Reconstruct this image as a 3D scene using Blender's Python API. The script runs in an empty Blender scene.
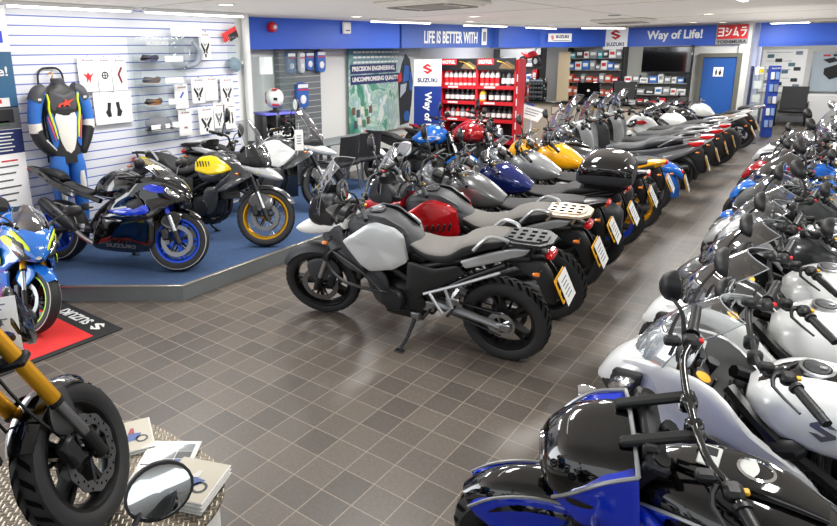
import bpy, math, random
from math import sin, cos, pi, radians, sqrt, atan2
from mathutils import Matrix, Vector, Euler
random.seed(7)
SC = bpy.context.scene
COL = SC.collection

# ------------------------------------------------------------------ materials
def lin(c):
    return tuple((x / 12.92 if x <= 0.04045 else ((x + 0.055) / 1.055) ** 2.4) for x in c)
def hexc(h):
    return lin(tuple(int(h[i:i + 2], 16) / 255 for i in (0, 2, 4)))
MATS = {}
def mat(name, col='808080', rough=0.5, metal=0.0, coat=0.0, spec=0.5, emit=None, estr=1.0, bump=0.0, bscale=60.0, vary=0.0, vscale=8.0, flake=0.0):
    if name in MATS:
        return MATS[name]
    m = bpy.data.materials.new(name)
    m.use_nodes = True
    nt = m.node_tree
    b = nt.nodes['Principled BSDF']
    c = hexc(col) if isinstance(col, str) else col
    b.inputs['Base Color'].default_value = (*c, 1)
    b.inputs['Roughness'].default_value = rough
    b.inputs['Metallic'].default_value = metal
    b.inputs['Coat Weight'].default_value = coat
    b.inputs['Coat Roughness'].default_value = 0.04
    b.inputs['Specular IOR Level'].default_value = spec
    if emit is not None:
        b.inputs['Emission Color'].default_value = (*hexc(emit), 1)
        b.inputs['Emission Strength'].default_value = estr
    tc = nt.nodes.new('ShaderNodeTexCoord')
    if vary > 0 or flake > 0:
        n = nt.nodes.new('ShaderNodeTexNoise')
        n.inputs['Scale'].default_value = vscale if vary > 0 else 900
        n.inputs['Detail'].default_value = 4
        nt.links.new(tc.outputs['Object'], n.inputs['Vector'])
        a = vary if vary > 0 else flake
        mx = nt.nodes.new('ShaderNodeMix'); mx.data_type = 'RGBA'
        mx.inputs['A'].default_value = (*[x * (1 - a) for x in c], 1)
        mx.inputs['B'].default_value = (*[min(1, x * (1 + a)) for x in c], 1)
        nt.links.new(n.outputs['Fac'], mx.inputs['Factor'])
        nt.links.new(mx.outputs['Result'], b.inputs['Base Color'])
    if bump > 0:
        n = nt.nodes.new('ShaderNodeTexNoise')
        n.inputs['Scale'].default_value = bscale
        n.inputs['Detail'].default_value = 3
        nt.links.new(tc.outputs['Object'], n.inputs['Vector'])
        bp = nt.nodes.new('ShaderNodeBump')
        bp.inputs['Strength'].default_value = bump
        bp.inputs['Distance'].default_value = 0.004
        nt.links.new(n.outputs['Fac'], bp.inputs['Height'])
        nt.links.new(bp.outputs['Normal'], b.inputs['Normal'])
    MATS[name] = m
    return m
def glass(name, col='ffffff', refl=0.12, tint=0.9, rough=0.02, graz=.75):
    if name in MATS:
        return MATS[name]
    m = bpy.data.materials.new(name); m.use_nodes = True
    nt = m.node_tree; nt.nodes.clear()
    o = nt.nodes.new('ShaderNodeOutputMaterial')
    t = nt.nodes.new('ShaderNodeBsdfTransparent')
    g = nt.nodes.new('ShaderNodeBsdfGlossy')
    f = nt.nodes.new('ShaderNodeLayerWeight'); f.inputs['Blend'].default_value = 0.35
    ad = nt.nodes.new('ShaderNodeMath'); ad.operation = 'MULTIPLY_ADD'
    ad.inputs[1].default_value = graz; ad.inputs[2].default_value = refl
    ad.use_clamp = True
    mx = nt.nodes.new('ShaderNodeMixShader')
    c = hexc(col)
    t.inputs['Color'].default_value = (*[x * tint for x in c], 1)
    g.inputs['Color'].default_value = (0.9, 0.9, 0.92, 1); g.inputs['Roughness'].default_value = rough
    nt.links.new(f.outputs['Facing'], ad.inputs[0])
    nt.links.new(ad.outputs[0], mx.inputs[0])
    nt.links.new(t.outputs[0], mx.inputs[1]); nt.links.new(g.outputs[0], mx.inputs[2])
    nt.links.new(mx.outputs[0], o.inputs['Surface'])
    MATS[name] = m
    return m

BLACKP = mat('black_plastic', '17181a', 0.45, bump=0.15, bscale=300)
DARKP = mat('dark_grey_plastic', '34363a', 0.5, bump=0.15, bscale=300)
GREYP = mat('grey_plastic', '5a5c60', 0.5)
RUBBER = mat('tyre_rubber', '2e2e30', 0.6, spec=0.35, bump=0.1, bscale=150)
GROOVE = mat('tyre_groove', '0b0b0c', 0.95, spec=.1)
STEEL = mat('brushed_steel', 'b9bbbe', 0.28, 1.0)
CHROME = mat('chrome', 'e4e6e8', 0.06, 1.0)
ALLOY = mat('cast_alloy', '9a9c9f', 0.38, 0.9)
DALLOY = mat('dark_alloy', '3c3d40', 0.42, 0.8)
ENG = mat('engine_black', '232426', 0.4, 0.5, bump=0.1, bscale=120)
FRAMEB = mat('frame_black', '19191b', 0.35, 0.3)
GOLD = mat('gold_anodised', 'eeac28', 0.34, 0.6)
GLOSSB = mat('gloss_black', '060608', 0.08, coat=1.0)
SEATB = mat('black_vinyl', '1c1c1e', 0.6, bump=0.2, bscale=400)
SEATG = mat('grey_vinyl', '6a6763', 0.65, bump=0.25, bscale=400)
CLEAR = glass('clear_screen', 'dfe3e6', 0.10, 0.92)
SMOKE = glass('smoked_screen', '6b6560', 0.10, 0.6)
LENS = glass('lamp_lens', 'ffffff', 0.18, 0.95)
MIRRORG = mat('mirror_glass', 'dfe4e8', 0.02, 1.0)
REFL = mat('lamp_reflector', 'd8dadc', 0.12, 0.95)
AMBER = mat('amber_lens', 'c4660c', 0.2, coat=0.6)
REDL = mat('red_lens', 'c21018', 0.15, coat=0.8, emit='c21018', estr=0.15)
PLATEY = mat('number_plate_yellow', 'f0b21c', 0.4)
PAPER = mat('white_paper', 'f2f2ef', 0.7)
PRINT = mat('grey_print', '8b93a5', 0.8)
WHITE = mat('white_paint', 'eeeeec', 0.45)
SILVERP = mat('silver_paint', 'b4b7ba', 0.28, 0.55, coat=0.6)
DIAL = mat('dial_face', '22252b', 0.2, coat=1.0)
DIALW = mat('dial_pale', 'c9cdc9', 0.3, coat=0.5)
REDB = mat('red_switch', 'd2232a', 0.4)
YELB = mat('yellow_switch', 'f2b01e', 0.4)

# ------------------------------------------------------------------ mesh builder
def catmull(pts, k, closed=False):
    n = len(pts)
    if k <= 1 or n < 3:
        return [tuple(p) for p in pts]
    out = []
    rng = range(n) if closed else range(n - 1)
    for i in rng:
        p1, p2 = pts[i], pts[(i + 1) % n]
        p0 = pts[(i - 1) % n] if (closed or i > 0) else [2 * a - b for a, b in zip(p1, p2)]
        p3 = pts[(i + 2) % n] if (closed or i + 2 < n) else [2 * b - a for a, b in zip(p1, p2)]
        for j in range(k):
            t = j / k
            out.append(tuple(0.5 * (2 * b + (c - a) * t + (2 * a - 5 * b + 4 * c - d) * t * t + (3 * b - a - 3 * c + d) * t ** 3)
                             for a, b, c, d in zip(p0, p1, p2, p3)))
    if not closed:
        out.append(tuple(pts[-1]))
    return out

class MB:
    def __init__(self):
        self.v = []; self.f = []; self.mi = []; self.T = None; self.sides = (1, -1)
    def add(self, vs, fs, m=0):
        o = len(self.v)
        if self.T is not None:
            vs = [tuple(self.T @ Vector(p)) for p in vs]
        self.v.extend([tuple(p) for p in vs])
        for i, f in enumerate(fs):
            self.f.append([o + a for a in f])
            self.mi.append(m[i] if isinstance(m, list) else m)
        return self
    def box(self, c, s, m=0, b=0.0, rot=None):
        x, y, z = s[0] / 2, s[1] / 2, s[2] / 2
        b = min(b, x * .98, y * .98, z * .98)
        if b <= 0:
            vs = [(sx * x, sy * y, sz * z) for sx in (-1, 1) for sy in (-1, 1) for sz in (-1, 1)]
            fs = [(0, 1, 3, 2), (4, 6, 7, 5), (0, 4, 5, 1), (2, 3, 7, 6), (0, 2, 6, 4), (1, 5, 7, 3)]
        else:
            vs = []; idx = {}
            for sx in (-1, 1):
                for sy in (-1, 1):
                    for sz in (-1, 1):
                        for ax in range(3):
                            p = [sx * (x - b), sy * (y - b), sz * (z - b)]
                            p[ax] = (sx * x, sy * y, sz * z)[ax]
                            idx[(sx, sy, sz, ax)] = len(vs); vs.append(tuple(p))
            fs = []
            for ax in range(3):
                o1, o2 = [a for a in range(3) if a != ax]
                for s_ in (-1, 1):
                    q = []
                    for a, c_ in ((-1, -1), (1, -1), (1, 1), (-1, 1)):
                        k = [0, 0, 0]; k[ax] = s_; k[o1] = a; k[o2] = c_
                        q.append(idx[(k[0], k[1], k[2], ax)])
                    fs.append(q)
                for a in (-1, 1):
                    for c_ in (-1, 1):
                        q = []
                        for e, w in ((-1, o1), (-1, o2), (1, o2), (1, o1)):
                            k = [0, 0, 0]; k[ax] = e; k[o1] = a; k[o2] = c_
                            q.append(idx[(k[0], k[1], k[2], w)])
                        fs.append(q)
            for sx in (-1, 1):
                for sy in (-1, 1):
                    for sz in (-1, 1):
                        fs.append([idx[(sx, sy, sz, a)] for a in range(3)])
            # orient outwards
            of = []
            for f in fs:
                a, b_, c2 = (Vector(vs[f[i]]) for i in range(3))
                nrm = (b_ - a).cross(c2 - a)
                cen = sum((Vector(vs[i]) for i in f), Vector()) / len(f)
                of.append(list(f) if nrm.dot(cen) > 0 else list(f)[::-1])
            fs = of
        M = Matrix.Translation(c)
        if rot:
            M = M @ Euler(rot).to_matrix().to_4x4()
        return self.add([M @ Vector(p) for p in vs], fs, m)
    def tube(self, pts, r, n=8, m=0, k=1, cap=True):
        pr = [tuple(p) + ((r[i] if isinstance(r, (list, tuple)) else r),) for i, p in enumerate(pts)]
        pr = catmull(pr, k)
        P = [Vector(p[:3]) for p in pr]; R = [p[3] for p in pr]
        d = (P[1] - P[0]).normalized()
        u = d.cross(Vector((0, 0, 1)))
        if u.length < 0.1: u = d.cross(Vector((0, 1, 0)))
        u.normalize()
        vs = []
        for i, p in enumerate(P):
            if i == 0: t = P[1] - P[0]
            elif i == len(P) - 1: t = P[-1] - P[-2]
            else: t = (P[i + 1] - P[i]).normalized() + (P[i] - P[i - 1]).normalized()
            t.normalize()
            u = (u - t * u.dot(t)).normalized(); w = t.cross(u)
            for j in range(n):
                a = 2 * pi * j / n
                vs.append(p + (u * cos(a) + w * sin(a)) * R[i])
        fs = []
        for i in range(len(P) - 1):
            for j in range(n):
                j2 = (j + 1) % n
                fs.append((i * n + j, i * n + j2, (i + 1) * n + j2, (i + 1) * n + j))
        if cap:
            fs.append(tuple(range(n))[::-1]); fs.append(tuple((len(P) - 1) * n + j for j in range(n)))
        return self.add(vs, fs, m)
    def lathe(self, prof, c=(0, 0, 0), axis=(0, 1, 0), n=32, m=0, closed=False, wob=None):
        """prof: (radius, height along axis)."""
        A = Vector(axis).normalized()
        u = A.cross(Vector((1, 0, 0)))
        if u.length < 0.1: u = A.cross(Vector((0, 0, 1)))
        u.normalize(); w = A.cross(u); C = Vector(c)
        vs = []
        for r, h in prof:
            for j in range(n):
                a = 2 * pi * j / n
                rr = r + (wob(a) if wob else 0)
                vs.append(C + A * h + (u * cos(a) + w * sin(a)) * rr)
        fs = []; k = len(prof); ms = []
        for i in range(k if closed else k - 1):
            i2 = (i + 1) % k
            for j in range(n):
                j2 = (j + 1) % n
                fs.append((i * n + j, i * n + j2, i2 * n + j2, i2 * n + j))
                ms.append(m[i] if isinstance(m, list) else m)
        if not closed:
            if prof[0][0] > 1e-5: fs.append(tuple(range(n))[::-1]); ms.append(m[0] if isinstance(m, list) else m)
            if prof[-1][0] > 1e-5: fs.append(tuple((k - 1) * n + j for j in range(n))); ms.append(m[-1] if isinstance(m, list) else m)
        return self.add(vs, fs, ms)
    def loft(self, secs, n=20, m=0, k=3, mf=None, caps=True):
        """secs: (x, zb, zt, hw, e, tap, y). cross-section superellipse in the YZ plane at x."""
        S = [tuple(s) + (2.4, 0.0, 0.0)[len(s) - 4:] for s in secs]
        S = catmull(S, k)
        vs = []
        for x, zb, zt, hw, e, tap, yc in S:
            zc = (zb + zt) / 2; hh = max((zt - zb) / 2, 0.002); hw = max(hw, 0.002)
            for j in range(n):
                a = 2 * pi * j / n
                cy = math.copysign(abs(cos(a)) ** (2 / e), cos(a)); sz = math.copysign(abs(sin(a)) ** (2 / e), sin(a))
                vs.append((x, yc + hw * cy * (1 + tap * sz), zc + hh * sz))
        fs = []
        for i in range(len(S) - 1):
            for j in range(n):
                j2 = (j + 1) % n
                fs.append((i * n + j, i * n + j2, (i + 1) * n + j2, (i + 1) * n + j))
        if caps:
            fs.append(tuple(range(n))[::-1]); fs.append(tuple((len(S) - 1) * n + j for j in range(n)))
        if S[0][0] < S[-1][0]:
            pass
        else:
            fs = [tuple(f)[::-1] for f in fs]
        ms = m
        if mf:
            ms = []
            for f in fs:
                a, b, c = (Vector(vs[f[q]]) for q in (0, 1, 2))
                nn = (b - a).cross(c - a); nn = nn.normalized() if nn.length > 1e-9 else Vector((1, 0, 0))
                ms.append(mf((a + c) / 2, nn))
        return self.add(vs, fs, ms)
    def panel(self, pts, bulge=0.02, m=0, mirror=True, k=3, thick=0.012, side=1, mf=None, sharp=False):
        """bulged shell over an outline of (x, y, z) points, y outward positive; mirrored to -y."""
        if sharp:
            P = []
            for i in range(len(pts)):
                a, p, c_ = pts[i - 1], pts[i], pts[(i + 1) % len(pts)]
                for q, t in ((a, .12), (p, 0), (c_, .12)):
                    P.append(tuple(p[j] + (q[j] - p[j]) * t - (0 if t else (2 * p[j] - a[j] - c_[j]) * .03) for j in range(3)))
        else:
            P = catmull(pts, k, True)
        n = len(P)
        c = [sum(p[i] for p in P) / n for i in range(3)]
        vs = []; fs = []
        sc = [(1.0, -1), (1.0, 0), (0.96, .3), (0.8, .62), (0.5, .88)]
        for s, g in sc:
            for p in P:
                y = c[1] + (p[1] - c[1]) * s + (bulge * g if g >= 0 else -thick)
                vs.append((c[0] + (p[0] - c[0]) * s, y, c[2] + (p[2] - c[2]) * s))
        vs.append((c[0], c[1] + bulge, c[2]))
        for i in range(len(sc) - 1):
            for j in range(n):
                j2 = (j + 1) % n
                fs.append((i * n + j, i * n + j2, (i + 1) * n + j2, (i + 1) * n + j))
        L = (len(sc) - 1) * n
        for j in range(n):
            fs.append((L + j, L + (j + 1) % n, len(vs) - 1))
        area = sum(P[j][0] * P[(j + 1) % n][2] - P[(j + 1) % n][0] * P[j][2] for j in range(n))
        if area > 0: fs = [tuple(f)[::-1] for f in fs]
        ms = m
        if mf:
            ms = [mf(*[sum(vs[i][q] for i in f) / len(f) for q in range(3)]) for f in fs]
        if (side > 0 and not mirror) or (mirror and 1 in self.sides):
            self.add(vs, fs, ms)
        if (side < 0 and not mirror) or (mirror and -1 in self.sides):
            self.add([(x, -y, z) for x, y, z in vs], [tuple(f)[::-1] for f in fs], ms)
        return self
    def sheet(self, fn, nu, nv, m=0, thick=0.0):
        vs = [fn(i / nu, j / nv) for j in range(nv + 1) for i in range(nu + 1)]
        fs = [(j * (nu + 1) + i, j * (nu + 1) + i + 1, (j + 1) * (nu + 1) + i + 1, (j + 1) * (nu + 1) + i) for j in range(nv) for i in range(nu)]
        return self.add(vs, fs, m)
    def arc_shell(self, cx, cz, R, w, a0, a1, th=0.006, m=0, n=14, drop=0.03, nw=6, yc=0.0):
        """curved mudguard over a wheel; angles in degrees from +x, counterclockwise in XZ."""
        vs = []; N = nw + 1
        for lay in (0, 1):
            for i in range(n + 1):
                t = i / n; a = radians(a0 + (a1 - a0) * t)
                for j in range(N):
                    u = -1 + 2 * j / nw
                    r = R - drop * abs(u) ** 2.5 - (th if lay else 0)
                    ww = w / 2 * (1 - 0.25 * (abs(2 * t - 1)) ** 4) - (0.003 if lay else 0)
                    vs.append((cx + r * cos(a), yc + u * ww, cz + r * sin(a)))
        fs = []; O = (n + 1) * N
        for i in range(n):
            for j in range(nw):
                q = (i * N + j, i * N + j + 1, (i + 1) * N + j + 1, (i + 1) * N + j)
                fs.append(q); fs.append(tuple(O + x for x in q)[::-1])
        for i in range(n):
            for j in (0, nw):
                q = (i * N + j, (i + 1) * N + j, O + (i + 1) * N + j, O + i * N + j)
                fs.append(q if j == 0 else q[::-1])
        for j in range(nw):
            for i in (0, n):
                q = (i * N + j, O + i * N + j, O + i * N + j + 1, i * N + j + 1)
                fs.append(q if i == 0 else q[::-1])
        return self.add(vs, fs, m)
    def prism(self, poly, y0, y1, m=0, axis='y'):
        """extrude polygon ((a, b) pairs) along an axis. axis y: (x,z); z: (x,y); x: (y,z)."""
        n = len(poly)
        def P(a, b, h):
            return {'y': (a, h, b), 'z': (a, b, h), 'x': (h, a, b)}[axis]
        vs = [P(a, b, y0) for a, b in poly] + [P(a, b, y1) for a, b in poly]
        fs = [tuple(range(n)), tuple(range(n, 2 * n))[::-1]]
        for j in range(n):
            j2 = (j + 1) % n
            fs.append((j, n + j, n + j2, j2))
        area = sum(poly[j][0] * poly[(j + 1) % n][1] - poly[(j + 1) % n][0] * poly[j][1] for j in range(n))
        flip = (area > 0) != (axis == 'y')
        if (y1 > y0) != flip: fs = fs
        else: fs = [f[::-1] for f in fs]
        if axis in ('z', 'x'):
            fs = [f[::-1] for f in fs] if area > 0 and False else fs
        return self.add(vs, fs, m)
    def mesh(self, name, mats, smooth=True, ang=38):
        me = bpy.data.meshes.new(name)
        me.from_pydata(self.v, [], self.f)
        for mm in mats: me.materials.append(mm)
        me.polygons.foreach_set('material_index', self.mi)
        me.polygons.foreach_set('use_smooth', [smooth] * len(self.f))
        me.update()
        if smooth:
            try: me.set_sharp_from_angle(angle=radians(ang))
            except Exception: pass
        return me

CACHE = {}
def part(name, fn, mats, parent=None, key=None, label=None, loc=None, smooth=True, ang=38):
    if not isinstance(mats, (list, tuple)): mats = [mats]
    kk = None
    if key is not None:
        kk = (name, key, tuple(m.name for m in mats))
    if kk is not None and kk in CACHE:
        me = CACHE[kk]
    else:
        b = MB(); fn(b)
        me = b.mesh(name, mats, smooth, ang)
        if kk is not None: CACHE[kk] = me
    o = bpy.data.objects.new(name, me)
    COL.objects.link(o)
    if parent is not None: o.parent = parent
    if loc is not None: o.location = loc
    if label: o['label'] = label
    return o
def part2(name, fn, mats, parent=None, key=None, label=None):
    """a left and a right copy of a mirrored part, each its own mesh."""
    for s in (1, -1):
        def f1(b, s=s):
            b.sides = (s,); fn(b)
        part(name, f1, mats, parent, (key, s) if key is not None else None, label)
def tag(o, label, cat, group=None):
    o['label'] = label; o['category'] = cat
    if group: o['group'] = group
    return o
ORD = ('first', 'second', 'third', 'fourth', 'fifth', 'sixth', 'seventh', 'eighth', 'ninth', 'tenth')
def thing(name, label, cat, loc=(0, 0, 0), rot=(0, 0, 0), group=None):
    o = bpy.data.objects.new(name, None); COL.objects.link(o)
    o.empty_display_size = 0.1
    o.location = loc; o.rotation_euler = rot
    return tag(o, label, cat, group)
def struct(name, fn, mats, smooth=False):
    o = part(name, fn, mats, smooth=smooth)
    o['kind'] = 'structure'
    return o
def basis(o, right, up):
    """matrix whose +x is right, +y is up, +z the facing normal."""
    r = Vector(right).normalized(); u = Vector(up).normalized(); n = r.cross(u).normalized()
    M = Matrix(((r.x, u.x, n.x, o[0]), (r.y, u.y, n.y, o[1]), (r.z, u.z, n.z, o[2]), (0, 0, 0, 1)))
    return M
TEXTC = {}
def text_mesh(s, w, h, mt, depth=0.004, bold=0.0, keep=False, shear=0.0):
    k = (s, round(w, 4), round(h, 4), mt.name, depth, bold, keep, shear)
    if k in TEXTC: return TEXTC[k]
    cu = bpy.data.curves.new('lettering', 'FONT')
    cu.body = s; cu.align_x = 'CENTER'; cu.align_y = 'CENTER'; cu.extrude = 0.02; cu.offset = bold; cu.shear = shear
    cu.resolution_u = 3
    o = bpy.data.objects.new('lettering', cu); COL.objects.link(o)
    dg = bpy.context.evaluated_depsgraph_get(); dg.update()
    me = bpy.data.meshes.new_from_object(o.evaluated_get(dg))
    bpy.data.objects.remove(o); bpy.data.curves.remove(cu)
    if len(me.vertices):
        xs = [v.co.x for v in me.vertices]; ys = [v.co.y for v in me.vertices]
        x0, x1, y0, y1 = min(xs), max(xs), min(ys), max(ys)
        sx = w / max(x1 - x0, 1e-6); sy = h / max(y1 - y0, 1e-6)
        if keep: sx = sy = min(sx, sy)
        for v in me.vertices:
            v.co = ((v.co.x - (x0 + x1) / 2) * sx, (v.co.y - (y0 + y1) / 2) * sy, depth if v.co.z > 0 else 0)
    me.materials.clear(); me.materials.append(mt)
    TEXTC[k] = me
    return me
def text(s, w, h, mt, M, parent=None, name='lettering', depth=0.004, bold=0.0, keep=False, shear=0.0):
    o = bpy.data.objects.new(name, text_mesh(s, w, h, mt, depth, bold, keep, shear))
    COL.objects.link(o)
    if parent is not None:
        o.parent = parent
    o.matrix_local = M
    return o
def s_logo(b, M, h, m=0, d=0.004):
    """angular S emblem, height h, on the local xy plane of M."""
    P = [(-.02, 1.0), (-1.0, .36), (-1.0, .12), (.18, -.42), (-.28, -.66), (-.62, -.44), (-1.0, -.44)]
    P = [(0.0, .98), (-.92, .42), (-.92, .16), (.30, -.36), (.0, -.52), (-.34, -.36), (-.92, -.36)]
    Q = P + [(-x, -y) for x, y in P]
    old = b.T
    b.T = M if old is None else old @ M
    b.prism([(x * h / 2, y * h / 2) for x, y in Q], 0, d, m, axis='z')
    b.T = old

def turn_front(root, xf, R, rake, deg, names):
    """turn the front end about the steering axis."""
    if not deg: return
    A = Vector((xf - .015, 0, R)); U = Vector((-sin(radians(rake)), 0, cos(radians(rake))))
    M = Matrix.Translation(A) @ Matrix.Rotation(radians(deg), 4, U) @ Matrix.Translation(-A)
    for o in root.children:
        if o.name.split('.')[0] in names:
            o.matrix_local = M @ Matrix.Translation(o.location)
FRONT = {'front_wheel', 'fork_leg', 'brake_caliper', 'fork_yoke', 'front_mudguard', 'handlebar'}
def top_at(secs, x):
    S = catmull([tuple(s[:4]) for s in secs], 6)
    best = None
    for a, b in zip(S, S[1:]):
        lo, hi = min(a[0], b[0]), max(a[0], b[0])
        if lo <= x <= hi and hi > lo:
            t = (x - a[0]) / (b[0] - a[0]); z = a[2] + (b[2] - a[2]) * t; w = a[3] + (b[3] - a[3]) * t
            best = (z, w)
    return best or (secs[0][2], secs[0][3])
# ------------------------------------------------------------------ motorcycle parts (x forward, y left, z up, rear tyre contact at the origin)
DISC = mat('brake_disc_steel', '85878a', .32, .9)
def f_tyre(R, w, rr, n, grooves):
    def fn(b):
        h = R - rr
        pr = [(rr - .006, -w * .36), (rr + h * .18, -w * .46), (rr + h * .5, -w * .5), (rr + h * .78, -w * .44), (R - .012, -w * .27), (R - .002, -w * .1)]
        pr = pr + [(r, -y) for r, y in pr[::-1]]
        b.lathe(pr, n=n, m=0, closed=True)
        if grooves:
            for i in range(grooves):
                for s in (-1, 1):
                    a0 = 2 * pi * (i + (.5 if s > 0 else 0)) / grooves
                    st = [(.02, R - .0005), (.16, R - .0035), (.27, R - .0105), (.37, rr + h * .86)]
                    wd = 2 * pi / grooves * .17
                    q = []
                    for j, (u, r) in enumerate(st):
                        a = a0 + j * .05
                        for e in (-1, 1):
                            q.append(((r + .0022) * cos(a + e * wd), s * u * w, (r + .0022) * sin(a + e * wd)))
                    b.add(q, [(2 * j, 2 * j + 1, 2 * j + 3, 2 * j + 2) for j in range(3)], 1)
    return fn
def f_rim(rr, w, ns, style, n, stripe):
    def fn(b):
        b.lathe([(rr + .004, -w * .4), (rr + .004, -w * .36), (rr - .014, -w * .3), (rr - .03, -w * .1), (rr - .03, w * .1), (rr - .014, w * .3), (rr + .004, w * .36), (rr + .004, w * .4), (rr - .012, w * .4), (rr - .036, w * .12), (rr - .036, -w * .12), (rr - .012, -w * .4)], n=n, closed=True, m=0)
        if stripe:
            for s in (-1, 1):
                b.lathe([(rr + .005, s * (w * .4 + .003)), (rr - .007, s * (w * .4 + .003)), (rr - .007, s * w * .4), (rr + .005, s * w * .4)], n=n, m=1, closed=True)
        hb = w * .45
        b.lathe([(.018, -hb - .02), (.04, -hb), (.036, -hb * .4), (.036, hb * .4), (.04, hb), (.018, hb + .02)], n=16, m=0)
        b.lathe([(.012, -hb - .045), (.012, hb + .045)], n=10, m=2)
        R1 = rr - .028
        if style == 'wire':
            for i in range(ns):
                for s in (-1, 1):
                    a = 2 * pi * (i + (.25 if s > 0 else 0)) / ns
                    a2 = a + (.45 if i % 2 else -.45)
                    b.tube([(.04 * cos(a), s * hb, .04 * sin(a)), (R1 * cos(a2), s * w * .05, R1 * sin(a2))], .0024, 4, 2, cap=False)
        else:
            for i in range(ns):
                a = 2 * pi * i / ns
                fork_ = [(0, 0)] if style == 'cast' else [(-.13, 1), (.13, 1)]
                for da, _ in fork_:
                    a2 = a + da
                    p0 = Vector((.03 * cos(a), 0, .03 * sin(a))); p1 = Vector((R1 * cos(a2), 0, R1 * sin(a2)))
                    d = (p1 - p0).normalized(); t = Vector((-d.z, 0, d.x))
                    w0, w1 = (.02, .012) if style == 'cast' else (.013, .009)
                    q = []
                    for p, ww, yy in ((p0, w0, hb * .8), (p0.lerp(p1, .55), (w0 + w1) / 2, hb * .55), (p1, w1, w * .2)):
                        for e, f in ((-1, -1), (1, -1), (1, 1), (-1, 1)):
                            q.append(p + t * e * ww + Vector((0, f * yy, 0)))
                    fs = []
                    for j in (0, 4):
                        for e in range(4):
                            e2 = (e + 1) % 4
                            fs.append((j + e, j + e2, j + 4 + e2, j + 4 + e))
                    b.add(q, fs, 0)
    return fn
def f_disc(r, y, n, holes):
    def fn(b):
        wob = (lambda a: .004 * sin(a * 10)) if holes else None
        b.lathe([(r, y - .0025), (r, y + .0025), (r * .72, y + .0025), (r * .72, y - .0025)], n=n * 2 if holes else n, m=0, closed=True, wob=wob)
        for i in range(5):
            a = 2 * pi * i / 5 + .3
            b.tube([(.03 * cos(a), y, .03 * sin(a)), (r * .76 * cos(a + .25), y, r * .76 * sin(a + .25))], [.012, .006], 6, 1)
        if holes:
            for i in range(30):
                a = 2 * pi * i / 30
                rr = r * (.8 + .06 * (i % 3))
                for s in (-1, 1):
                    b.lathe([(0, y + s * .0032), (.0058, y + s * .0032)], c=(rr * cos(a), 0, rr * sin(a)), n=8, m=2)
    return fn
def wheel(root, nm, x, R, w, rr, ns, style, rim, q, discs, stripe=None, grooves=0, line=None, holes=False, ang=0.0):
    n = (20, 28, 48, 64)[q]
    k = (R, w, rr, ns, style, q, bool(stripe), grooves, bool(line))
    o = part(nm, f_rim(rr, w, ns, style, n, stripe is not None), [rim, stripe or rim, STEEL], root, key=k, loc=(x, 0, R))
    def ft(b):
        f_tyre(R, w, rr, n, grooves)(b)
        if line:
            for s in (-1, 1):
                h = R - rr
                b.lathe([(R - h * .22, s * w * .452), (R - h * .29, s * w * .483), (R - h * .29, s * w * .45), (R - h * .22, s * w * .43)], n=n, m=2, closed=True)
    part('tyre', ft, [RUBBER, GROOVE, line or RUBBER], o, key=k)
    for r, y in discs:
        part('brake_disc', f_disc(r, y, n, holes), [DISC, DALLOY, GROOVE], o, key=(r, y, n, holes))
    return o
def fork(root, xf, R, rake, L, q, usd, upM, lowM, gap=.1, key=None, boots=False):
    n = (6, 8, 12, 16)[q]
    s_, c_ = sin(radians(rake)), cos(radians(rake))
    for s in (1, -1):
        def fn(b, s=s):
            A = Vector((xf + .02, s * gap, R)); U = Vector((-s_, 0, c_))
            P = lambda t: tuple(A + U * t)
            if usd:
                b.tube([P(.09), P(L * .52)], .0215, n, 1)
                b.tube([P(L * .42), P(L)], .029, n, 0)
                b.tube([P(L * .40), P(L * .43)], .032, n, 2)
                b.tube([P(-.03), P(.1)], [.024, .03], n, 2)
            else:
                b.tube([P(-.03), P(.04), P(L * .5)], [.022, .03, .028], n, 1)
                b.tube([P(L * .48), P(L)], .021, n, 0)
                b.tube([P(L * .47), P(L * .5)], .031, n, 2)
            b.tube([(xf, s * gap, R), (xf, s * .02, R)], .016, 8, 2)
        part('fork_leg', fn, [upM, lowM, BLACKP], root, key=(key, xf, R, rake, L, q, usd, gap, s))
        def fc(b, s=s):
            c = (xf - .115, s * (gap - .015), R + .06)
            b.box(c, (.07, .055, .12), 0, .012, rot=(0, radians(-20), 0))
            b.tube([(c[0], c[1], c[2] + .05), (xf - .22, s * .07, R + .3), (xf - .3, s * .05, R + .55)], .006, 5, 1, k=3)
        if q > 0: part('brake_caliper', fc, [DALLOY, BLACKP], root, key=(key, xf, R, gap, s))
    def ft(b):
        A = Vector((xf + .02, 0, R)); U = Vector((-s_, 0, c_))
        for t in (L * .74, L * .97):
            p = A + U * t
            b.box(p, (.07, gap * 2 + .08, .035), 0, .01, rot=(0, radians(-rake), 0))
        b.tube([tuple(A + U * L * .7 + Vector((-.045, 0, 0))), tuple(A + U * L + Vector((-.045, 0, 0)))], .025, 8, 0)
    part('fork_yoke', ft, DALLOY, root, key=(key, xf, R, rake, L, gap))
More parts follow.
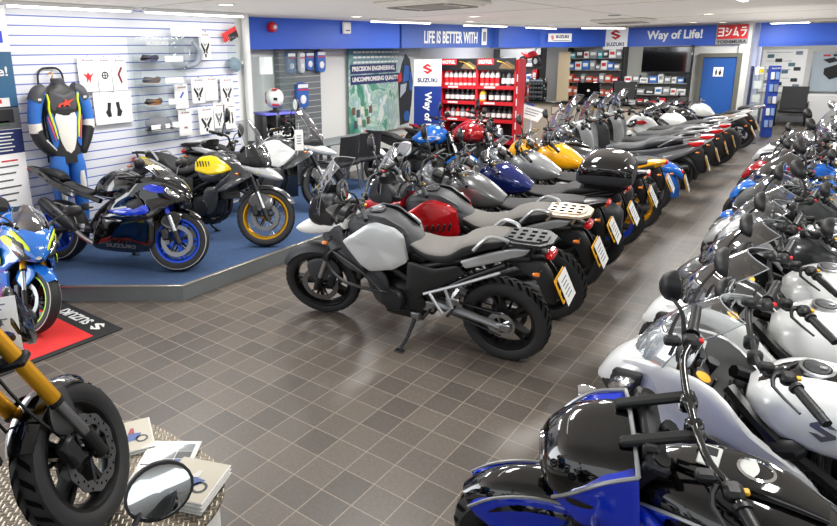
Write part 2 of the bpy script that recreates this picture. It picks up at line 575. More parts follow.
def bars(root, xb, zb, hw, rise, back, q, key, barM=BLACKP, weights=True, clip=False):
    n = (6, 6, 10, 12)[q]
    def fb(b):
        for s in (1, -1):
            if clip:
                b.tube([(xb, s * .11, zb), (xb - .03, s * .16, zb), (xb - back, s * hw, zb - .03)], .012, n, 0)
                b.lathe([(.03, -.02), (.03, .02)], c=(xb, s * .11, zb), axis=(0, 0, 1), n=12, m=0)
                b.tube([(xb, s * .12, zb), (xb, 0, zb - .005)], .014, 6, 0)
            else:
                b.tube([(xb, 0, zb), (xb, s * .09, zb), (xb - .01, s * .2, zb + rise * .8), (xb - back * .5, s * (hw - .16), zb + rise), (xb - back, s * hw, zb + rise - .012)], .0115, n, 0, k=4)
        if not clip:
            for s in (1, -1):
                b.box((xb, s * .045, zb - .02), (.05, .04, .06), 0, .01)
    h = part('handlebar', fb, barM, root, key=(key, xb, zb, hw, rise, back, q))
    z1 = zb + (rise if not clip else -.02)
    for s in (1, -1):
        def fg(b, s=s):
            e = Vector((xb - back, s * hw, z1 - .012)); m_ = Vector((xb - back * (.5 if not clip else .55), s * (hw - .16), z1 if not clip else z1 - .0))
            d = (e - m_).normalized()
            a = e - d * .12
            b.tube([tuple(a), tuple(e)], .0175, n, 0)
            b.tube([tuple(a - d * .006), tuple(a + d * .006)], .024, n, 0)
            b.tube([tuple(e), tuple(e + d * .035)], .0165, n, 1)
            b.box(tuple(a - d * .045), (.05, .055, .045), 0, .012)
            c = a - d * .045
            b.box((c.x - .03, c.y, c.z + .005), (.016, .018, .014), 2, .003)
            f = Vector((.075, 0, -.005))
            b.tube([tuple(a - d * .06 + Vector((.03, 0, 0))), tuple(a + f * .9), tuple(e + f * .72)], [.008, .007, .005], 6, 3, k=2)
            b.box(tuple(a - d * .07 + Vector((.055, 0, .022))), (.05, .035, .032), 0, .008)
        part('grip', fg, [BLACKP, DALLOY, REDB if s < 0 else YELB, DALLOY], h, key=(key, xb, zb, hw, rise, back, s, q))
    return h
def mirrors(root, base, head, q, key, sc=(1, 1.3, .85), M=BLACKP, tilt=0.0, stemM=BLACKP, sides=(1, -1), yaw=-10, par=None):
    n = (12, 14, 24, 28)[q]
    for s in sides:
        hx, hy, hz = head[0], head[1] * s, head[2]
        def fn(b, s=s):
            b0 = (base[0], base[1] * s, base[2])
            mid = (base[0] + (hx - base[0]) * .3, b0[1] + (hy - b0[1]) * .3, base[2] + (hz - base[2]) * .6)
            b.tube([b0, mid, (hx + .02, hy - s * .02, hz - .015)], [.008, .007, .006], 6, 1, k=4)
            b.T = Matrix.Translation((hx, hy, hz)) @ Euler((radians(8 * s), tilt, radians(yaw * s))).to_matrix().to_4x4() @ Matrix.Diagonal((sc[0], sc[1], sc[2], 1))
            b.lathe([(0, .045), (.03, .042), (.052, .03), (.064, .008), (.066, -.006), (.06, -.008)], axis=(1, 0, 0), n=n, m=0)
            b.T = None
        o = part('mirror', fn, [M, stemM], par or root, key=(key, base, head, s, sc, tilt, q, yaw))
        def fg(b, s=s):
            b.T = Matrix.Translation((hx, hy, hz)) @ Euler((radians(8 * s), tilt, radians(yaw * s))).to_matrix().to_4x4() @ Matrix.Diagonal((sc[0], sc[1], sc[2], 1))
            b.lathe([(.06, -.0085), (.055, -.0105), (0, -.0115)], axis=(1, 0, 0), n=n, m=0)
        part('mirror_glass', fg, MIRRORG, o, key=(key, base, head, s, sc, tilt, q, yaw))
EDGE = mat('polished_acrylic_edge', '8f9396', .2, spec=.8)
def screen(root, x0, z0, x1, z1, w0, w1, curve, M, key, nu=12, nv=8, bow=.03, top=.5):
    def fn(b):
        def g(u, v):
            a = 2 * u - 1
            lim = 1 - top * .12 * a * a * (v > .99)
            w = w0 + (w1 - w0) * v
            if v > .75: w *= sqrt(max(0, 1 - ((v - .75) / .25) ** 2 * .45))
            x = x0 + (x1 - x0) * v + bow * sin(pi * v) - curve * a * a * (1 - .25 * v)
            z = z0 + (z1 - z0) * v - .03 * a * a * v
            return (x, a * w, z)
        b.sheet(g, nu, nv, 0)
    o = part('windscreen', fn, M, root, key=(key, x0, z0, x1, z1, w0, w1, curve, bow))
    def fe(b):
        m_ = MB(); fn(m_); N1 = nu + 1
        idx = [j * N1 for j in range(nv + 1)] + [nv * N1 + i for i in range(1, nu + 1)] + [j * N1 + nu for j in range(nv - 1, -1, -1)]
        b.tube([m_.v[i] for i in idx], .0035, 5, 0)
    part('screen_edge', fe, EDGE, o, key=(key, x0, z0, x1, z1, w0, w1, curve, bow))
    return o
def swing(root, xp, zp, xr, R, w, key, M, q, chain=True, beam=.03):
    def fn(b):
        for s in (1, -1):
            y = s * (w / 2 + .045)
            b.tube([(xp, s * .11, zp), ((xp + xr) / 2, y, (zp + R) / 2 + .01), (xr, y, R)], [beam * 1.2, beam, beam * .8], 8, 0, k=3)
            b.box((xr - .02, y, R), (.11, .03, .06), 0, .008)
        b.tube([(xp - .1, -.1, zp - .01), (xp - .1, .1, zp - .01)], beam, 8, 0)
    part('swingarm', fn, M, root, key=(key, xp, zp, xr, R, w, beam))
    if chain:
        def fc(b):
            y = w / 2 + .02
            for z0, z1 in ((zp + .045, R + .085), (zp - .04, R - .085)):
                b.tube([(xp + .02, y, z0), (xr, y, z1)], .009, 6, 0)
            b.lathe([(.098, y - .004), (.098, y + .004), (.06, y + .004), (.06, y - .004)], c=(xr, 0, R), n=28, m=1, closed=True, wob=lambda a: .003 * sin(a * 14))
            for i in range(5):
                a = 2 * pi * i / 5
                b.tube([(xr + .025 * cos(a), y, R + .025 * sin(a)), (xr + .075 * cos(a), y, R + .075 * sin(a))], .009, 5, 1)
        part('drive_chain', fc, [DALLOY, STEEL], root, key=(key, xp, zp, xr, R, w))
def stand(root, key, x=.64, z=.24, y=.14, reach=.31, zz=.05):
    def fn(b):
        b.tube([(x, y, z), (x + .03, (y + reach) / 2, z * .5), (x + .05, reach, zz + .012)], [.016, .013, .012], 7, 0)
        b.box((x + .05, reach + .012, zz + .008), (.07, .05, .014), 0, .005)
        b.box((x, y - .02, z + .02), (.07, .06, .07), 1, .01)
    part('side_stand', fn, [DALLOY, ALLOY], root, key=(key, x, z, y, reach, zz))
def plate(root, x, z, key, tilt=25, paper=True, w=.22, h=.17):
    M = Matrix.Translation((x, 0, z)) @ Euler((0, radians(tilt), 0)).to_matrix().to_4x4()
    def fn(b):
        b.T = M
        b.box((0, 0, 0), (.006, w, h), 0, .002)
        for r in range(2):
            for c in range(4):
                b.box((-.004, -w * .36 + c * w * .24, h * (.2 - .42 * r)), (.002, w * .12, h * .3), 1)
    o = part('number_plate', fn, [PLATEY, GLOSSB], root, key=(key, x, z, tilt, w, h))
    if paper:
        def fp(b):
            b.T = M
            b.box((-.012, -.018, -.02), (.002, w * .84, h * 1.16), 0)
            for i in range(5):
                b.box((-.0135, -.018 + (.01 if i % 2 else 0), h * (.32 - .16 * i) - .02), (.001, w * (.5 - .06 * (i % 3)), h * .05), 1)
        part('price_sheet', fp, [PAPER, PRINT], root, key=(key, x, z, tilt, w, h), label='white printed price sheet hanging over the plate')
def indicators(root, pts, key):
    for i, (x, y, z) in enumerate(pts):
        for s in (1, -1):
            def fn(b, s=s):
                b.tube([(x, s * (y - .08), z), (x, s * y, z)], .007, 6, 1)
                b.T = Matrix.Translation((x, s * y, z)) @ Matrix.Diagonal((.8, .5, .45, 1))
                b.lathe([(0, .045), (.025, .035), (.036, .01), (.03, -.015), (0, -.02)], axis=(1, 0, 0), n=10, m=0)
            part('indicator', fn, [AMBER, BLACKP], root, key=(key, x, y, z, s))
def engine(root, kind, q, key, M=ENG, coverM=DALLOY):
    n = (12, 16, 24, 28)[q]
    def fn(b):
        b.box((.74, 0, .40), (.44, .30, .26), 0, .05)
        b.box((.60, 0, .44), (.24, .24, .24), 0, .05)
        b.box((.76, 0, .25), (.34, .22, .12), 0, .04)
        if kind == 'vtwin':
            for ang, x, z in ((-50, .88, .56), (20, .66, .62)):
                b.T = Matrix.Translation((x, 0, z)) @ Euler((0, radians(-ang), 0)).to_matrix().to_4x4()
                for i in range(6):
                    b.box((0, 0, -.09 + i * .03), (.19, .2, .014), 0, .004)
                b.box((0, 0, 0), (.15, .17, .2), 0, .02)
                b.box((0, 0, .12), (.18, .22, .08), 0, .025)
                b.T = None
        elif kind == 'inline':
            b.T = Matrix.Translation((.84, 0, .58)) @ Euler((0, radians(22), 0)).to_matrix().to_4x4()
            for i in range(6):
                b.box((0, 0, -.09 + i * .03), (.2, .40, .014), 0, .004)
            b.box((0, 0, 0), (.16, .37, .2), 0, .02)
            b.box((0, 0, .13), (.2, .42, .09), 0, .03)
            b.T = None
        for s in (1, -1):
            b.lathe([(.1, s * .14), (.1, s * .17), (.085, s * .195), (.03, s * .2), (0, s * .2)], c=(.80, 0, .39), n=n, m=1)
            b.lathe([(.07, s * .12), (.065, s * .165), (0, s * .17)], c=(.60, 0, .40), n=n, m=0)
            for i in range(6):
                a = i * pi / 3
                b.lathe([(.008, s * .16), (.008, s * .178)], c=(.80 + .09 * cos(a), 0, .39 + .09 * sin(a)), n=6, m=2)
        b.tube([(.5, -.1, .32), (.5, .1, .32)], .02, 8, 0)
    part('engine', fn, [M, coverM, STEEL], root, key=(key, kind, q))
    def fr(b):
        b.box((1.06, 0, .62), (.05, .34, .26), 0, .01, rot=(0, radians(-12), 0))
        for i in range(7):
            b.box((1.088 - .006 * (i - 3) * .9, 0, .62 + .035 * (i - 3)), (.006, .31, .006), 1)
    if q > 0: part('radiator', fr, [BLACKP, DALLOY], root, key=(key, q))
def exhaust(root, kind, q, key, M=STEEL, tipM=DALLOY):
    n = (8, 10, 16, 18)[q]
    def fn(b):
        ys = (.13, .045, -.045, -.13) if kind in ('inline', 'sport') else (.05, -.05)
        for y in ys:
            b.tube([(.98, y, .58), (1.06, y, .48), (1.0, y * .8, .28), (.8, y * .35 - .02, .2)], .019, 7, 0, k=4)
        if kind in ('adv',):
            b.tube([(.8, -.03, .2), (.6, -.1, .22), (.42, -.17, .34), (.28, -.2, .44)], .024, 8, 0, k=3)
            b.tube([(.34, -.2, .4), (.28, -.205, .44), (-.12, -.215, .60), (-.17, -.215, .62)], [.03, .056, .062, .045], n, 1)
            b.tube([(-.16, -.215, .616), (-.19, -.215, .628)], .035, n, 2)
        elif kind == 'low':
            b.tube([(.8, -.03, .2), (.62, -.12, .18), (.44, -.18, .24)], .03, 8, 0, k=3)
            b.tube([(.5, -.17, .2), (.44, -.185, .24), (.1, -.2, .36), (.05, -.2, .38)], [.03, .06, .06, .04], n, 1)
            b.tube([(.07, -.2, .37), (.04, -.2, .384)], .03, n, 2)
        elif kind == 'cruiser':
            b.tube([(.8, -.05, .22), (.5, -.2, .26), (.2, -.22, .27), (-.25, -.22, .3), (-.3, -.22, .305)], [.03, .045, .052, .056, .04], n, 1)
            b.tube([(.6, -.18, .38), (.4, -.22, .39), (.1, -.22, .40), (-.2, -.22, .42)], [.03, .05, .054, .05], n, 1)
        else:
            b.tube([(.8, -.03, .2), (.6, -.12, .2), (.40, -.17, .30), (.3, -.2, .4)], .026, 8, 0, k=3)
            b.tube([(.34, -.19, .36), (.3, -.2, .4), (.03, -.235, .6), (-.02, -.24, .64)], [.03, .058, .066, .05], n, 1)
            b.tube([(-.0, -.238, .62), (-.03, -.24, .648)], .036, n, 2)
    part('exhaust', fn, [M if kind != 'adv' else DALLOY, tipM if kind in ('sport', 'adv') else M, BLACKP], root, key=(key, kind, q))
def pegs(root, key, pts=((.50, .2, .34), (.24, .2, .52))):
    for x, y, z in pts:
        for s in (1, -1):
            def fn(b, s=s):
                b.tube([(x, s * (y - .06), z), (x, s * (y + .09), z)], .011, 7, 0)
                b.box((x + .02, s * (y - .05), z + .02), (.1, .02, .08), 1, .008)
            part('foot_peg', fn, [BLACKP, ALLOY], root, key=(key, x, y, z, s))
def frame_tubes(root, key, paths, r=.018, M=FRAMEB, q=1):
    def fn(b):
        for p in paths:
            for s in (1, -1):
                b.tube([(x, y * s, z) for x, y, z in p], r, (6, 7, 9, 10)[q], 0, k=3)
    part('frame', fn, M, root, key=key)
def cap(root, x, z, key, M=DALLOY, r=.05, tilt=8, ring=STEEL, y=0):
    def fn(b):
        ax = (sin(radians(tilt)), 0, cos(radians(tilt)))
        b.lathe([(r * 1.25, -.008), (r * 1.25, .006), (r * 1.02, .008), (r * 1.0, .004)], c=(x, y, z), axis=ax, n=24, m=1)
        b.lathe([(r, .003), (r * .9, .01), (0, .012)], c=(x, y, z), axis=ax, n=24, m=0)
        b.box((x - r * .4, y, z + .012), (r * .5, .016, .006), 1, .002)
    part('filler_cap', fn, [M, ring], root, key=(key, x, z, r, tilt))
def lamp(root, nm, c, r, depth, key, shell=BLACKP, sc=(1, 1, 1), tilt=0):
    def fn(b):
        b.T = Matrix.Translation(c) @ Euler((0, radians(tilt), 0)).to_matrix().to_4x4() @ Matrix.Diagonal((*sc, 1))
        b.lathe([(0, -depth), (r * .5, -depth * .9), (r * .9, -depth * .45), (r * 1.05, 0), (r * 1.05, .012), (r, .014)], axis=(1, 0, 0), n=24, m=0)
        b.lathe([(r * .98, .008), (r * .6, -.02), (r * .2, -.035), (0, -.035)], axis=(1, 0, 0), n=24, m=1)
        b.lathe([(r, .012), (r * .7, .026), (0, .034)], axis=(1, 0, 0), n=24, m=2)
    part(nm, fn, [shell, REFL, LENS], root, key=(key, c, r, depth, sc, tilt))
def topshade(side, top, z=.55):
    return lambda c, n: top if n.z > z else side
def gauges(root, x, z, key, w=.2, tilt=-35, wide=False):
    def fn(b):
        b.T = Matrix.Translation((x, 0, z)) @ Euler((0, radians(tilt), 0)).to_matrix().to_4x4()
        b.box((0, 0, 0), (.1, w, .04), 0, .015)
        b.lathe([(.042, .02), (.04, .026), (0, .026)], c=(0, w * .18, 0), axis=(0, 0, 1), n=20, m=1)
        b.box((0, -w * .22, .021), (.06, w * .36, .006), 2, .003)
    part('instrument_panel', fn, [BLACKP, DIAL, DIALW], root, key=(key, x, z, w, tilt))

# ------------------------------------------------------------------ whole machines
def root_bike(nm, label, cat, x, y, head, lean=9, z=0.0, group=None, steer=0):
    return thing(nm, label, cat, (x, y, z), (radians(-lean), 0, radians(head)), group)

def adventure(label, x, y, head,  q=1, z=0, lean=9, body=SILVERP, beak=None, dark=DARKP, rim=FRAMEB, wire=False, seat=SEATG, rack='dark', papers=True, shade=CLEAR, seat2=SEATB, hero=False, stripe=None, topbox=False, pannier=False, pattern=None, swing_tag=False, rackM=None, beak_stripe=None, turn=16, size=1.0, tailM=None, small=False):
    beak = beak or body
    r = root_bike('adventure_motorcycle', label, 'motorcycle', x, y, head, lean, z)
    K = 'adv'; WB = 1.55
    ns = 18 if wire else 10
    wheel(r, 'front_wheel', WB, .325, .115, .25, ns if wire else 5, 'wire' if wire else 'fork', rim, q, [(.155, .072), (.155, -.072)], stripe=stripe, grooves=36 if q > 1 else 0)
    wheel(r, 'rear_wheel', 0, .317, .15, .222, ns if wire else 5, 'wire' if wire else 'fork', rim, q, [(.13, -.085)], stripe=stripe, grooves=32 if q > 1 else 0)
    fork(r, WB, .325, 25.5, .74, q, True, FRAMEB if wire else DALLOY, STEEL, key=K)
    def fm(b):
        b.arc_shell(WB, .325, .362, .16, 30, 155, m=0, n=16, drop=.045)
        for s in (1, -1):
            b.panel([(WB + .06, .078, .55), (WB - .14, .085, .58), (WB - .2, .09, .45), (WB - .06, .1, .38), (WB + .06, .095, .42)], .012, 0, mirror=False, side=s)
    part('front_mudguard', fm, dark, r, key=K)
    swing(r, .50, .40, 0, .317, .15, K, ALLOY if not wire else DALLOY, q)
    engine(r, 'vtwin', q, K)
    exhaust(r, 'adv', q, K)
    stand(r, K); pegs(r, K, ((.50, .2, .36), (.30, .22, .44)))
    frame_tubes(r, K, [[(1.16, .05, .86), (1.0, .13, .74), (.72, .15, .60), (.5, .12, .42), (.52, .1, .3)], [(.62, .13, .66), (.2, .12, .80), (-.2, .09, .86)], [(.5, .13, .46), (.24, .13, .64), (-.05, .12, .80)]], .024, FRAMEB, q)
    def fk(b):
        b.loft([(1.19, .82, .93, .08, 3.2), (1.12, .74, .975, .135, 3.4), (1.0, .68, 1.02, .165, 3.8, -.22), (.86, .66, 1.01, .168, 3.8, -.24), (.75, .68, .955, .15, 3.4, -.2), (.67, .72, .90, .12, 2.8), (.60, .76, .85, .09)], 28, 0, 3)
        b.panel([(1.12, .10, .97), (.98, .12, 1.03), (.84, .12, 1.02), (.70, .10, .945), (.66, .11, .90), (.80, .155, .945), (1.0, .16, .965), (1.12, .13, .94)], .006, 0, thick=.02, sharp=True)
    t = part('fuel_tank', fk, dark if beak is not body or True else body, r, key=K)
    cap(t, .96, 1.032, K, tilt=4)
    def fs(b):
        b.panel([(1.20, .185, .80), (1.12, .185, .86), (.97, .165, .965), (.90, .16, .98), (.76, .155, .955), (.69, .155, .905), (.655, .17, .72), (.76, .20, .655), (.95, .215, .615), (1.02, .215, .65)], .014, 0, thick=.03, sharp=True)
    def fs2(b):
        b.panel([(1.20, .185, .84), (1.12, .185, .90), (.97, .168, .975), (.90, .163, .985), (.76, .158, .96), (.69, .158, .905), (.70, .175, .80), (.90, .195, .765), (1.06, .20, .79)], .014, 0, thick=.03, sharp=True)
    part2('tank_shroud', fs2 if small else fs, body, r, key=(K, small))
    if pattern:
        def fp(b):
            for i in range(5):
                for s in b.sides:
                    b.box((.93 - .052 * i, s * .224, .745 + .012 * i), (.02, .012, .075), 0, .003, rot=(0, radians(-18), 0))
        if small:
            def fp(b):
                for i in range(5):
                    for s in b.sides: b.box((.90 - .04 * i, s * .186, .885), (.014, .012, .07), 0, .003, rot=(0, radians(-18), 0))
        part2('vent_slots', fp, BLACKP, r, key=(K, small))
    def fl(b):
        b.panel([(1.40, .10, .84), (1.22, .155, .92), (1.17, .19, .80), (1.01, .218, .64), (.99, .21, .57), (1.14, .212, .60), (1.30, .18, .70), (1.42, .11, .78)], .012, 0, thick=.02, sharp=True)
        b.panel([(1.02, .17, .60), (.88, .18, .62), (.82, .18, .5), (.86, .17, .33), (.96, .16, .36)], .018, 0, thick=.015)
    part2('radiator_shroud', fl, dark, r, key=K)
    def fb(b):
        b.loft([(1.745, .755, .778, .02, 2.2), (1.68, .745, .825, .06, 2.4), (1.58, .75, .875, .095, 2.6), (1.46, .775, .91, .115, 2.8), (1.32, .815, .935, .135, 2.8), (1.2, .86, .955, .14, 2.6)], 18, 0, 3)
    bk = part('beak', fb, beak, r, key=K)
    if beak_stripe:
        def fbs(b):
            b.panel([(1.66, .062, .775), (1.5, .1, .85), (1.3, .12, .9), (1.28, .125, .87), (1.5, .105, .81)], .008, 0, thick=.004)
        part2('stripe', fbs, beak_stripe, bk, key=K)
    def fh(b):
        b.loft([(1.56, .87, .97, .07, 2.6), (1.50, .85, 1.04, .115, 2.8), (1.40, .84, 1.09, .14, 2.8), (1.28, .88, 1.06, .13, 2.6), (1.2, .92, 1.02, .09)], 18, 0, 3)
        b.panel([(1.53, .10, .92), (1.47, .12, 1.08), (1.39, .135, 1.13), (1.30, .14, 1.02), (1.3, .145, .9)], .012, 0)
    part('headlight_cowl', fh, dark if beak is body else BLACKP, r, key=K)
    def fhl(b):
        b.T = Matrix.Translation((1.535, 0, .955)) @ Matrix.Diagonal((1, .85, 1, 1))
        for dz in (-.045, .045):
            b.lathe([(.056, -.01), (.05, .02), (.03, .034), (0, .038)], c=(0, 0, dz), axis=(1, 0, .18), n=20, m=0)
            b.lathe([(.044, .012), (.02, -.01), (0, -.01)], c=(.005, 0, dz), axis=(1, 0, .18), n=20, m=1)
    part('headlight', fhl, [LENS, REFL], r, key=K)
    screen(r, 1.53, .99, 1.30, 1.40, .17, .15, .15, shade, K, bow=.045)
    gauges(r, 1.27, 1.07, K, tilt=-50)
    bars(r, 1.09, 1.10, .42, .075, .14, q, K)
    mirrors(r, (1.03, .27, 1.17), (1.08, .40, 1.36), q, K, sc=(1, .95, 1.25))
    turn_front(r, WB, .325, 25.5, turn, FRONT | {'mirror', 'hand_guard'}); r.scale = (size,) * 3
    def fg(b):
        for s in b.sides:
            b.panel([(1.10, .30 * 1, 1.16), (1.13, .42, 1.17), (1.06, .46, 1.15), (1.04, .44, 1.08), (1.10, .34, 1.09)], .01, 0, mirror=False, side=s)
    part2('hand_guard', fg, BLACKP, r, key=K)
    if hero:
        def fcb(b):
            for s in b.sides:
                b.tube([(1.02, s * .12, .80), (1.28, s * .2, .72), (1.31, s * .22, .60), (1.15, s * .25, .50), (.86, s * .23, .47), (.8, s * .16, .45)], .013, 9, 0, k=5)
                b.tube([(1.28, s * .2, .72), (1.0, s * .235, .60), (.86, s * .23, .47)], .011, 9, 0, k=4)
        part2('crash_bar', fcb, BLACKP, r, key=K)
    def fse(b):
        b.loft([(.70, .80, .86, .10), (.62, .76, .855, .125, 2.8), (.52, .73, .83, .15, 3.0), (.40, .73, .84, .165, 3.2), (.32, .75, .87, .165, 3.2), (.24, .80, .93, .155, 3.2), (.12, .86, .97, .145, 3.2), (.0, .90, .985, .125, 3.0), (-.05, .92, .975, .09)], 24, 1, 3, mf=lambda c, n: 0 if n.z > .35 else 1)
    part('seat', fse, [seat, seat2], r, key=K)
    def fsc(b):
        b.panel([(.66, .16, .72), (.45, .165, .70), (.28, .16, .755), (.22, .155, .70), (.36, .155, .60), (.50, .155, .50), (.60, .165, .42), (.68, .17, .50)], .012, 0, sharp=True)
    part2('side_cover', fsc, BLACKP, r, key=K)
    def fta(b):
        b.panel([(.26, .155, .79), (.06, .14, .875), (-.10, .11, .925), (-.2, .09, .92), (-.16, .10, .875), (.06, .14, .80), (.22, .16, .745)], .01, 0, thick=.02, sharp=True)
    part2('tail_panel', fta, tailM or SILVERP, r, key=K)
    def ftu(b):
        b.loft([(.2, .72, .80, .10), (0, .78, .88, .09), (-.2, .83, .90, .075), (-.28, .84, .88, .05)], 16, 0, 2)
        b.panel([(-.02, .02, .80), (-.24, .03, .84), (-.34, .05, .72), (-.36, .06, .55), (-.29, .06, .56), (-.22, .05, .7)], .03, 0)
    part('tail_undertray', ftu, BLACKP, r, key=K)
    def frk(b):
        b.prism([(.01, -.10), (.01, .10), (-.1, .135), (-.27, .125), (-.33, .06), (-.33, -.06), (-.27, -.125), (-.1, -.135)], .955, .975, 0, axis='z')
        b.prism([(-.02, -.07), (-.02, .07), (-.11, .10), (-.25, .09), (-.29, .04), (-.29, -.04), (-.25, -.09), (-.11, -.10)], .975, .983, 1, axis='z')
        for i in range(4):
            for j in (-1, 0, 1):
                b.box((-.06 - .062 * i, j * .058, .984), (.034, .026, .003), 2, .001)
        for s in (1, -1):
            b.tube([(.16, s * .155, .89), (.1, s * .16, .96), (.04, s * .15, 1.0), (-.05, s * .13, .985), (-.06, s * .11, .96)], .013, 8, 3, k=4)
            b.tube([(-.06, s * .1, .96), (-.02, s * .09, .90)], .012, 8, 0)
            b.tube([(-.24, s * .08, .96), (-.2, s * .07, .89)], .012, 8, 0)
    rm = rackM or DALLOY
    part('luggage_rack', frk, [rm if rackM else BLACKP, rm if rackM else DARKP, GROOVE, SILVERP], r, key=K)
    if hero:
        def fpb(b):
            for s in b.sides:
                b.tube([(.53, s * .19, .50), (.26, s * .2, .63), (-.03, s * .18, .77)], .011, 8, 0)
                b.tube([(.36, s * .2, .585), (.30, s * .22, .44), (.36, s * .2, .38)], .012, 8, 0)
                b.tube([(.48, s * .2, .52), (.38, s * .22, .39)], .012, 8, 0)
        part2('pannier_bracket', fpb, SILVERP, r, key=K)
    def ftl(b):
        b.box((-.31, 0, .875), (.05, .13, .05), 0, .015)
    part('tail_light', ftl, REDL, r, key=K)
    indicators(r, ((1.30, .24, .80), (-.27, .18, .80)), K)
    if papers is not None: plate(r, -.385, .66, K, 22, papers)
    if topbox:
        def ftb(b):
            b.loft([(.14, 1.02, 1.16, .19, 3), (.08, 1.0, 1.25, .24, 3.2), (-.1, .99, 1.30, .265, 3.2), (-.28, .99, 1.28, .25, 3), (-.36, 1.02, 1.2, .19, 2.6)], 28, 0, 4, mf=lambda c, n: 1 if 1.115 < c.z < 1.14 else 0)
        part('top_box', ftb, [GLOSSB, DARKP], r, key=K)
        part('top_box_stand', lambda b: b.box((-.1, 0, .985), (.3, .2, .04), 0, .01), BLACKP, r, key=K)
    if pannier: panniers(r, K)
    return r

def panniers(r, K):
    for s in (1, -1):
        def fpn(b, s=s):
            b.T = Matrix.Translation((0, s * .30, 0))
            b.loft([(.22, .56, .76, .07, 3), (.14, .5, .82, .10, 3.4), (-.08, .49, .84, .105, 3.6), (-.26, .52, .82, .095, 3.2), (-.32, .58, .76, .06, 3)], 24, 0, 3)
            b.T = None
            b.box((-.04, s * .408, .67), (.40, .012, .02), 1, .004)
        part('pannier', fpn, [DARKP, BLACKP], r, key=(K, s))

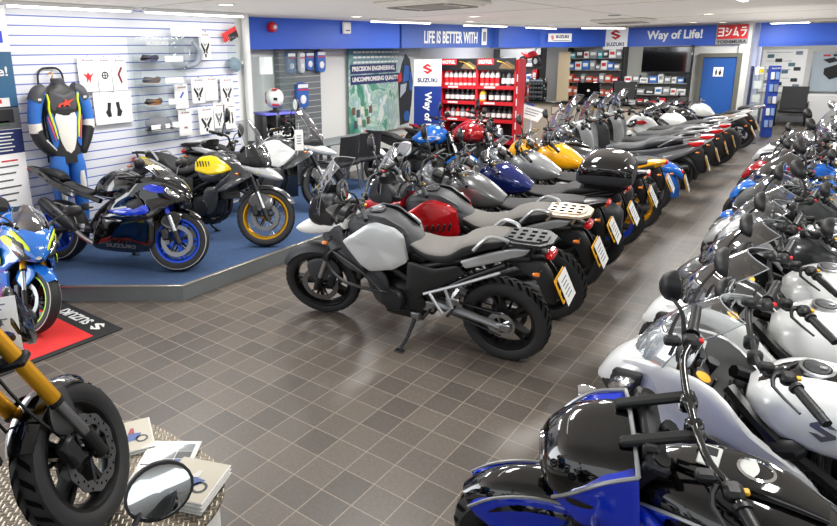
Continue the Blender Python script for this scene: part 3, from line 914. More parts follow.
def naked(label, x, y, head, q=1, z=0, lean=9, tank=GLOSSB, side=None, rim=FRAMEB, seat=SEATB, half=None, shade=None, papers=True, forkM=STEEL, usd=False, tailM=None, topbox=False, pannier=False, grooves=False, stripe=None, round_lamp=True, line=None, holes=False, show_stand=True, decal=None, band=None, cat='motorcycle', lampM=CHROME, nm='naked_motorcycle', turn=16, mir=None):
    r = root_bike(nm, label, cat, x, y, head, lean, z)
    K = 'nak'; WB = 1.44
    side = side or tank; tailM = tailM or tank
    wheel(r, 'front_wheel', WB, .30, .12, .215, 5 if not round_lamp else 3, 'fork' if not round_lamp else 'cast', rim, q, [(.15, .075), (.15, -.075)], stripe=stripe, grooves=26 if (grooves or q > 1) else 0, line=line, holes=holes)
    wheel(r, 'rear_wheel', 0, .315, .175, .215, 5 if not round_lamp else 3, 'fork' if not round_lamp else 'cast', rim, q, [(.11, -.09)], stripe=stripe, grooves=26 if (grooves or q > 1) else 0)
    fork(r, WB, .30, 25, .70, q, usd, forkM, STEEL if usd else ALLOY, key=(K, usd))
    def fm(b):
        b.arc_shell(WB, .30, .325, .15, 40 if not usd else 60, 150, m=0, n=14, drop=.04)
        b.panel([(WB + .0, .075, .58), (WB - .1, .085, .6), (WB - .16, .095, .47), (WB - .08, .1, .42), (WB - .02, .095, .46)], .006, 1)
    part('front_mudguard', fm, [tank if not usd else GLOSSB, BLACKP], r, key=(K, usd))
    swing(r, .50, .38, 0, .315, .175, K, DALLOY, q)
    engine(r, 'inline', q, K, ENG, DALLOY)
    exhaust(r, 'low' if usd else 'std', q, K)
    if show_stand: stand(r, K)
    pegs(r, K)
    frame_tubes(r, K, [[(1.10, .05, .84), (.95, .15, .76), (.66, .16, .60), (.5, .12, .40)], [(.62, .13, .68), (.2, .12, .76), (-.2, .08, .84)], [(1.08, .06, .74), (1.0, .13, .45), (.9, .15, .28), (.6, .14, .24)]], .02, FRAMEB, q)
    def fk(b):
        b.loft([(1.14, .82, .93, .075, 2.4), (1.08, .77, .99, .12, 2.5), (.98, .73, 1.035, .155, 2.6, -.1), (.86, .72, 1.04, .16, 2.6, -.12), (.74, .72, .98, .145, 2.5, -.1), (.64, .74, .90, .115, 2.3), (.57, .77, .84, .08)], 24, 0, 3)
    t = part('fuel_tank', fk, tank, r, key=K)
    cap(t, .93, 1.042, K, tilt=2)
    if band:
        def fbd(b):
            b.panel([(1.06, .135, .86), (.90, .165, .86), (.72, .145, .83), (.72, .14, .80), (.90, .16, .81), (1.06, .13, .82)], .012, 0, thick=.01)
        part2('tank_stripe', fbd, band, t, key=K)
    if decal:
        def fd(b):
            for s in b.sides:
                b.T = basis((.86, s * .168, .90), (-s, 0, 0), (0, -s * .12, 1))
                s_logo(b, Matrix.Identity(4), .09, 0)
        part2('tank_emblem', fd, decal, t, key=K)
    def fse(b):
        b.loft([(.62, .76, .82, .09), (.52, .75, .80, .125, 3), (.38, .75, .805, .15, 3.2), (.28, .76, .83, .145, 3.2), (.18, .79, .88, .13, 3.2), (.0, .82, .90, .115, 3), (-.12, .85, .90, .085, 2.6)], 22, 0, 3)
    part('seat', fse, seat, r, key=K)
    def fta(b):
        b.panel([(.34, .13, .76), (.1, .12, .81), (-.16, .085, .88), (-.3, .05, .90), (-.26, .05, .85), (.0, .11, .74), (.28, .14, .66), (.44, .15, .66)], .018, 0)
        b.loft([(-.08, .83, .89, .08), (-.2, .86, .905, .065), (-.31, .875, .905, .04)], 14, 0, 2)
    part('tail_fairing', fta, tailM, r, key=K)
    def fsc(b):
        b.panel([(.58, .15, .75), (.42, .15, .74), (.36, .15, .62), (.5, .15, .52), (.6, .155, .6)], .016, 0)
    part2('side_cover', fsc, side, r, key=K)
    if half:
        def fh(b):
            b.panel([(1.46, .06, .98), (1.34, .13, 1.04), (1.2, .17, .98), (1.12, .19, .84), (1.16, .18, .70), (1.28, .16, .72), (1.42, .10, .82)], .03, 0)
            b.loft([(1.50, .84, .93, .06), (1.44, .80, 1.02, .12, 2.6), (1.34, .80, 1.08, .14, 2.6), (1.26, .84, 1.05, .13)], 18, 0, 3)
        part('half_fairing', fh, half, r, key=K)
        def fhl(b):
            b.T = Matrix.Translation((1.485, 0, .90)) @ Matrix.Diagonal((.7, 1.5, .8, 1))
            b.lathe([(.07, -.02), (.06, .025), (0, .04)], axis=(1, 0, .3), n=20, m=0)
            b.lathe([(.055, .01), (0, -.015)], c=(.01, 0, 0), axis=(1, 0, .3), n=20, m=1)
        part('headlight', fhl, [LENS, REFL], r, key=K)
        screen(r, 1.42, 1.0, 1.22, 1.21, .15, .11, .12, shade or CLEAR, (K, 'h'))
    elif round_lamp:
        lamp(r, 'headlight', (1.38, 0, .90), .088, .11, K, lampM)
        if shade: screen(r, 1.40, .98, 1.26, 1.22, .15, .12, .10, shade, (K, 'f'))
    else:
        def fh(b):
            b.panel([(1.42, .05, .98), (1.32, .1, 1.03), (1.26, .12, .94), (1.3, .11, .82), (1.42, .06, .80)], .02, 0)
            b.loft([(1.46, .84, .93, .05), (1.40, .80, .98, .085, 2.6), (1.30, .82, 1.0, .09)], 16, 0, 3)
        part('headlight_cowl', fh, GLOSSB, r, key=K)
        lamp(r, 'headlight', (1.45, 0, .88), .05, .03, K, BLACKP, (1, 1.2, .9))
        def frs(b):
            b.panel([(1.16, .17, .86), (1.02, .2, .84), (.92, .2, .7), (1.0, .2, .56), (1.1, .19, .66)], .02, 0)
        part2('radiator_shroud', frs, side, r, key=K)
    gauges(r, 1.22, 1.04, K, tilt=-40)
    bars(r, 1.05, 1.05, .39, .06, .13, q, K, CHROME if lampM is CHROME and round_lamp else BLACKP)
    if mir: mirrors(r, (1.0, .25, 1.11), mir[0], q, (K, 'm'), M=BLACKP, sc=mir[1], yaw=mir[2], tilt=mir[3], sides=mir[4])
    else: mirrors(r, (1.0, .25, 1.11), (1.03, .38, 1.27), q, K, M=BLACKP)
    turn_front(r, WB, .30, 25, turn, FRONT | {'mirror', 'instrument_panel'} | (set() if half else {'headlight', 'headlight_cowl', 'windscreen'}))
    def ftl(b):
        b.box((-.315, 0, .885), (.035, .10, .04), 0, .012)
    part('tail_light', ftl, REDL, r, key=K)
    def ftu(b):
        b.panel([(-.06, .03, .80), (-.22, .03, .85), (-.30, .05, .70), (-.315, .06, .57), (-.27, .06, .56), (-.2, .05, .68)], .02, 0)
    part('tail_undertray', ftu, BLACKP, r, key=K)
    indicators(r, ((1.30, .2, .88), (-.27, .17, .78)) if not usd else ((-.27, .17, .78),), K)
    if papers is not None: plate(r, -.36, .64, K, 24, papers)
    if topbox:
        def ftb(b):
            b.loft([(.12, .95, 1.09, .19, 3), (.06, .93, 1.18, .235, 3.2), (-.1, .92, 1.22, .255, 3.2), (-.28, .92, 1.20, .24, 3), (-.36, .95, 1.13, .19, 2.6)], 28, 0, 4, mf=lambda c, n: 1 if c.z < 1.05 else 0)
        part('top_box', ftb, [GLOSSB, DARKP], r, key=K)
        part('luggage_rack', lambda b: b.box((-.1, 0, .905), (.34, .2, .05), 0, .01), BLACKP, r, key=K)
    if pannier: panniers(r, K)
    return r

TS = [(1.0, .76, .86, .09, 2.4), (.94, .72, .915, .145, 2.8), (.84, .70, .97, .172, 2.9, -.12), (.70, .69, .97, .172, 2.9, -.16), (.58, .69, .895, .145, 2.6), (.51, .71, .81, .10, 2.3), (.47, .72, .76, .07)]
def sport(label, x, y, head, q=1, z=0, lean=9, body=GLOSSB, accent=None, accent2=None, rim=FRAMEB, shade=SMOKE, seat=SEATB, papers=True, forkM=GOLD, letters=None, touring=False, line=None, stripe=None, tank=None, strip=None, show_stand=True, exM=STEEL, tank_tail=None, decal=None, turn=16, size=1.0):
    r = root_bike('sport_motorcycle', label, 'motorcycle', x, y, head, lean, z)
    K = 'spt'; WB = 1.42
    tank = tank or body
    wheel(r, 'front_wheel', WB, .30, .12, .215, 5, 'fork', rim, q, [(.155, .075), (.155, -.075)], stripe=stripe, line=line, grooves=0)
    wheel(r, 'rear_wheel', 0, .318, .19, .215, 5, 'fork', rim, q, [(.11, -.1)], stripe=stripe, line=line)
    fork(r, WB, .30, 24, .66, q, True, forkM, STEEL, key=K)
    def fm(b):
        b.arc_shell(WB, .30, .322, .15, 48, 150, m=0, n=14, drop=.045)
        b.panel([(WB + .03, .075, .56), (WB - .1, .085, .6), (WB - .18, .095, .47), (WB - .06, .1, .40), (WB - .0, .095, .45)], .01, 0)
    part('front_mudguard', fm, body, r, key=K)
    swing(r, .50, .38, 0, .318, .19, K, DALLOY, q, beam=.035)
    engine(r, 'inline', min(q, 1), K)
    exhaust(r, 'sport', q, K, STEEL, exM)
    if show_stand: stand(r, K)
    pegs(r, K, ((.36, .2, .36), (.16, .2, .54)))
    frame_tubes(r, K, [[(1.06, .06, .84), (.9, .16, .74), (.66, .17, .58), (.48, .12, .38)], [(.6, .12, .66), (.2, .1, .76), (-.2, .06, .90)]], .028, FRAMEB, q)
    def fk(b):
        b.loft(TS, 24, 0, 3)
    t = part('fuel_tank', fk, tank, r, key=K)
    cap(t, .80, .978, K, tilt=-2, r=.045)
    if strip:
        def fst(b):
            def g(u, v):
                x = .97 - .36 * u; z, w = top_at(TS, x); y = (v - .5) * .13 * (1 - .3 * u)
                return (x, y, z + .0035 - .35 * y * y / max(w, .05))
            b.sheet(g, 16, 4, 0)
        part('tank_strip', fst, strip, t, key=K)
    if decal:
        def fd(b):
            for s in b.sides:
                b.T = basis((.76, s * .172, .84), (-s, 0, 0), (0, -s * .25, 1))
                s_logo(b, Matrix.Identity(4), .085, 0)
        part2('tank_emblem', fd, decal, t, key=K)
    def fse(b):
        b.loft([(.50, .72, .76, .07), (.42, .70, .745, .12, 3), (.3, .70, .755, .14, 3.2), (.18, .72, .78, .13, 3), (.10, .74, .83, .10)], 20, 0, 3)
        if touring:
            b.loft([(.14, .77, .85, .1), (0, .80, .89, .11, 3), (-.2, .84, .90, .09, 3), (-.28, .86, .89, .06)], 20, 0, 2)
        else:
            b.loft([(.06, .84, .90, .06), (-.02, .87, .94, .085, 3), (-.16, .91, .96, .08, 3), (-.24, .93, .955, .05)], 18, 0, 2)
    part('seat', fse, seat, r, key=K)
    def fta(b):
        b.panel([(.30, .13, .74), (.08, .12, .82), (-.14, .09, .92), (-.36, .03, .975), (-.40, .025, .955), (-.2, .07, .86), (.05, .12, .75), (.25, .14, .68)], .018, 0)
        b.loft([(.06, .78, .86, .09), (-.1, .84, .92, .085), (-.28, .90, .955, .055), (-.42, .945, .97, .02)], 16, 0, 2)
    part('tail_fairing', fta, tank_tail or body, r, key=K)
    def fu(b):
        # side fairing, upper nose and belly
        b.panel([(1.50, .07, .78), (1.44, .10, .87), (1.28, .17, .93), (1.10, .20, .90), (.96, .215, .76), (.80, .215, .66), (.74, .215, .55), (1.0, .23, .50), (1.22, .215, .52), (1.34, .17, .62), (1.47, .10, .70)], .03, 0, thick=.02)
        b.panel([(1.24, .20, .56), (1.0, .225, .54), (.72, .215, .56), (.62, .20, .46), (.54, .17, .22), (.70, .15, .17), (1.02, .15, .18), (1.22, .17, .24), (1.26, .18, .40)], .03, 0, thick=.02)
        b.loft([(1.24, .2, .27, .12), (1.0, .155, .25, .16, 2.6), (.7, .15, .25, .15, 2.6), (.52, .18, .24, .1)], 16, 0, 2)
        b.loft([(1.565, .69, .735, .03, 2.2), (1.52, .67, .82, .085, 2.3), (1.44, .655, .895, .135, 2.4), (1.34, .655, .945, .165, 2.6), (1.24, .68, .945, .17, 2.8)], 22, 0, 3, caps=False)
    fa = part('fairing', fu, body, r, key=K)
    if accent:
        def fac(b):
            b.panel([(1.20, .235, .66), (.98, .245, .62), (.78, .235, .58), (.98, .25, .55), (1.22, .24, .58)], .012, 0, thick=.004)
            b.panel([(1.42, .14, .80), (1.26, .20, .86), (1.16, .225, .82), (1.3, .2, .78)], .012, 0, thick=.004)
        part2('fairing_flash', fac, accent, fa, key=K)
    if accent2:
        def fac2(b):
            b.panel([(1.52, .075, .80), (1.36, .16, .91), (1.28, .185, .90), (1.4, .15, .83), (1.5, .09, .76)], .014, 0, thick=.004)
        part2('yellow_flash', fac2, accent2, fa, key=K)
    def fin(b):
        b.panel([(1.12, .235, .72), (.98, .24, .66), (1.06, .245, .60), (1.18, .235, .64)], .012, 0, thick=.003)
    part2('side_vent', fin, BLACKP, fa, key=K)
    if letters:
        for s in (1, -1):
            text(letters, .34, .036, GREYP, basis((.92, s * .2335, .245), (-s, 0, .03 * 0), (0, s * .22, 1)), fa, bold=.02)
    def fhl(b):
        b.T = Matrix.Translation((1.528, 0, .74)) @ Matrix.Diagonal((.55, .7, .8, 1))
        b.lathe([(.07, -.03), (.062, .02), (0, .035)], axis=(1, 0, .35), n=20, m=0)
        b.lathe([(.056, .012), (0, -.012)], c=(.012, 0, 0), axis=(1, 0, .35), n=20, m=1)
        b.T = None
        for s in (1, -1):
            b.panel([(1.50, .115, .725), (1.46, .135, .80), (1.38, .175, .83), (1.41, .17, .755)], .022, 0, mirror=False, side=s)
            b.panel([(1.495, .112, .735), (1.46, .13, .79), (1.395, .168, .815), (1.42, .165, .765)], .016, 1, mirror=False, side=s)
    part('headlight', fhl, [LENS, REFL], r, key=K)
    def fls(b):
        b.panel([(1.545, .06, .71), (1.47, .11, .83), (1.35, .17, .875), (1.37, .175, .75), (1.48, .13, .685)], .014, 0, thick=.004, sharp=True)
    part2('lamp_surround', fls, BLACKP, r, key=K)
    if touring:
        screen(r, 1.42, .91, 1.13, 1.20, .17, .145, .13, shade, (K, 't'), bow=.05)
    else:
        screen(r, 1.44, .87, 1.10, 1.10, .155, .12, .13, shade, K, bow=.06)
    gauges(r, 1.20, .95, K, tilt=-50, w=.18)
    if touring:
        bars(r, 1.0, 1.0, .37, .045, .13, q, (K, 't'))
        mirrors(r, (1.26, .17, 1.0), (1.16, .38, 1.17), q, (K, 't'))
    else:
        bars(r, 1.05, .90, .34, 0, .14, q, K, clip=True)
        mirrors(r, (1.30, .15, .95), (1.22, .36, 1.06), q, K)
    turn_front(r, WB, .30, 24, turn, FRONT); r.scale = (size,) * 3
    def ftl(b):
        b.box((-.40, 0, .945), (.03, .07, .025), 0, .01)
    part('tail_light', ftl, REDL, r, key=K)
    def ftu(b):
        b.panel([(-.2, .03, .88), (-.34, .03, .93), (-.50, .04, .76), (-.54, .05, .62), (-.48, .05, .61), (-.38, .04, .74)], .025, 0)
    if papers is not None: part('plate_holder', ftu, BLACKP, r, key=K)
    if papers is not None: indicators(r, ((-.42, .14, .80),), K)
    if papers is not None: plate(r, -.53, .68, K, 26, papers)
    return r

def cruiser(label, x, y, head, q=1, z=0, lean=6, tank=GLOSSB, body=None, seat=SEATB, nacelle=True, trim=None, papers=True, whites=None, saddle=False, turn=20):
    r = root_bike('cruiser_motorcycle', label, 'motorcycle', x, y, head, lean, z)
    K = 'cru'; WB = 1.555
    body = body or tank; trim = trim or SILVERP
    wheel(r, 'front_wheel', WB, .315, .135, .23, 5, 'fork', FRAMEB if nacelle else ALLOY, q, [(.15, .08), (.15, -.08)], grooves=24 if q > 1 else 0)
    wheel(r, 'rear_wheel', 0, .33, .22, .22, 5, 'cast', FRAMEB if nacelle else ALLOY, q, [(.14, -.11)])
    fork(r, WB, .315, 31, .78, q, True, FRAMEB if nacelle else CHROME, STEEL if nacelle else CHROME, gap=.12, key=(K, nacelle))
    def fm(b):
        b.arc_shell(WB, .315, .35, .20, 42, 178, m=0, n=18, drop=.07, nw=10)
    part('front_mudguard', fm, tank, r, key=K)
    def ring(r_, y, angs): return [(WB + r_ * cos(radians(t)), y, .315 + r_ * sin(radians(t))) for t in angs]
    def fms(b):
        b.panel(ring(.322, .072, (44, 66, 90, 115, 140, 168)) + ring(.20, .108, (165, 130, 100, 75, 50)), .022, 0)
    part2('mudguard_side', fms, body, r, key=K, label='painted side of the front mudguard')
    def fmt(b):
        for s in b.sides: b.tube([(x, s * y, z) for x, y, z in ring(.328, .075, (44, 66, 90, 115, 140, 168))], .006, 6, 0, k=4)
    part2('mudguard_trim', fmt, trim, r, key=K)
    swing(r, .55, .34, 0, .33, .22, K, FRAMEB, q, chain=False)
    engine(r, 'vtwin', q, (K,), ENG if nacelle else ALLOY, CHROME)
    exhaust(r, 'cruiser', q, K, CHROME)
    stand(r, K, .7, .2, .16, .3, .033)
    pegs(r, K, ((.98, .26, .30), (.3, .2, .36)))
    frame_tubes(r, K, [[(1.22, .04, .78), (1.12, .12, .5), (1.05, .14, .22), (.6, .14, .18), (.45, .12, .4)], [(.6, .13, .56), (.2, .13, .55), (-.1, .12, .5)]], .02, FRAMEB, q)
    def fk(b):
        b.loft([(1.24, .74, .82, .07, 2.3), (1.16, .68, .865, .125, 2.4), (1.02, .63, .90, .185, 2.5, -.15), (.86, .62, .895, .19, 2.5, -.15), (.72, .63, .85, .155, 2.4, -.1), (.60, .66, .79, .10, 2.3), (.52, .69, .74, .05)], 28, 0, 4)
    t = part('fuel_tank', fk, tank, r, key=K)
    def fkp(b):
        b.panel([(1.16, .135, .76), (1.02, .17, .80), (.84, .175, .79), (.68, .15, .74), (.62, .125, .70), (.78, .175, .65), (1.0, .20, .65), (1.14, .15, .69)], .022, 0, thick=.01)
    part2('tank_side', fkp, body, t, key=K, label='painted lower side of the tank')
    def fkt(b):
        for s in b.sides:
            b.tube([(1.17, s * .14, .775), (1.02, s * .185, .815), (.84, s * .19, .805), (.68, s * .158, .755), (.61, s * .13, .71)], .006, 6, 0, k=4)
    part2('tank_trim', fkt, trim, t, key=K)
    if nacelle:
        def fsr(b):
            b.panel([(1.24, .10, .74), (1.10, .20, .76), (.95, .235, .66), (.92, .225, .50), (1.04, .21, .40), (1.16, .17, .50)], .03, 0, thick=.02)
        part2('radiator_shroud', fsr, body, r, key=K, label='painted shroud below the tank')
    def fgd(b):
        b.loft([(1.10, .87, .90, .06, 2.6), (1.0, .885, .925, .085, 2.8), (.84, .88, .925, .075, 2.8), (.72, .85, .88, .04)], 20, 0, 3)
        b.lathe([(.05, 0), (.05, .01), (.042, .013), (.04, .008)], c=(.90, 0, .92), axis=(-.06, 0, 1), n=28, m=1)
        b.lathe([(.041, .008), (0, .010)], c=(.90, 0, .92), axis=(-.06, 0, 1), n=28, m=2)
        b.box((1.02, 0, .925), (.06, .10, .006), 2, .003)
        b.box((1.02, -.02, .928), (.04, .04, .004), 3, .002)
    part('tank_console', fgd, [GLOSSB, CHROME, DIALW, DIAL], t, key=K)
    def fse(b):
        b.loft([(.66, .68, .74, .06), (.56, .62, .70, .13, 2.8), (.40, .60, .69, .185, 3), (.24, .61, .715, .18, 3), (.15, .65, .76, .14, 2.8), (.0, .70, .77, .12, 3), (-.2, .70, .755, .10, 2.6)], 24, 0, 3)
    part('seat', fse, seat, r, key=K)
    def frf(b):
        b.arc_shell(0, .33, .40, .25, 40, 190, m=0, n=18, drop=.09, nw=10)
        b.loft([(.14, .58, .70, .12), (-.1, .60, .74, .13, 2.6), (-.3, .56, .70, .11), (-.42, .5, .6, .05)], 18, 0, 3)
    part('rear_mudguard', frf, body, r, key=K)
    if nacelle:
        def fn(b):
            b.loft([(1.53, .775, .835, .05, 2.4, -.1), (1.50, .74, .89, .115, 2.5, -.14), (1.43, .71, .945, .165, 2.6, -.18), (1.33, .70, .972, .19, 2.8, -.2), (1.24, .73, .975, .19, 2.8, -.2)], 30, 0, 4)
        na = part('headlight_nacelle', fn, GLOSSB, r, key=K)
        def fns(b):
            b.panel([(1.43, .168, .84), (1.34, .176, .915), (1.24, .165, .945), (1.235, .222, .77), (1.30, .222, .72), (1.41, .195, .715), (1.49, .135, .755)], .012, 0, thick=.03, sharp=True)
        part2('nacelle_side', fns, body, na, key=K, label='blue side panel of the nacelle')
        def fnt(b):
            for s in (1, -1):
                b.tube([(1.49, s * .142, .76), (1.43, s * .176, .842), (1.34, s * .183, .917), (1.24, s * .172, .947)], .0065, 6, 0, k=4)
            b.tube([(1.242, .172, .947), (1.242, .09, .976), (1.242, -.09, .976), (1.242, -.172, .947)], .007, 6, 0, k=3)
        part('nacelle_trim', fnt, trim, na, key=K)
        def fhl(b):
            b.T = Matrix.Translation((1.52, 0, .81)) @ Matrix.Diagonal((.6, 1.1, .9, 1))
            b.lathe([(.075, -.03), (.066, .008), (0, .02)], axis=(1, 0, 0), n=24, m=0)
            b.lathe([(.06, .0), (0, -.02)], c=(.006, 0, 0), axis=(1, 0, 0), n=24, m=1)
        part('headlight', fhl, [LENS, REFL], na, key=K)
        def frs(b):
            for s in b.sides:
                b.box((1.17, s * .075, 1.015), (.24, .036, .028), 0, .008, rot=(0, radians(16), 0))
                b.box((1.20, s * .09, .93), (.05, .05, .16), 0, .01)
        part2('bar_riser', frs, BLACKP, r, key=K)
        bars(r, 1.08, 1.06, .44, .02, .09, q, K, GLOSSB)
        mirrors(r, (1.05, .31, 1.08), (1.07, .43, 1.20), q, K, M=BLACKP, sc=(1, .72, .98), sides=(-1,) if q > 2 else (1, -1))
    else:
        lamp(r, 'headlight', (1.42, 0, .86), .1, .13, K, CHROME)
        gauges(r, 1.26, .98, K, w=.12)
        bars(r, 1.14, 1.02, .42, .09, .22, q, (K, 1), CHROME)
        mirrors(r, (1.02, .30, 1.1), (1.06, .40, 1.25), q, (K, 1), M=CHROME, stemM=CHROME)
        if whites: screen(r, 1.36, .98, 1.14, 1.38, .22, .20, .08, whites, (K, 'w'))
    def ftl(b):
        b.box((-.40, 0, .60), (.05, .1, .06), 0, .02)
    part('tail_light', ftl, REDL, r, key=K)
    if nacelle:
        def fi(b):
            for s in b.sides:
                b.tube([(1.36, s * .15, .76), (1.37, s * .28, .78)], .01, 6, 0)
                b.T = Matrix.Translation((1.37, s * .30, .78)) @ Matrix.Diagonal((1, 1, .8, 1))
                b.lathe([(0, -.05), (.025, -.045), (.036, 0), (.03, .02)], axis=(1, 0, 0), n=14, m=0)
                b.lathe([(.03, .02), (0, .026)], axis=(1, 0, 0), n=14, m=1)
                b.T = None
        part2('indicator', fi, [CHROME, LENS], r, key=(K, 'n'))
    else:
        indicators(r, ((1.36, .22, .76), (-.3, .2, .62)), K)
    turn_front(r, WB, .315, 31, turn, FRONT | {'mirror', 'mudguard_side', 'mudguard_trim', 'headlight_nacelle', 'bar_riser', 'headlight', 'instrument_panel', 'windscreen', 'indicator'} if nacelle else FRONT | {'mirror', 'mudguard_side', 'mudguard_trim', 'headlight', 'instrument_panel', 'windscreen'})
    if papers is not None: plate(r, -.46, .46, K, 18, papers)
    if saddle: panniers(r, K)
    return r

def scooter(label, x, y, head, q=1, z=0, lean=4, body=SILVERP, dark=DARKP, shade=CLEAR, seat=SEATB, papers=True, screen_top=1.42):
    r = root_bike('maxi_scooter', label, 'scooter', x, y, head, lean, z)
    K = 'sco'; WB = 1.58
    wheel(r, 'front_wheel', WB, .275, .12, .19, 5, 'cast', FRAMEB, q, [(.13, .075)])
    wheel(r, 'rear_wheel', 0, .265, .15, .18, 5, 'cast', FRAMEB, q, [(.12, -.085)])
    fork(r, WB, .275, 25, .55, q, False, STEEL, DALLOY, key=K)
    def fm(b): b.arc_shell(WB, .275, .305, .15, 20, 170, m=0, n=12, drop=.05)
    part('front_mudguard', fm, body, r, key=K)
    def fb(b):
        b.panel([(1.70, .10, .74), (1.58, .18, .95), (1.40, .24, 1.02), (1.24, .25, .9), (1.18, .24, .6), (1.2, .2, .30), (1.32, .2, .28), (1.40, .2, .50), (1.62, .15, .62)], .04, 0)
        b.loft([(1.76, .70, .78, .06, 2.4), (1.66, .62, .90, .17, 2.6), (1.52, .60, 1.0, .22, 2.8), (1.38, .62, 1.04, .235, 2.8), (1.28, .70, 1.02, .2)], 22, 0, 3)
        b.loft([(1.26, .28, .62, .2, 3), (1.1, .22, .56, .2, 3), (.8, .22, .58, .22, 3), (.5, .24, .62, .2, 3)], 18, 1, 2)
        b.panel([(.95, .22, .60), (.6, .23, .70), (.2, .2, .76), (-.3, .12, .86), (-.46, .06, .86), (-.34, .12, .74), (.05, .2, .56), (.5, .23, .40), (.95, .23, .42)], .03, 0)
        b.loft([(.3, .6, .74, .17), (0, .66, .80, .15, 2.8), (-.25, .74, .86, .11, 2.6), (-.45, .83, .88, .05)], 18, 0, 2)
    part('body_fairing', fb, [body, dark], r, key=K)
    def ft(b):
        b.box((.1, .0, .32), (.6, .22, .22), 0, .05)
        b.tube([(.4, -.2, .3), (.1, -.22, .34), (-.3, -.22, .42)], [.03, .07, .055], 12, 1)
    part('engine', ft, [ENG, DALLOY], r, key=K)
    swing(r, .4, .34, 0, .265, .15, K, DALLOY, q, chain=False)
    def fse(b):
        b.loft([(.80, .66, .74, .12), (.68, .68, .78, .17, 3), (.45, .69, .79, .2, 3.2), (.3, .72, .83, .19, 3.2), (.22, .76, .88, .175, 3.2), (0, .82, .92, .16, 3), (-.2, .85, .92, .12, 2.6)], 22, 0, 3)
    part('seat', fse, seat, r, key=K)
    def frl(b):
        for s in (1, -1):
            b.tube([(.1, s * .19, .80), (-.1, s * .19, .92), (-.34, s * .13, .96), (-.40, 0, .96)], .014, 8, 0, k=4)
    part('grab_rail', frl, body, r, key=K)
    def ftl(b):
        for s in (1, -1):
            b.panel([(-.26, .135, .86), (-.42, .08, .875), (-.46, .06, .85), (-.36, .11, .81)], .014, 0, mirror=False, side=s)
    part('tail_light', ftl, REDL, r, key=K)
    def fhl(b):
        for s in (1, -1):
            b.panel([(1.74, .05, .76), (1.64, .15, .86), (1.56, .2, .85), (1.62, .17, .76), (1.70, .09, .72)], .02, 0, mirror=False, side=s)
    part('headlight', fhl, LENS, r, key=K)
    screen(r, 1.52, 1.0, 1.28, screen_top, .20, .17, .14, shade, (K, screen_top), bow=.05)
    gauges(r, 1.30, 1.04, K, w=.3)
    bars(r, 1.14, 1.02, .36, .05, .14, q, K)
    mirrors(r, (1.32, .22, 1.02), (1.28, .40, 1.22), q, K)
    def fhu(b):
        b.panel([(-.2, .03, .74), (-.42, .03, .80), (-.5, .05, .62), (-.52, .06, .46), (-.44, .06, .44), (-.34, .05, .6)], .03, 0)
        b.arc_shell(0, .265, .31, .17, 60, 200, n=10, drop=.05)
    part('rear_hugger', fhu, BLACKP, r, key=K)
    indicators(r, ((-.4, .16, .74),), K)
    if papers is not None: plate(r, -.52, .58, K, 18, papers)
    return r
# ------------------------------------------------------------------ setting
def tile_mat():
    m = bpy.data.materials.new('quarry_floor_tiles'); m.use_nodes = True
    nt = m.node_tree; b = nt.nodes['Principled BSDF']; N = nt.nodes.new; L = nt.links.new
    g = N('ShaderNodeNewGeometry')
    ad = N('ShaderNodeVectorMath'); ad.operation = 'ADD'; ad.inputs[1].default_value = (1.79229 + .0 + 19.0, -2.56765 + 19.0, 0)
    L(g.outputs['Position'], ad.inputs[0])
    br = N('ShaderNodeTexBrick'); br.offset = 0.0; br.squash = 1.0
    br.inputs['Scale'].default_value = 1.0
    br.inputs['Brick Width'].default_value = .19; br.inputs['Row Height'].default_value = .19
    br.inputs['Mortar Size'].default_value = .0035; br.inputs['Mortar Smooth'].default_value = .25
    br.inputs['Bias'].default_value = 0
    br.inputs['Color1'].default_value = (*hexc('696159'), 1); br.inputs['Color2'].default_value = (*hexc('554f4a'), 1)
    br.inputs['Mortar'].default_value = (*hexc('8e8377'), 1)
    L(ad.outputs[0], br.inputs['Vector'])
    no = N('ShaderNodeTexNoise'); no.inputs['Scale'].default_value = 55; no.inputs['Detail'].default_value = 6
    L(g.outputs['Position'], no.inputs['Vector'])
    n2 = N('ShaderNodeTexNoise'); n2.inputs['Scale'].default_value = .9; n2.inputs['Detail'].default_value = 3
    L(g.outputs['Position'], n2.inputs['Vector'])
    mx = N('ShaderNodeMix'); mx.data_type = 'RGBA'; mx.blend_type = 'OVERLAY'; mx.inputs['Factor'].default_value = .35
    L(br.outputs['Color'], mx.inputs['A']); L(no.outputs['Fac'], mx.inputs['B'])
    m3 = N('ShaderNodeMix'); m3.data_type = 'RGBA'; m3.blend_type = 'OVERLAY'; m3.inputs['Factor'].default_value = .25
    L(mx.outputs['Result'], m3.inputs['A']); L(n2.outputs['Color'], m3.inputs['B'])
    L(mx.outputs['Result'], b.inputs['Base Color'])
    mr = N('ShaderNodeMapRange'); mr.inputs['To Min'].default_value = .3; mr.inputs['To Max'].default_value = .46
    L(no.outputs['Fac'], mr.inputs['Value']); L(mr.outputs['Result'], b.inputs['Roughness'])
    b.inputs['Specular IOR Level'].default_value = .55
    bp = N('ShaderNodeBump'); bp.inputs['Strength'].default_value = .25; bp.inputs['Distance'].default_value = .002
    iv = N('ShaderNodeMath'); iv.operation = 'SUBTRACT'; iv.inputs[0].default_value = 1
    L(br.outputs['Fac'], iv.inputs[1]); L(iv.outputs[0], bp.inputs['Height']); L(bp.outputs['Normal'], b.inputs['Normal'])
    return m
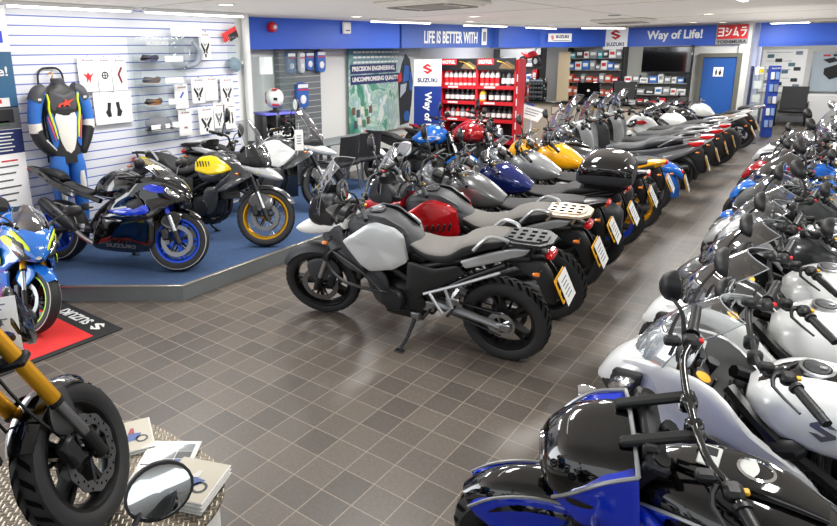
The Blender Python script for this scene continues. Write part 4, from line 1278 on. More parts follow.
def slat_mat(name, base, groove, pitch, z0, gw):
    m = bpy.data.materials.new(name); m.use_nodes = True
    nt = m.node_tree; b = nt.nodes['Principled BSDF']; N = nt.nodes.new; L = nt.links.new
    g = N('ShaderNodeNewGeometry'); s = N('ShaderNodeSeparateXYZ'); L(g.outputs['Position'], s.inputs[0])
    a = N('ShaderNodeMath'); a.operation = 'MULTIPLY_ADD'; a.inputs[1].default_value = 1 / pitch; a.inputs[2].default_value = 100 - z0 / pitch + .5
    f = N('ShaderNodeMath'); f.operation = 'FRACT'
    d = N('ShaderNodeMath'); d.operation = 'SUBTRACT'; d.inputs[1].default_value = .5
    e = N('ShaderNodeMath'); e.operation = 'ABSOLUTE'
    c = N('ShaderNodeMath'); c.operation = 'LESS_THAN'; c.inputs[1].default_value = gw / 2 / pitch
    L(s.outputs['Z'], a.inputs[0]); L(a.outputs[0], f.inputs[0]); L(f.outputs[0], d.inputs[0]); L(d.outputs[0], e.inputs[0]); L(e.outputs[0], c.inputs[0])
    mx = N('ShaderNodeMix'); mx.data_type = 'RGBA'
    mx.inputs['A'].default_value = (*hexc(base), 1); mx.inputs['B'].default_value = (*hexc(groove), 1)
    L(c.outputs[0], mx.inputs['Factor']); L(mx.outputs['Result'], b.inputs['Base Color'])
    b.inputs['Roughness'].default_value = .4
    bp = N('ShaderNodeBump'); bp.invert = True; bp.inputs['Strength'].default_value = .5; bp.inputs['Distance'].default_value = .01
    L(c.outputs[0], bp.inputs['Height']); L(bp.outputs['Normal'], b.inputs['Normal'])
    return m
def chequer_mat():
    m = bpy.data.materials.new('chequer_plate'); m.use_nodes = True
    nt = m.node_tree; b = nt.nodes['Principled BSDF']; N = nt.nodes.new; L = nt.links.new
    g = N('ShaderNodeNewGeometry')
    r = N('ShaderNodeVectorRotate'); r.rotation_type = 'Z_AXIS'; r.inputs['Angle'].default_value = radians(45)
    L(g.outputs['Position'], r.inputs['Vector'])
    ck = N('ShaderNodeTexChecker'); ck.inputs['Scale'].default_value = 38
    L(r.outputs[0], ck.inputs['Vector'])
    out = []
    for ang in (0, 90):
        w = N('ShaderNodeTexWave'); w.wave_type = 'BANDS'; w.bands_direction = 'X' if ang == 0 else 'Y'
        w.inputs['Scale'].default_value = 38 / pi / 2 * 2.5; w.inputs['Distortion'].default_value = 0
        L(r.outputs[0], w.inputs['Vector'])
        p = N('ShaderNodeMath'); p.operation = 'POWER'; p.inputs[1].default_value = 3
        L(w.outputs['Fac'], p.inputs[0]); out.append(p)
    mx = N('ShaderNodeMix'); mx.data_type = 'FLOAT'
    L(ck.outputs['Fac'], mx.inputs['Factor']); L(out[0].outputs[0], mx.inputs['A']); L(out[1].outputs[0], mx.inputs['B'])
    cm = N('ShaderNodeMix'); cm.data_type = 'RGBA'
    cm.inputs['A'].default_value = (*hexc('7c7366'), 1); cm.inputs['B'].default_value = (*hexc('c2b8a6'), 1)
    L(mx.outputs['Result'], cm.inputs['Factor']); L(cm.outputs['Result'], b.inputs['Base Color'])
    b.inputs['Metallic'].default_value = .75; b.inputs['Roughness'].default_value = .36
    bp = N('ShaderNodeBump'); bp.inputs['Strength'].default_value = .6; bp.inputs['Distance'].default_value = .004
    L(mx.outputs['Result'], bp.inputs['Height']); L(bp.outputs['Normal'], b.inputs['Normal'])
    return m

CEIL = mat('ceiling_paint', 'dedad3', .9, vary=.03, vscale=1.5)
WALLW = mat('white_wall_paint', 'dedfdd', .7, vary=.03, vscale=2)
FASCIA = mat('blue_fascia', '2f60d2', .42, vary=.06, vscale=2)
FASCIAD = mat('blue_fascia_dark', '3c61b8', .42, vary=.06, vscale=2)
CARPET = mat('blue_carpet', '475c7f', .95, spec=.1, bump=.6, bscale=220, vary=.2, vscale=40)
GREYED = mat('grey_edging', '6e7375', .6, vary=.1, vscale=6)
ALUTRIM = mat('aluminium_trim', 'c9c4ba', .3, .9)
BLUE = mat('sign_blue', '1d3a8f', .4)
NAVY = mat('navy_ink', '1c2a63', .5)
REDINK = mat('red_ink', 'd8262c', .5)
BLACKINK = mat('black_ink', '1b1b1d', .6)
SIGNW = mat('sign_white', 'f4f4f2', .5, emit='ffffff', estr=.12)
TEAL = mat('slate_blue_print', '2e6289', .5)
PERSPEX = glass('clear_perspex', 'fafcfc', .015, .985, .05, .22)
CEILZ = 2.68

struct('floor', lambda b: b.add([(-9, -3, 0), (6.5, -3, 0), (6.5, 26, 0), (-9, 26, 0)], [(0, 1, 2, 3)]), tile_mat())
def f_ceil(b):
    b.box((-1.25, 11.5, CEILZ + .05), (15.5, 29, .1))
    for y in (4.2, 8.4, 12.6, 16.8): b.box((-1.25, y, CEILZ - .001), (15.5, .012, .004), 1)
    for x in (-3.0, 0.6): b.box((x, 11.5, CEILZ - .001), (.012, 29, .004), 1)
struct('ceiling', f_ceil, [CEIL, mat('ceiling_joint', 'aeaaa4', .9)])
SLATW = slat_mat('white_slat_board', 'e4e6ee', '4a62c0', .0957, 2.568, .011)
SLATG = slat_mat('grey_slat_board', '6c7377', 'b4b8b8', .1, 2.2, .012)
def f_wl(b):
    b.box((-6.56, 3.6, 1.34), (.12, 4.4, 2.68), 0)
struct('wall_left', f_wl, SLATW)
def poly_wall(pts, z0, z1, th=.1):
    def fn(b):
        for (x0, y0), (x1, y1) in zip(pts, pts[1:]):
            d = Vector((x1 - x0, y1 - y0, 0)); L = d.length; d.normalize(); n = Vector((-d.y, d.x, 0))
            q = [Vector((x0, y0, 0)), Vector((x1, y1, 0)), Vector((x1, y1, 0)) + n * th, Vector((x0, y0, 0)) + n * th]
            vs = [p + Vector((0, 0, z)) for z in (z0, z1) for p in q]
            b.add(vs, [(3, 2, 1, 0), (4, 5, 6, 7), (0, 1, 5, 4), (1, 2, 6, 5), (2, 3, 7, 6), (3, 0, 4, 7)])
    return fn
FA0, FA1, FB0, FB1 = (-6.80, 6.22), (-6.46, 9.72), (-6.44, 9.76), (-6.14, 12.95)
struct('wall_recess', poly_wall([(-6.5, 5.8), (-6.5, 6.02), (-7.05, 6.22), (-7.05, 11.4), (-7.6, 13.0), (-7.6, 17.5), (-5.1, 17.5)], 0, 2.68), WALLW)
struct('wall_back', lambda b: [b.box((-3.55, 17.49, 1.34), (3.1, .12, 2.68)), b.box((-1.93, 17.6, 1.34), (.22, .5, 2.68))], WALLW)
struct('wall_far', lambda b: b.box((.5, 22.1, 1.34), (5.2, .12, 2.68)), WALLW)
struct('wall_side', lambda b: b.box((-2.15, 20.0, 1.34), (.12, 4.4, 2.68)), WALLW)
struct('wall_right', lambda b: b.box((4.2, 13.0, 1.34), (.12, 19.0, 2.68)), WALLW)
# boxed pipe at the end of the slat wall
def f_pipe(b):
    b.tube([(-6.42, 5.92, 0), (-6.42, 5.92, 2.68)], .05, 14, 0)
    b.box((-6.46, 5.92, 2.05), (.05, .15, .05), 0, .01)
struct('trim_pipe', f_pipe, WALLW)
# blue fascias
struct('trim_fascia_recess', poly_wall([FA0, FA1], 2.23, 2.68, .12), FASCIA)
fl = struct('trim_fascia_slogan', poly_wall([FB0, FB1], 2.23, 2.68, .14), FASCIAD)
struct('trim_fascia_corner', poly_wall([(-6.02, 12.95), (-6.0, 15.25), (-5.05, 17.38)], 2.22, 2.68, .14), FASCIA)
struct('trim_fascia_step', lambda b: b.box((-6.1, 12.98, 2.45), (.2, .14, .46)), FASCIAD)
struct('trim_fascia_door', lambda b: b.box((-3.3, 17.40, 2.425), (2.70, .05, .47)), FASCIA)
struct('trim_fascia_far', lambda b: b.box((.75, 17.75, 2.41), (4.9, .1, .54)), FASCIA)
struct('trim_column', lambda b: b.box((-1.78, 18.4, 1.34), (.1, 1.0, 2.68)), mat('blue_column_paint', 'c8d0ee', .5))
def slogan(fa, fb, t0, z, s, w, h, M):
    a = Vector((*fa, 0)); c = Vector((*fb, 0)); p = a.lerp(c, t0)
    d = (c - a).normalized(); n = Vector((d.y, -d.x, 0))
    return basis((p.x + n.x * .004, p.y + n.y * .004, z), d, (0, 0, 1))
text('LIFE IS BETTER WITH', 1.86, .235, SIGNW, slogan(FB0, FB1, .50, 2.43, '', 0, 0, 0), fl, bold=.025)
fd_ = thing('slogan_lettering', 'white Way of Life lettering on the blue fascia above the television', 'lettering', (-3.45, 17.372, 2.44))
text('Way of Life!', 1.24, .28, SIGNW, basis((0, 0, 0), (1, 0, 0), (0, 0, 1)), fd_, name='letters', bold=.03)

# windows of daylight: the shop front behind the camera stays open to the sky

# ------------------------------------------------------------------ ceiling fittings
EMW = mat('led_diffuser', 'ffffff', .6, emit='fffdf6', estr=7.0)
EMD = mat('downlight_glow', 'ffffff', .6, emit='fff3d8', estr=6.0)
LMET = mat('light_body', 'd8d8d6', .5)
def downlight(x, y, label, r=.075):
    t = thing('ceiling_downlight', label, 'light', (x, y, CEILZ), group='round downlights')
    part('bezel', lambda b: b.lathe([(r + .03, 0), (r + .03, -.008), (r, -.012), (r, 0)], axis=(0, 0, 1), n=24), LMET, t, key=r)
    part('diffuser', lambda b: b.lathe([(r, -.006), (0, -.006)], axis=(0, 0, 1), n=24), EMD, t, key=r)
for x, y, l in ((-5.29, 4.62, 'round ceiling downlight above the yellow motorcycle, nearest the slat wall'), (-5.74, 7.5, 'round ceiling downlight in front of the white alarm box'),
                (-3.97, 6.09, 'round ceiling downlight just beside the near air conditioner'), (-4.66, 9.1, 'round ceiling downlight past the near air conditioner'),
                (-5.43, 10.45, 'round ceiling downlight before the white slogan fascia'), (-2.735, 15.5, 'round ceiling downlight in front of the television'),
                (-2.28, 16.25, 'round ceiling downlight above the blue toilet door'), (-1.9, 12.0, 'round ceiling downlight above the scooters')):
    downlight(x, y, l)
def strip(x0, y0, x1, y1, label, w=.09, z=CEILZ):
    d = Vector((x1 - x0, y1 - y0, 0)); L = d.length
    t = thing('strip_light', label, 'light', ((x0 + x1) / 2, (y0 + y1) / 2, z), (0, 0, atan2(d.y, d.x)), 'fluorescent strip lights')
    part('housing', lambda b: b.box((0, 0, -.02), (L, w, .04), 0, .008), LMET, t)
    part('diffuser', lambda b: b.box((0, 0, -.045), (L - .06, w - .03, .02), 0, .006), EMW, t)
strip(-6.25, 2.75, -6.25, 4.1, 'white strip light along the slat wall above the leather suit')
strip(-6.25, 4.25, -6.25, 5.75, 'white strip light along the slat wall above the goggles display')
strip(-6.0, 8.2, -5.8, 9.7, 'white strip light in front of the track poster')
strip(-5.85, 11.0, -5.65, 12.5, 'white strip light below the white slogan lettering')
strip(-5.6, 13.4, -5.5, 14.9, 'white strip light above the service counter')
strip(-5.0, 15.2, -4.4, 16.6, 'white strip light beside the corner logo sign')
strip(-1.5, 17.2, -.6, 17.4, 'white strip light at the far room opening')
strip(-3.0, 2.0, -3.0, 3.5, 'white strip light above the aisle, nearest the camera')
strip(-1.0, 7.0, -1.0, 8.5, 'white strip light above the middle of the aisle')
def aircon(x, y, label):
    t = thing('ceiling_air_conditioner', label, 'air conditioner', (x, y, CEILZ), group='ceiling air conditioners')
    def fb(b):
        b.box((0, 0, -.02), (.95, .95, .04), 0, .012)
        b.box((0, 0, -.045), (.84, .84, .03), 0, .01)
    part('casing', fb, mat('aircon_plastic', 'cfcac0', .5), t, key=1)
    def fg(b):
        for i in range(9): b.box((0, -.2 + .05 * i, -.063), (.46, .02, .01))
    part('grille', fg, mat('aircon_grille', '8f8b84', .6), t, key=1)
    def fl_(b):
        for s in (-1, 1):
            b.box((0, s * .36, -.064), (.7, .05, .012)); b.box((s * .36, 0, -.064), (.05, .6, .012))
    part('louvre', fl_, mat('aircon_louvre', '77736c', .6), t, key=1)
aircon(-3.65, 6.15, 'square cassette air conditioner in the ceiling near the slogan fascia')
aircon(-3.4, 12.7, 'square cassette air conditioner in the ceiling before the corner logo sign')
aircon(-.35, 17.0, 'square cassette air conditioner in the ceiling by the far room')
t = thing('ceiling_speaker', 'small round dark ceiling speaker grille in front of the television', 'speaker', (-3.1, 11.0, CEILZ))
part('grille', lambda b: b.lathe([(.1, 0), (.1, -.008), (0, -.012)], axis=(0, 0, 1), n=20), GREYP, t)
t = thing('alarm_sounder', 'red round alarm sounder on the blue fascia', 'alarm', (-6.73, 6.72, 2.545))
part('case', lambda b: b.lathe([(.075, -.02), (.075, .04), (.06, .07), (.03, .08), (0, .08)], axis=(1, -.1, 0), n=24), REDB, t)
part('lens', lambda b: b.lathe([(.034, .07), (.03, .095), (0, .1)], axis=(1, -.1, 0), n=18), mat('alarm_lens', 'd7d9df', .2), t)
t = thing('alarm_box', 'white plastic alarm box on the blue fascia', 'alarm', (-6.585, 8.3, 2.56))
part('case', lambda b: b.box((.02, 0, 0), (.05, .19, .19), 0, .015, rot=(0, 0, -.09)), WHITE, t)
part('label_strip', lambda b: b.box((.047, 0, -.04), (.003, .1, .02), 0, rot=(0, 0, -.09)), GREYP, t)

# ------------------------------------------------------------------ display platform and mat
PZ = .14
def f_plat(b):
    P = [(-4.41, 3.14), (-4.41, 7.9), (-6.49, 7.9), (-6.49, 2.47), (-5.30, 2.47)]
    b.prism(P, 0, PZ - .006, 0, axis='z')
pl = part('display_platform', f_plat, GREYED, smooth=False)
tag(pl, 'low carpeted display platform along the slat wall', 'platform')
part('carpet', lambda b: b.prism([(-4.43, 3.155), (-4.43, 7.9), (-6.49, 7.9), (-6.49, 2.49), (-5.30, 2.49)], PZ - .006, PZ, 0, axis='z'), CARPET, pl, smooth=False)
def f_edge(b):
    for a, c in (((-4.41, 3.14), (-4.41, 7.9)), ((-5.30, 2.47), (-4.41, 3.14)), ((-6.49, 2.47), (-5.3, 2.47))):
        v = Vector((c[0] - a[0], c[1] - a[1], 0)); n = Vector((-v.y, v.x, 0)).normalized()
        m_ = (Vector((*a, PZ)) + Vector((*c, PZ))) / 2 + n * .014
        b.box(m_, (v.length + .01, .034, .012), 0, .003, rot=(0, 0, atan2(v.y, v.x)))
part('edge_trim', f_edge, ALUTRIM, pl)
# ------------------------------------------------------------------ mat
MATRED = mat('red_mat', 'e0302f', .9, bump=.4, bscale=250)
MATBLK = mat('black_mat', '232325', .9, bump=.4, bscale=250)
mt_ = part('floor_mat', lambda b: [b.box((-5.35, 1.62, .004), (2.06, 1.69, .008), 1), b.box((-5.37, 1.60, .0085), (1.98, 1.29, .003), 0)], [MATRED, MATBLK], smooth=False)
tag(mt_, 'red floor mat with a black border under the blue sport motorcycle', 'mat')
text('SUZUKI', .44, .10, WHITE, basis((-4.86, 2.36, .0085), (-1, 0, 0), (0, -1, 0)), mt_, bold=.03, depth=.002)
part('emblem', lambda b: s_logo(b, basis((-4.52, 2.36, .0085), (-1, 0, 0), (0, -1, 0)), .13, 0, .002), WHITE, mt_)

# ------------------------------------------------------------------ pull-up banner at the left
bn = thing('pull_up_banner', 'tall blue and white pull-up banner at the left end of the slat wall', 'banner', (-6.478, 2.385, 0))
W_ = .92
def f_bn(b):
    b.box((0, 0, 1.36), (.006, W_, 2.6), 0)
part('banner_sheet', f_bn, SIGNW, bn)
part('blue_panel', lambda b: b.box((.004, 0, 1.95), (.004, W_, .54)), TEAL, bn)
def f_bp(b):
    b.box((.004, 0, 1.58), (.004, W_, .22), 0)
    b.box((.008, .22, 1.60), (.004, .36, .13), 1); b.box((.008, .2, 1.53), (.004, .3, .05), 2); b.box((.008, -.2, 1.57), (.004, .36, .17), 1)
part('photo_strip', f_bp, [mat('photo_grey', '5d6166', .5), BLACKINK, mat('photo_olive', '4a5a4c', .5)], bn)
def f_bt(b):
    b.box((.004, 0, 1.345), (.004, W_, .24), 0)
    for i in range(6): b.box((.008, .12, 1.43 - .034 * i), (.002, .5 - .05 * (i % 2), .012), 1)
    b.box((.008, .28, 1.735), (.004, .2, .085), 1)
    b.box((.0105, .28, 1.745), (.002, .05, .04), 2)
    for i in range(7): b.box((.004, .05, 1.10 - .07 * i), (.003, .66 - .07 * (i % 3), .016), 3)
    b.box((.004, .3, 1.155), (.003, .16, .016), 2)
part('text_panel', f_bt, [NAVY, WHITE, REDINK, GREYP], bn)
text('SUZUKI', .70, .115, mat('logo_blue', '2a43c6', .5), basis((.005, .05, 2.36), (0, 1, 0), (0, 0, 1)), bn, bold=.03)
text('Way of Life!', .72, .12, WHITE, basis((.008, .04, 2.02), (0, 1, 0), (0, 0, 1)), bn, bold=.02)
part('banner_base', lambda b: b.box((.05, 0, .03), (.12, W_ + .04, .06), 0, .02), ALUTRIM, bn)

# ------------------------------------------------------------------ leather race suit on the slat wall
LB = mat('blue_leather', '2f6fc4', .45, bump=.2, bscale=60)
LK = mat('black_leather', '242427', .5, bump=.25, bscale=60)
LW = mat('white_leather', 'e6e2da', .5, bump=.25, bscale=60)
LY = mat('neon_yellow_leather', 'e6f01c', .5)
LG = mat('charcoal_leather', '45464c', .55, bump=.25, bscale=60)
suit = thing('leather_race_suit', 'black blue and white leather race suit hanging on the slat wall', 'race suit', (-6.33, 3.20, .06)); suit.scale = (.9, .80, .945)
def sh(b, rings, m, n=18):
    """rings: (y, z, half width along y-ish, depth) stacked along a path."""
    vs = []; k = len(rings)
    for i, (y, z, hw, dp) in enumerate(rings):
        a = rings[max(0, i - 1)]; c = rings[min(k - 1, i + 1)]
        d = Vector((0, c[0] - a[0], c[1] - a[1])).normalized(); t = Vector((0, d.z, -d.y))
        for j in range(n):
            g = 2 * pi * j / n
            p = Vector((0, y, z)) + t * hw * cos(g) + Vector((dp * sin(g), 0, 0))
            vs.append(p)
    fs = [(i * n + j, i * n + (j + 1) % n, (i + 1) * n + (j + 1) % n, (i + 1) * n + j) for i in range(k - 1) for j in range(n)]
    fs += [tuple(range(n)), tuple((k - 1) * n + j for j in range(n))]
    b.add(vs, fs, m)
def cm(p, k=4): return catmull(p, k)
part('torso', lambda b: sh(b, cm([(0, 1.97, .07, .06), (0, 1.92, .12, .08), (0, 1.86, .24, .10), (0, 1.75, .245, .12), (0, 1.55, .215, .12), (0, 1.35, .195, .11), (0, 1.2, .20, .12), (0, 1.08, .20, .12)]), 0), LK, suit)
part('collar', lambda b: b.lathe([(.075, 1.93), (.08, 1.99), (.07, 2.0), (.062, 1.95)], c=(0, 0, 0), axis=(0, 0, 1), n=20, closed=True), LG, suit)
def fx(y0, y1, z0, z1, m, x=.118):
    return lambda b: b.panel([(0, 0, 0)], 0)
def plate_on(name, pts, M, x=.112, bul=.02, label=None):
    def fn(b):
        P = catmull(pts, 3, True); n = len(P); cy = sum(p[0] for p in P) / n; cz = sum(p[1] for p in P) / n
        def dx(y, z): return x * sqrt(max(.05, 1 - (y / .27) ** 2)) 
        vs = [(dx(y, z) - .02, y, z) for y, z in P] + [(dx(y, z) + .004, y, z) for y, z in P]
        for s in (.66, .33):
            vs += [(dx(cy + (y - cy) * s, 0) + .006 + bul * .3, cy + (y - cy) * s, cz + (z - cz) * s) for y, z in P]
        vs.append((dx(cy, 0) + .006 + bul * .3, cy, cz))
        fs = [(i * n + j, i * n + (j + 1) % n, (i + 1) * n + (j + 1) % n, (i + 1) * n + j) for i in range(3) for j in range(n)]
        fs += [(3 * n + j, 3 * n + (j + 1) % n, 4 * n) for j in range(n)]
        b.add(vs, fs, 0)
    return part(name, fn, M, suit, label=label)
plate_on('chest_panel', [(-.16, 1.86), (0, 1.82), (.16, 1.86), (.17, 1.72), (.13, 1.66), (-.13, 1.66), (-.17, 1.72)], LG)
plate_on('belly_panel', [(-.125, 1.63), (.125, 1.63), (.12, 1.45), (.09, 1.3), (0, 1.16), (-.09, 1.3), (-.12, 1.45)], LW, label='white belly panel')
for s in (-1, 1):
    plate_on('side_panel', [(s * .15, 1.62), (s * .22, 1.6), (s * .20, 1.35), (s * .17, 1.25), (s * .12, 1.35)], LB, .10, label='blue side panel')
    part('piping', lambda b, s=s: b.tube([(.085, s * .205, 1.84), (.088, s * .19, 1.76), (.09, s * .2, 1.66), (.098, s * .165, 1.5), (.105, s * .14, 1.36)], [.012, .014, .014, .013, .008], 8, 0, k=4), LY, suit, label='neon yellow stripe')
    part('stripe', lambda b, s=s: b.tube([(.085, s * .225, 1.6), (.092, s * .195, 1.48), (.1, s * .165, 1.34)], [.006, .011, .006], 8, 0, k=3), mat('pink_leather', 'e0567a', .5), suit, label='pink stripe')
    sl = part('sleeve', lambda b, s=s: sh(b, cm([(s * .21, 1.86, .075, .075), (s * .30, 1.78, .085, .085), (s * .345, 1.62, .08, .08), (s * .355, 1.50, .075, .078)]), 0), LB, suit, label='blue upper sleeve')
    part('shoulder_cup', lambda b, s=s: sh(b, cm([(s * .19, 1.90, .06, .07), (s * .27, 1.845, .088, .09), (s * .325, 1.76, .088, .09)]), 0), LG, sl)
    part('shoulder_patch', lambda b, s=s: b.box((.075, s * .30, 1.79), (.03, .06, .045), 0, .012), LW, sl)
    part('elbow_band', lambda b, s=s: sh(b, [(s * .356, 1.54, .079, .082), (s * .352, 1.44, .078, .081)], 0), LW, sl, label='white elbow band')
    part('forearm', lambda b, s=s: sh(b, cm([(s * .353, 1.46, .078, .082), (s * .30 + (.0 if s > 0 else 0), 1.33, .072, .08), (s * (.24 if s > 0 else .17), 1.21, .06, .07), (s * (.24 if s > 0 else .10), 1.16, .05, .055)]), 0), LK, sl, label='black forearm')
    part('trouser_leg', lambda b, s=s: sh(b, cm([(s * .10, 1.16, .10, .11), (s * .12, 1.0, .115, .115), (s * .13, .8, .10, .10), (s * .135, .64, .085, .09), (s * .13, .46, .075, .085), (s * .12, .34, .06, .07)]), 0), LB, suit, label='blue trouser leg')
    part('knee_patch', lambda b, s=s: sh(b, cm([(s * .125, .98, .07, .122), (s * .135, .8, .075, .112), (s * .137, .66, .06, .1)]), 0), LW, suit, label='white knee patch')
def f_star(b):
    b.T = basis((.138, 0, 1.735), (0, 1, 0), (0, 0, 1))
    b.prism([(-.11, -.035), (-.085, .0), (-.02, .012), (.0, .05), (.02, .022), (.12, .045), (.045, .0), (.055, -.035), (.01, -.012), (-.04, -.04), (-.03, -.008), (-.07, -.012), (-.075, -.035)], 0, .004, 0, axis='z')
part('chest_emblem', f_star, mat('red_emblem', 'e2432c', .5), suit)
text('alpinestars', .17, .03, WHITE, Matrix.Translation((.09, -.225, 1.30)) @ basis((0, 0, 0), (0, .68, -.73), (0, .73, .68)), suit, bold=.02)
hg = thing('suit_hanger', 'black wire hanger frame holding the leather race suit', 'hanger', (-6.46, 3.20, -.02))
part('frame', lambda b: b.tube([(0, -.13, 1.1), (0, -.135, 1.85), (0, -.11, 2.04), (0, 0, 2.075), (0, .11, 2.04), (0, .135, 1.85), (0, .13, 1.1)], .011, 8, 0, k=5), BLACKP, hg)
part('hook', lambda b: b.tube([(-.08, 0, 2.0), (.03, 0, 2.03), (.05, 0, 2.0), (.02, 0, 1.97)], .007, 6, 0, k=4), GOLD, hg)

# ------------------------------------------------------------------ packets on the slat wall
CARD = mat('white_card', 'f1f1f0', .5)
SW = -6.495
def motif(b, kind, w, h, m=1):
    if kind == 'pad':
        for s in (-1, 1):
            b.prism([(s * .02 * w, -.1 * h), (s * .30 * w, .16 * h), (s * .36 * w, .08 * h), (s * .14 * w, -.16 * h), (s * .2 * w, -.24 * h), (s * .04 * w, -.2 * h)], 0, .003, m, axis='z')
            b.prism([(s * .03 * w, .02 * h), (s * .16 * w, .14 * h), (s * .04 * w, .1 * h)], 0, .003, m, axis='z')
        b.prism([(-.07 * w, -.24 * h), (.07 * w, -.24 * h), (.05 * w, -.36 * h), (-.05 * w, -.36 * h)], 0, .003, m, axis='z')
    elif kind == 'twin':
        for s in (-1, 1):
            b.prism([(s * .06 * w, .2 * h), (s * .15 * w, .22 * h), (s * .17 * w, .0), (s * .22 * w, -.08 * h), (s * .16 * w, -.24 * h), (s * .07 * w, -.22 * h), (s * .09 * w, -.02 * h)], 0, .003, m, axis='z')
    elif kind == 'star':
        b.prism([(-.3 * w, .06 * h), (-.08 * w, .02 * h), (0, .1 * h), (.1 * w, .0), (.32 * w, .08 * h), (.12 * w, -.08 * h), (.1 * w, -.22 * h), (0, -.1 * h), (-.1 * w, -.2 * h), (-.1 * w, -.06 * h)], 0, .003, m, axis='z')
    elif kind == 'ring':
        b.lathe([(.24 * w, 0), (.24 * w, .003), (.17 * w, .003), (.17 * w, 0)], axis=(0, 0, 1), n=20, m=m, closed=True)
        b.box((0, 0, .002), (.4 * w, .05 * w, .003), m); b.box((0, 0, .002), (.05 * w, .4 * w, .003), m)
    elif kind == 'zig':
        b.prism([(.1 * w, .24 * h), (.2 * w, .2 * h), (-.02 * w, .02 * h), (.14 * w, -.2 * h), (.06 * w, -.26 * h), (-.16 * w, .02 * h)], 0, .003, m, axis='z')
def packet(label, y, z, w, h, kind, ink, x=SW, hdr=True, second=None, group=None, tilt=0):
    """flat card packet with a printed motif, hung from a slat hook; (y, z) is the top left corner."""
    t = thing('accessory_packet', label, 'packet', (x + .05, y + w / 2, z - h / 2), (0, 0, tilt), group or 'accessory packets on the slat wall')
    part('card', lambda b: b.box((0, 0, 0), (.012, w, h), 0, .004), CARD, t)
    def fm(b):
        b.T = basis((.007, 0, -.04 * h), (0, 1, 0), (0, 0, 1))
        motif(b, kind, w, h, 0)
    part('printed_motif', fm, ink, t)
    if hdr:
        def fh(b):
            b.T = basis((.007, -.18 * w, h * .38), (0, 1, 0), (0, 0, 1)); s_logo(b, Matrix.Identity(4), .07 * w + .01, 0, .002)
        part('emblem', fh, REDINK, t)
        text('SUZUKI', w * .42, w * .07, NAVY, basis((.007, .14 * w, h * .38), (0, 1, 0), (0, 0, 1)), t, depth=.002)
    part('hook', lambda b: b.tube([(-.05, 0, h * .49), (.03, 0, h * .49), (.045, 0, h * .51)], .004, 6, 0), STEEL, t)
    return t
packet('white packet with a red and black star motif, left of the top row of three', 3.50, 2.17, .215, .385, 'star', REDINK)
packet('white packet with a round black motif, middle of the top row of three', 3.72, 2.165, .17, .385, 'ring', BLACKINK)
packet('white packet with a red zigzag motif, right of the top row of three', 3.895, 2.16, .185, .38, 'zig', mat('maroon_ink', '7d1f28', .5))
packet('wide white packet with a twin black pad motif below the row of three', 3.635, 1.775, .47, .36, 'twin', BLACKINK, hdr=False)
packet('white packet with a black pad motif beside the red-topped blister pack', 5.14, 2.45, .185, .355, 'pad', BLACKINK)
packet('white packet with a blue and red zigzag motif under the fourth goggles', 4.71, 1.81, .2, .30, 'zig', mat('blue_ink', '3a55c0', .5))
packet('white packet with a narrow black pad motif, middle row of the slat wall', 4.97, 1.89, .21, .33, 'pad', BLACKINK)
packet('plain white packet beside the narrow pad packet, middle row', 5.185, 1.89, .21, .31, 'twin', CARD)
packet('white packet with a broad black pad motif, right end of the middle row', 5.44, 1.875, .22, .36, 'pad', BLACKINK)
packet('white packet with a small red star motif, left of the bottom row', 4.735, 1.50, .2, .33, 'star', mat('dull_red_ink', 'a8383e', .5))
packet('large white packet with a black winged pad motif, middle of the bottom row', 5.05, 1.515, .24, .36, 'pad', BLACKINK)
packet('white packet half hidden with a dark pad motif, right in the bottom row', 5.30, 1.55, .16, .34, 'pad', GREYP)
packet('white packet behind the yellow motorcycle mirror, right end of the bottom row', 5.49, 1.52, .19, .34, 'twin', BLACKINK)
t = thing('blister_pack', 'clear blister pack with a red and black header and a blue-grey mouse shape inside', 'packet', (-6.44, 5.66, 2.2))
part('header_card', lambda b: [b.box((0, 0, .22), (.01, .26, .12), 0, .003, rot=(radians(24), 0, 0)), b.box((.007, .05, .20), (.004, .16, .09), 1, rot=(radians(24), 0, 0))], [REDINK, BLACKINK], t)
part('blister', lambda b: b.box((.03, .03, -.03), (.06, .24, .46), 0, .03), PERSPEX, t)
part('contents', lambda b: b.lathe([(0, -.03), (.07, -.02), (.1, .0), (.06, .03), (0, .04)], c=(.02, .04, -.17), axis=(1, 0, .2), n=18), mat('blue_grey_rubber', '7f95a3', .5), t)
t = thing('clear_bag', 'clear plastic bag of white goods hanging above the goggles display', 'bag', (-6.42, 4.92, 2.22))
part('bag', lambda b: b.loft([(.06, -.25, .25, .2, 3), (0, -.27, .27, .26, 3), (-.05, -.25, .25, .2, 3)], 20, 0, 3), PERSPEX, t)
part('header_card', lambda b: b.box((.03, -.0, .22), (.02, .46, .12), 0, .004), CARD, t)
part('contents', lambda b: b.tube([(.0, .1, .1), (0, .2, -.02), (0, .14, -.16), (0, -.02, -.2)], [.02, .035, .035, .02], 8, 0, k=4), mat('pale_grey_rubber', 'aab0bd', .5), t)
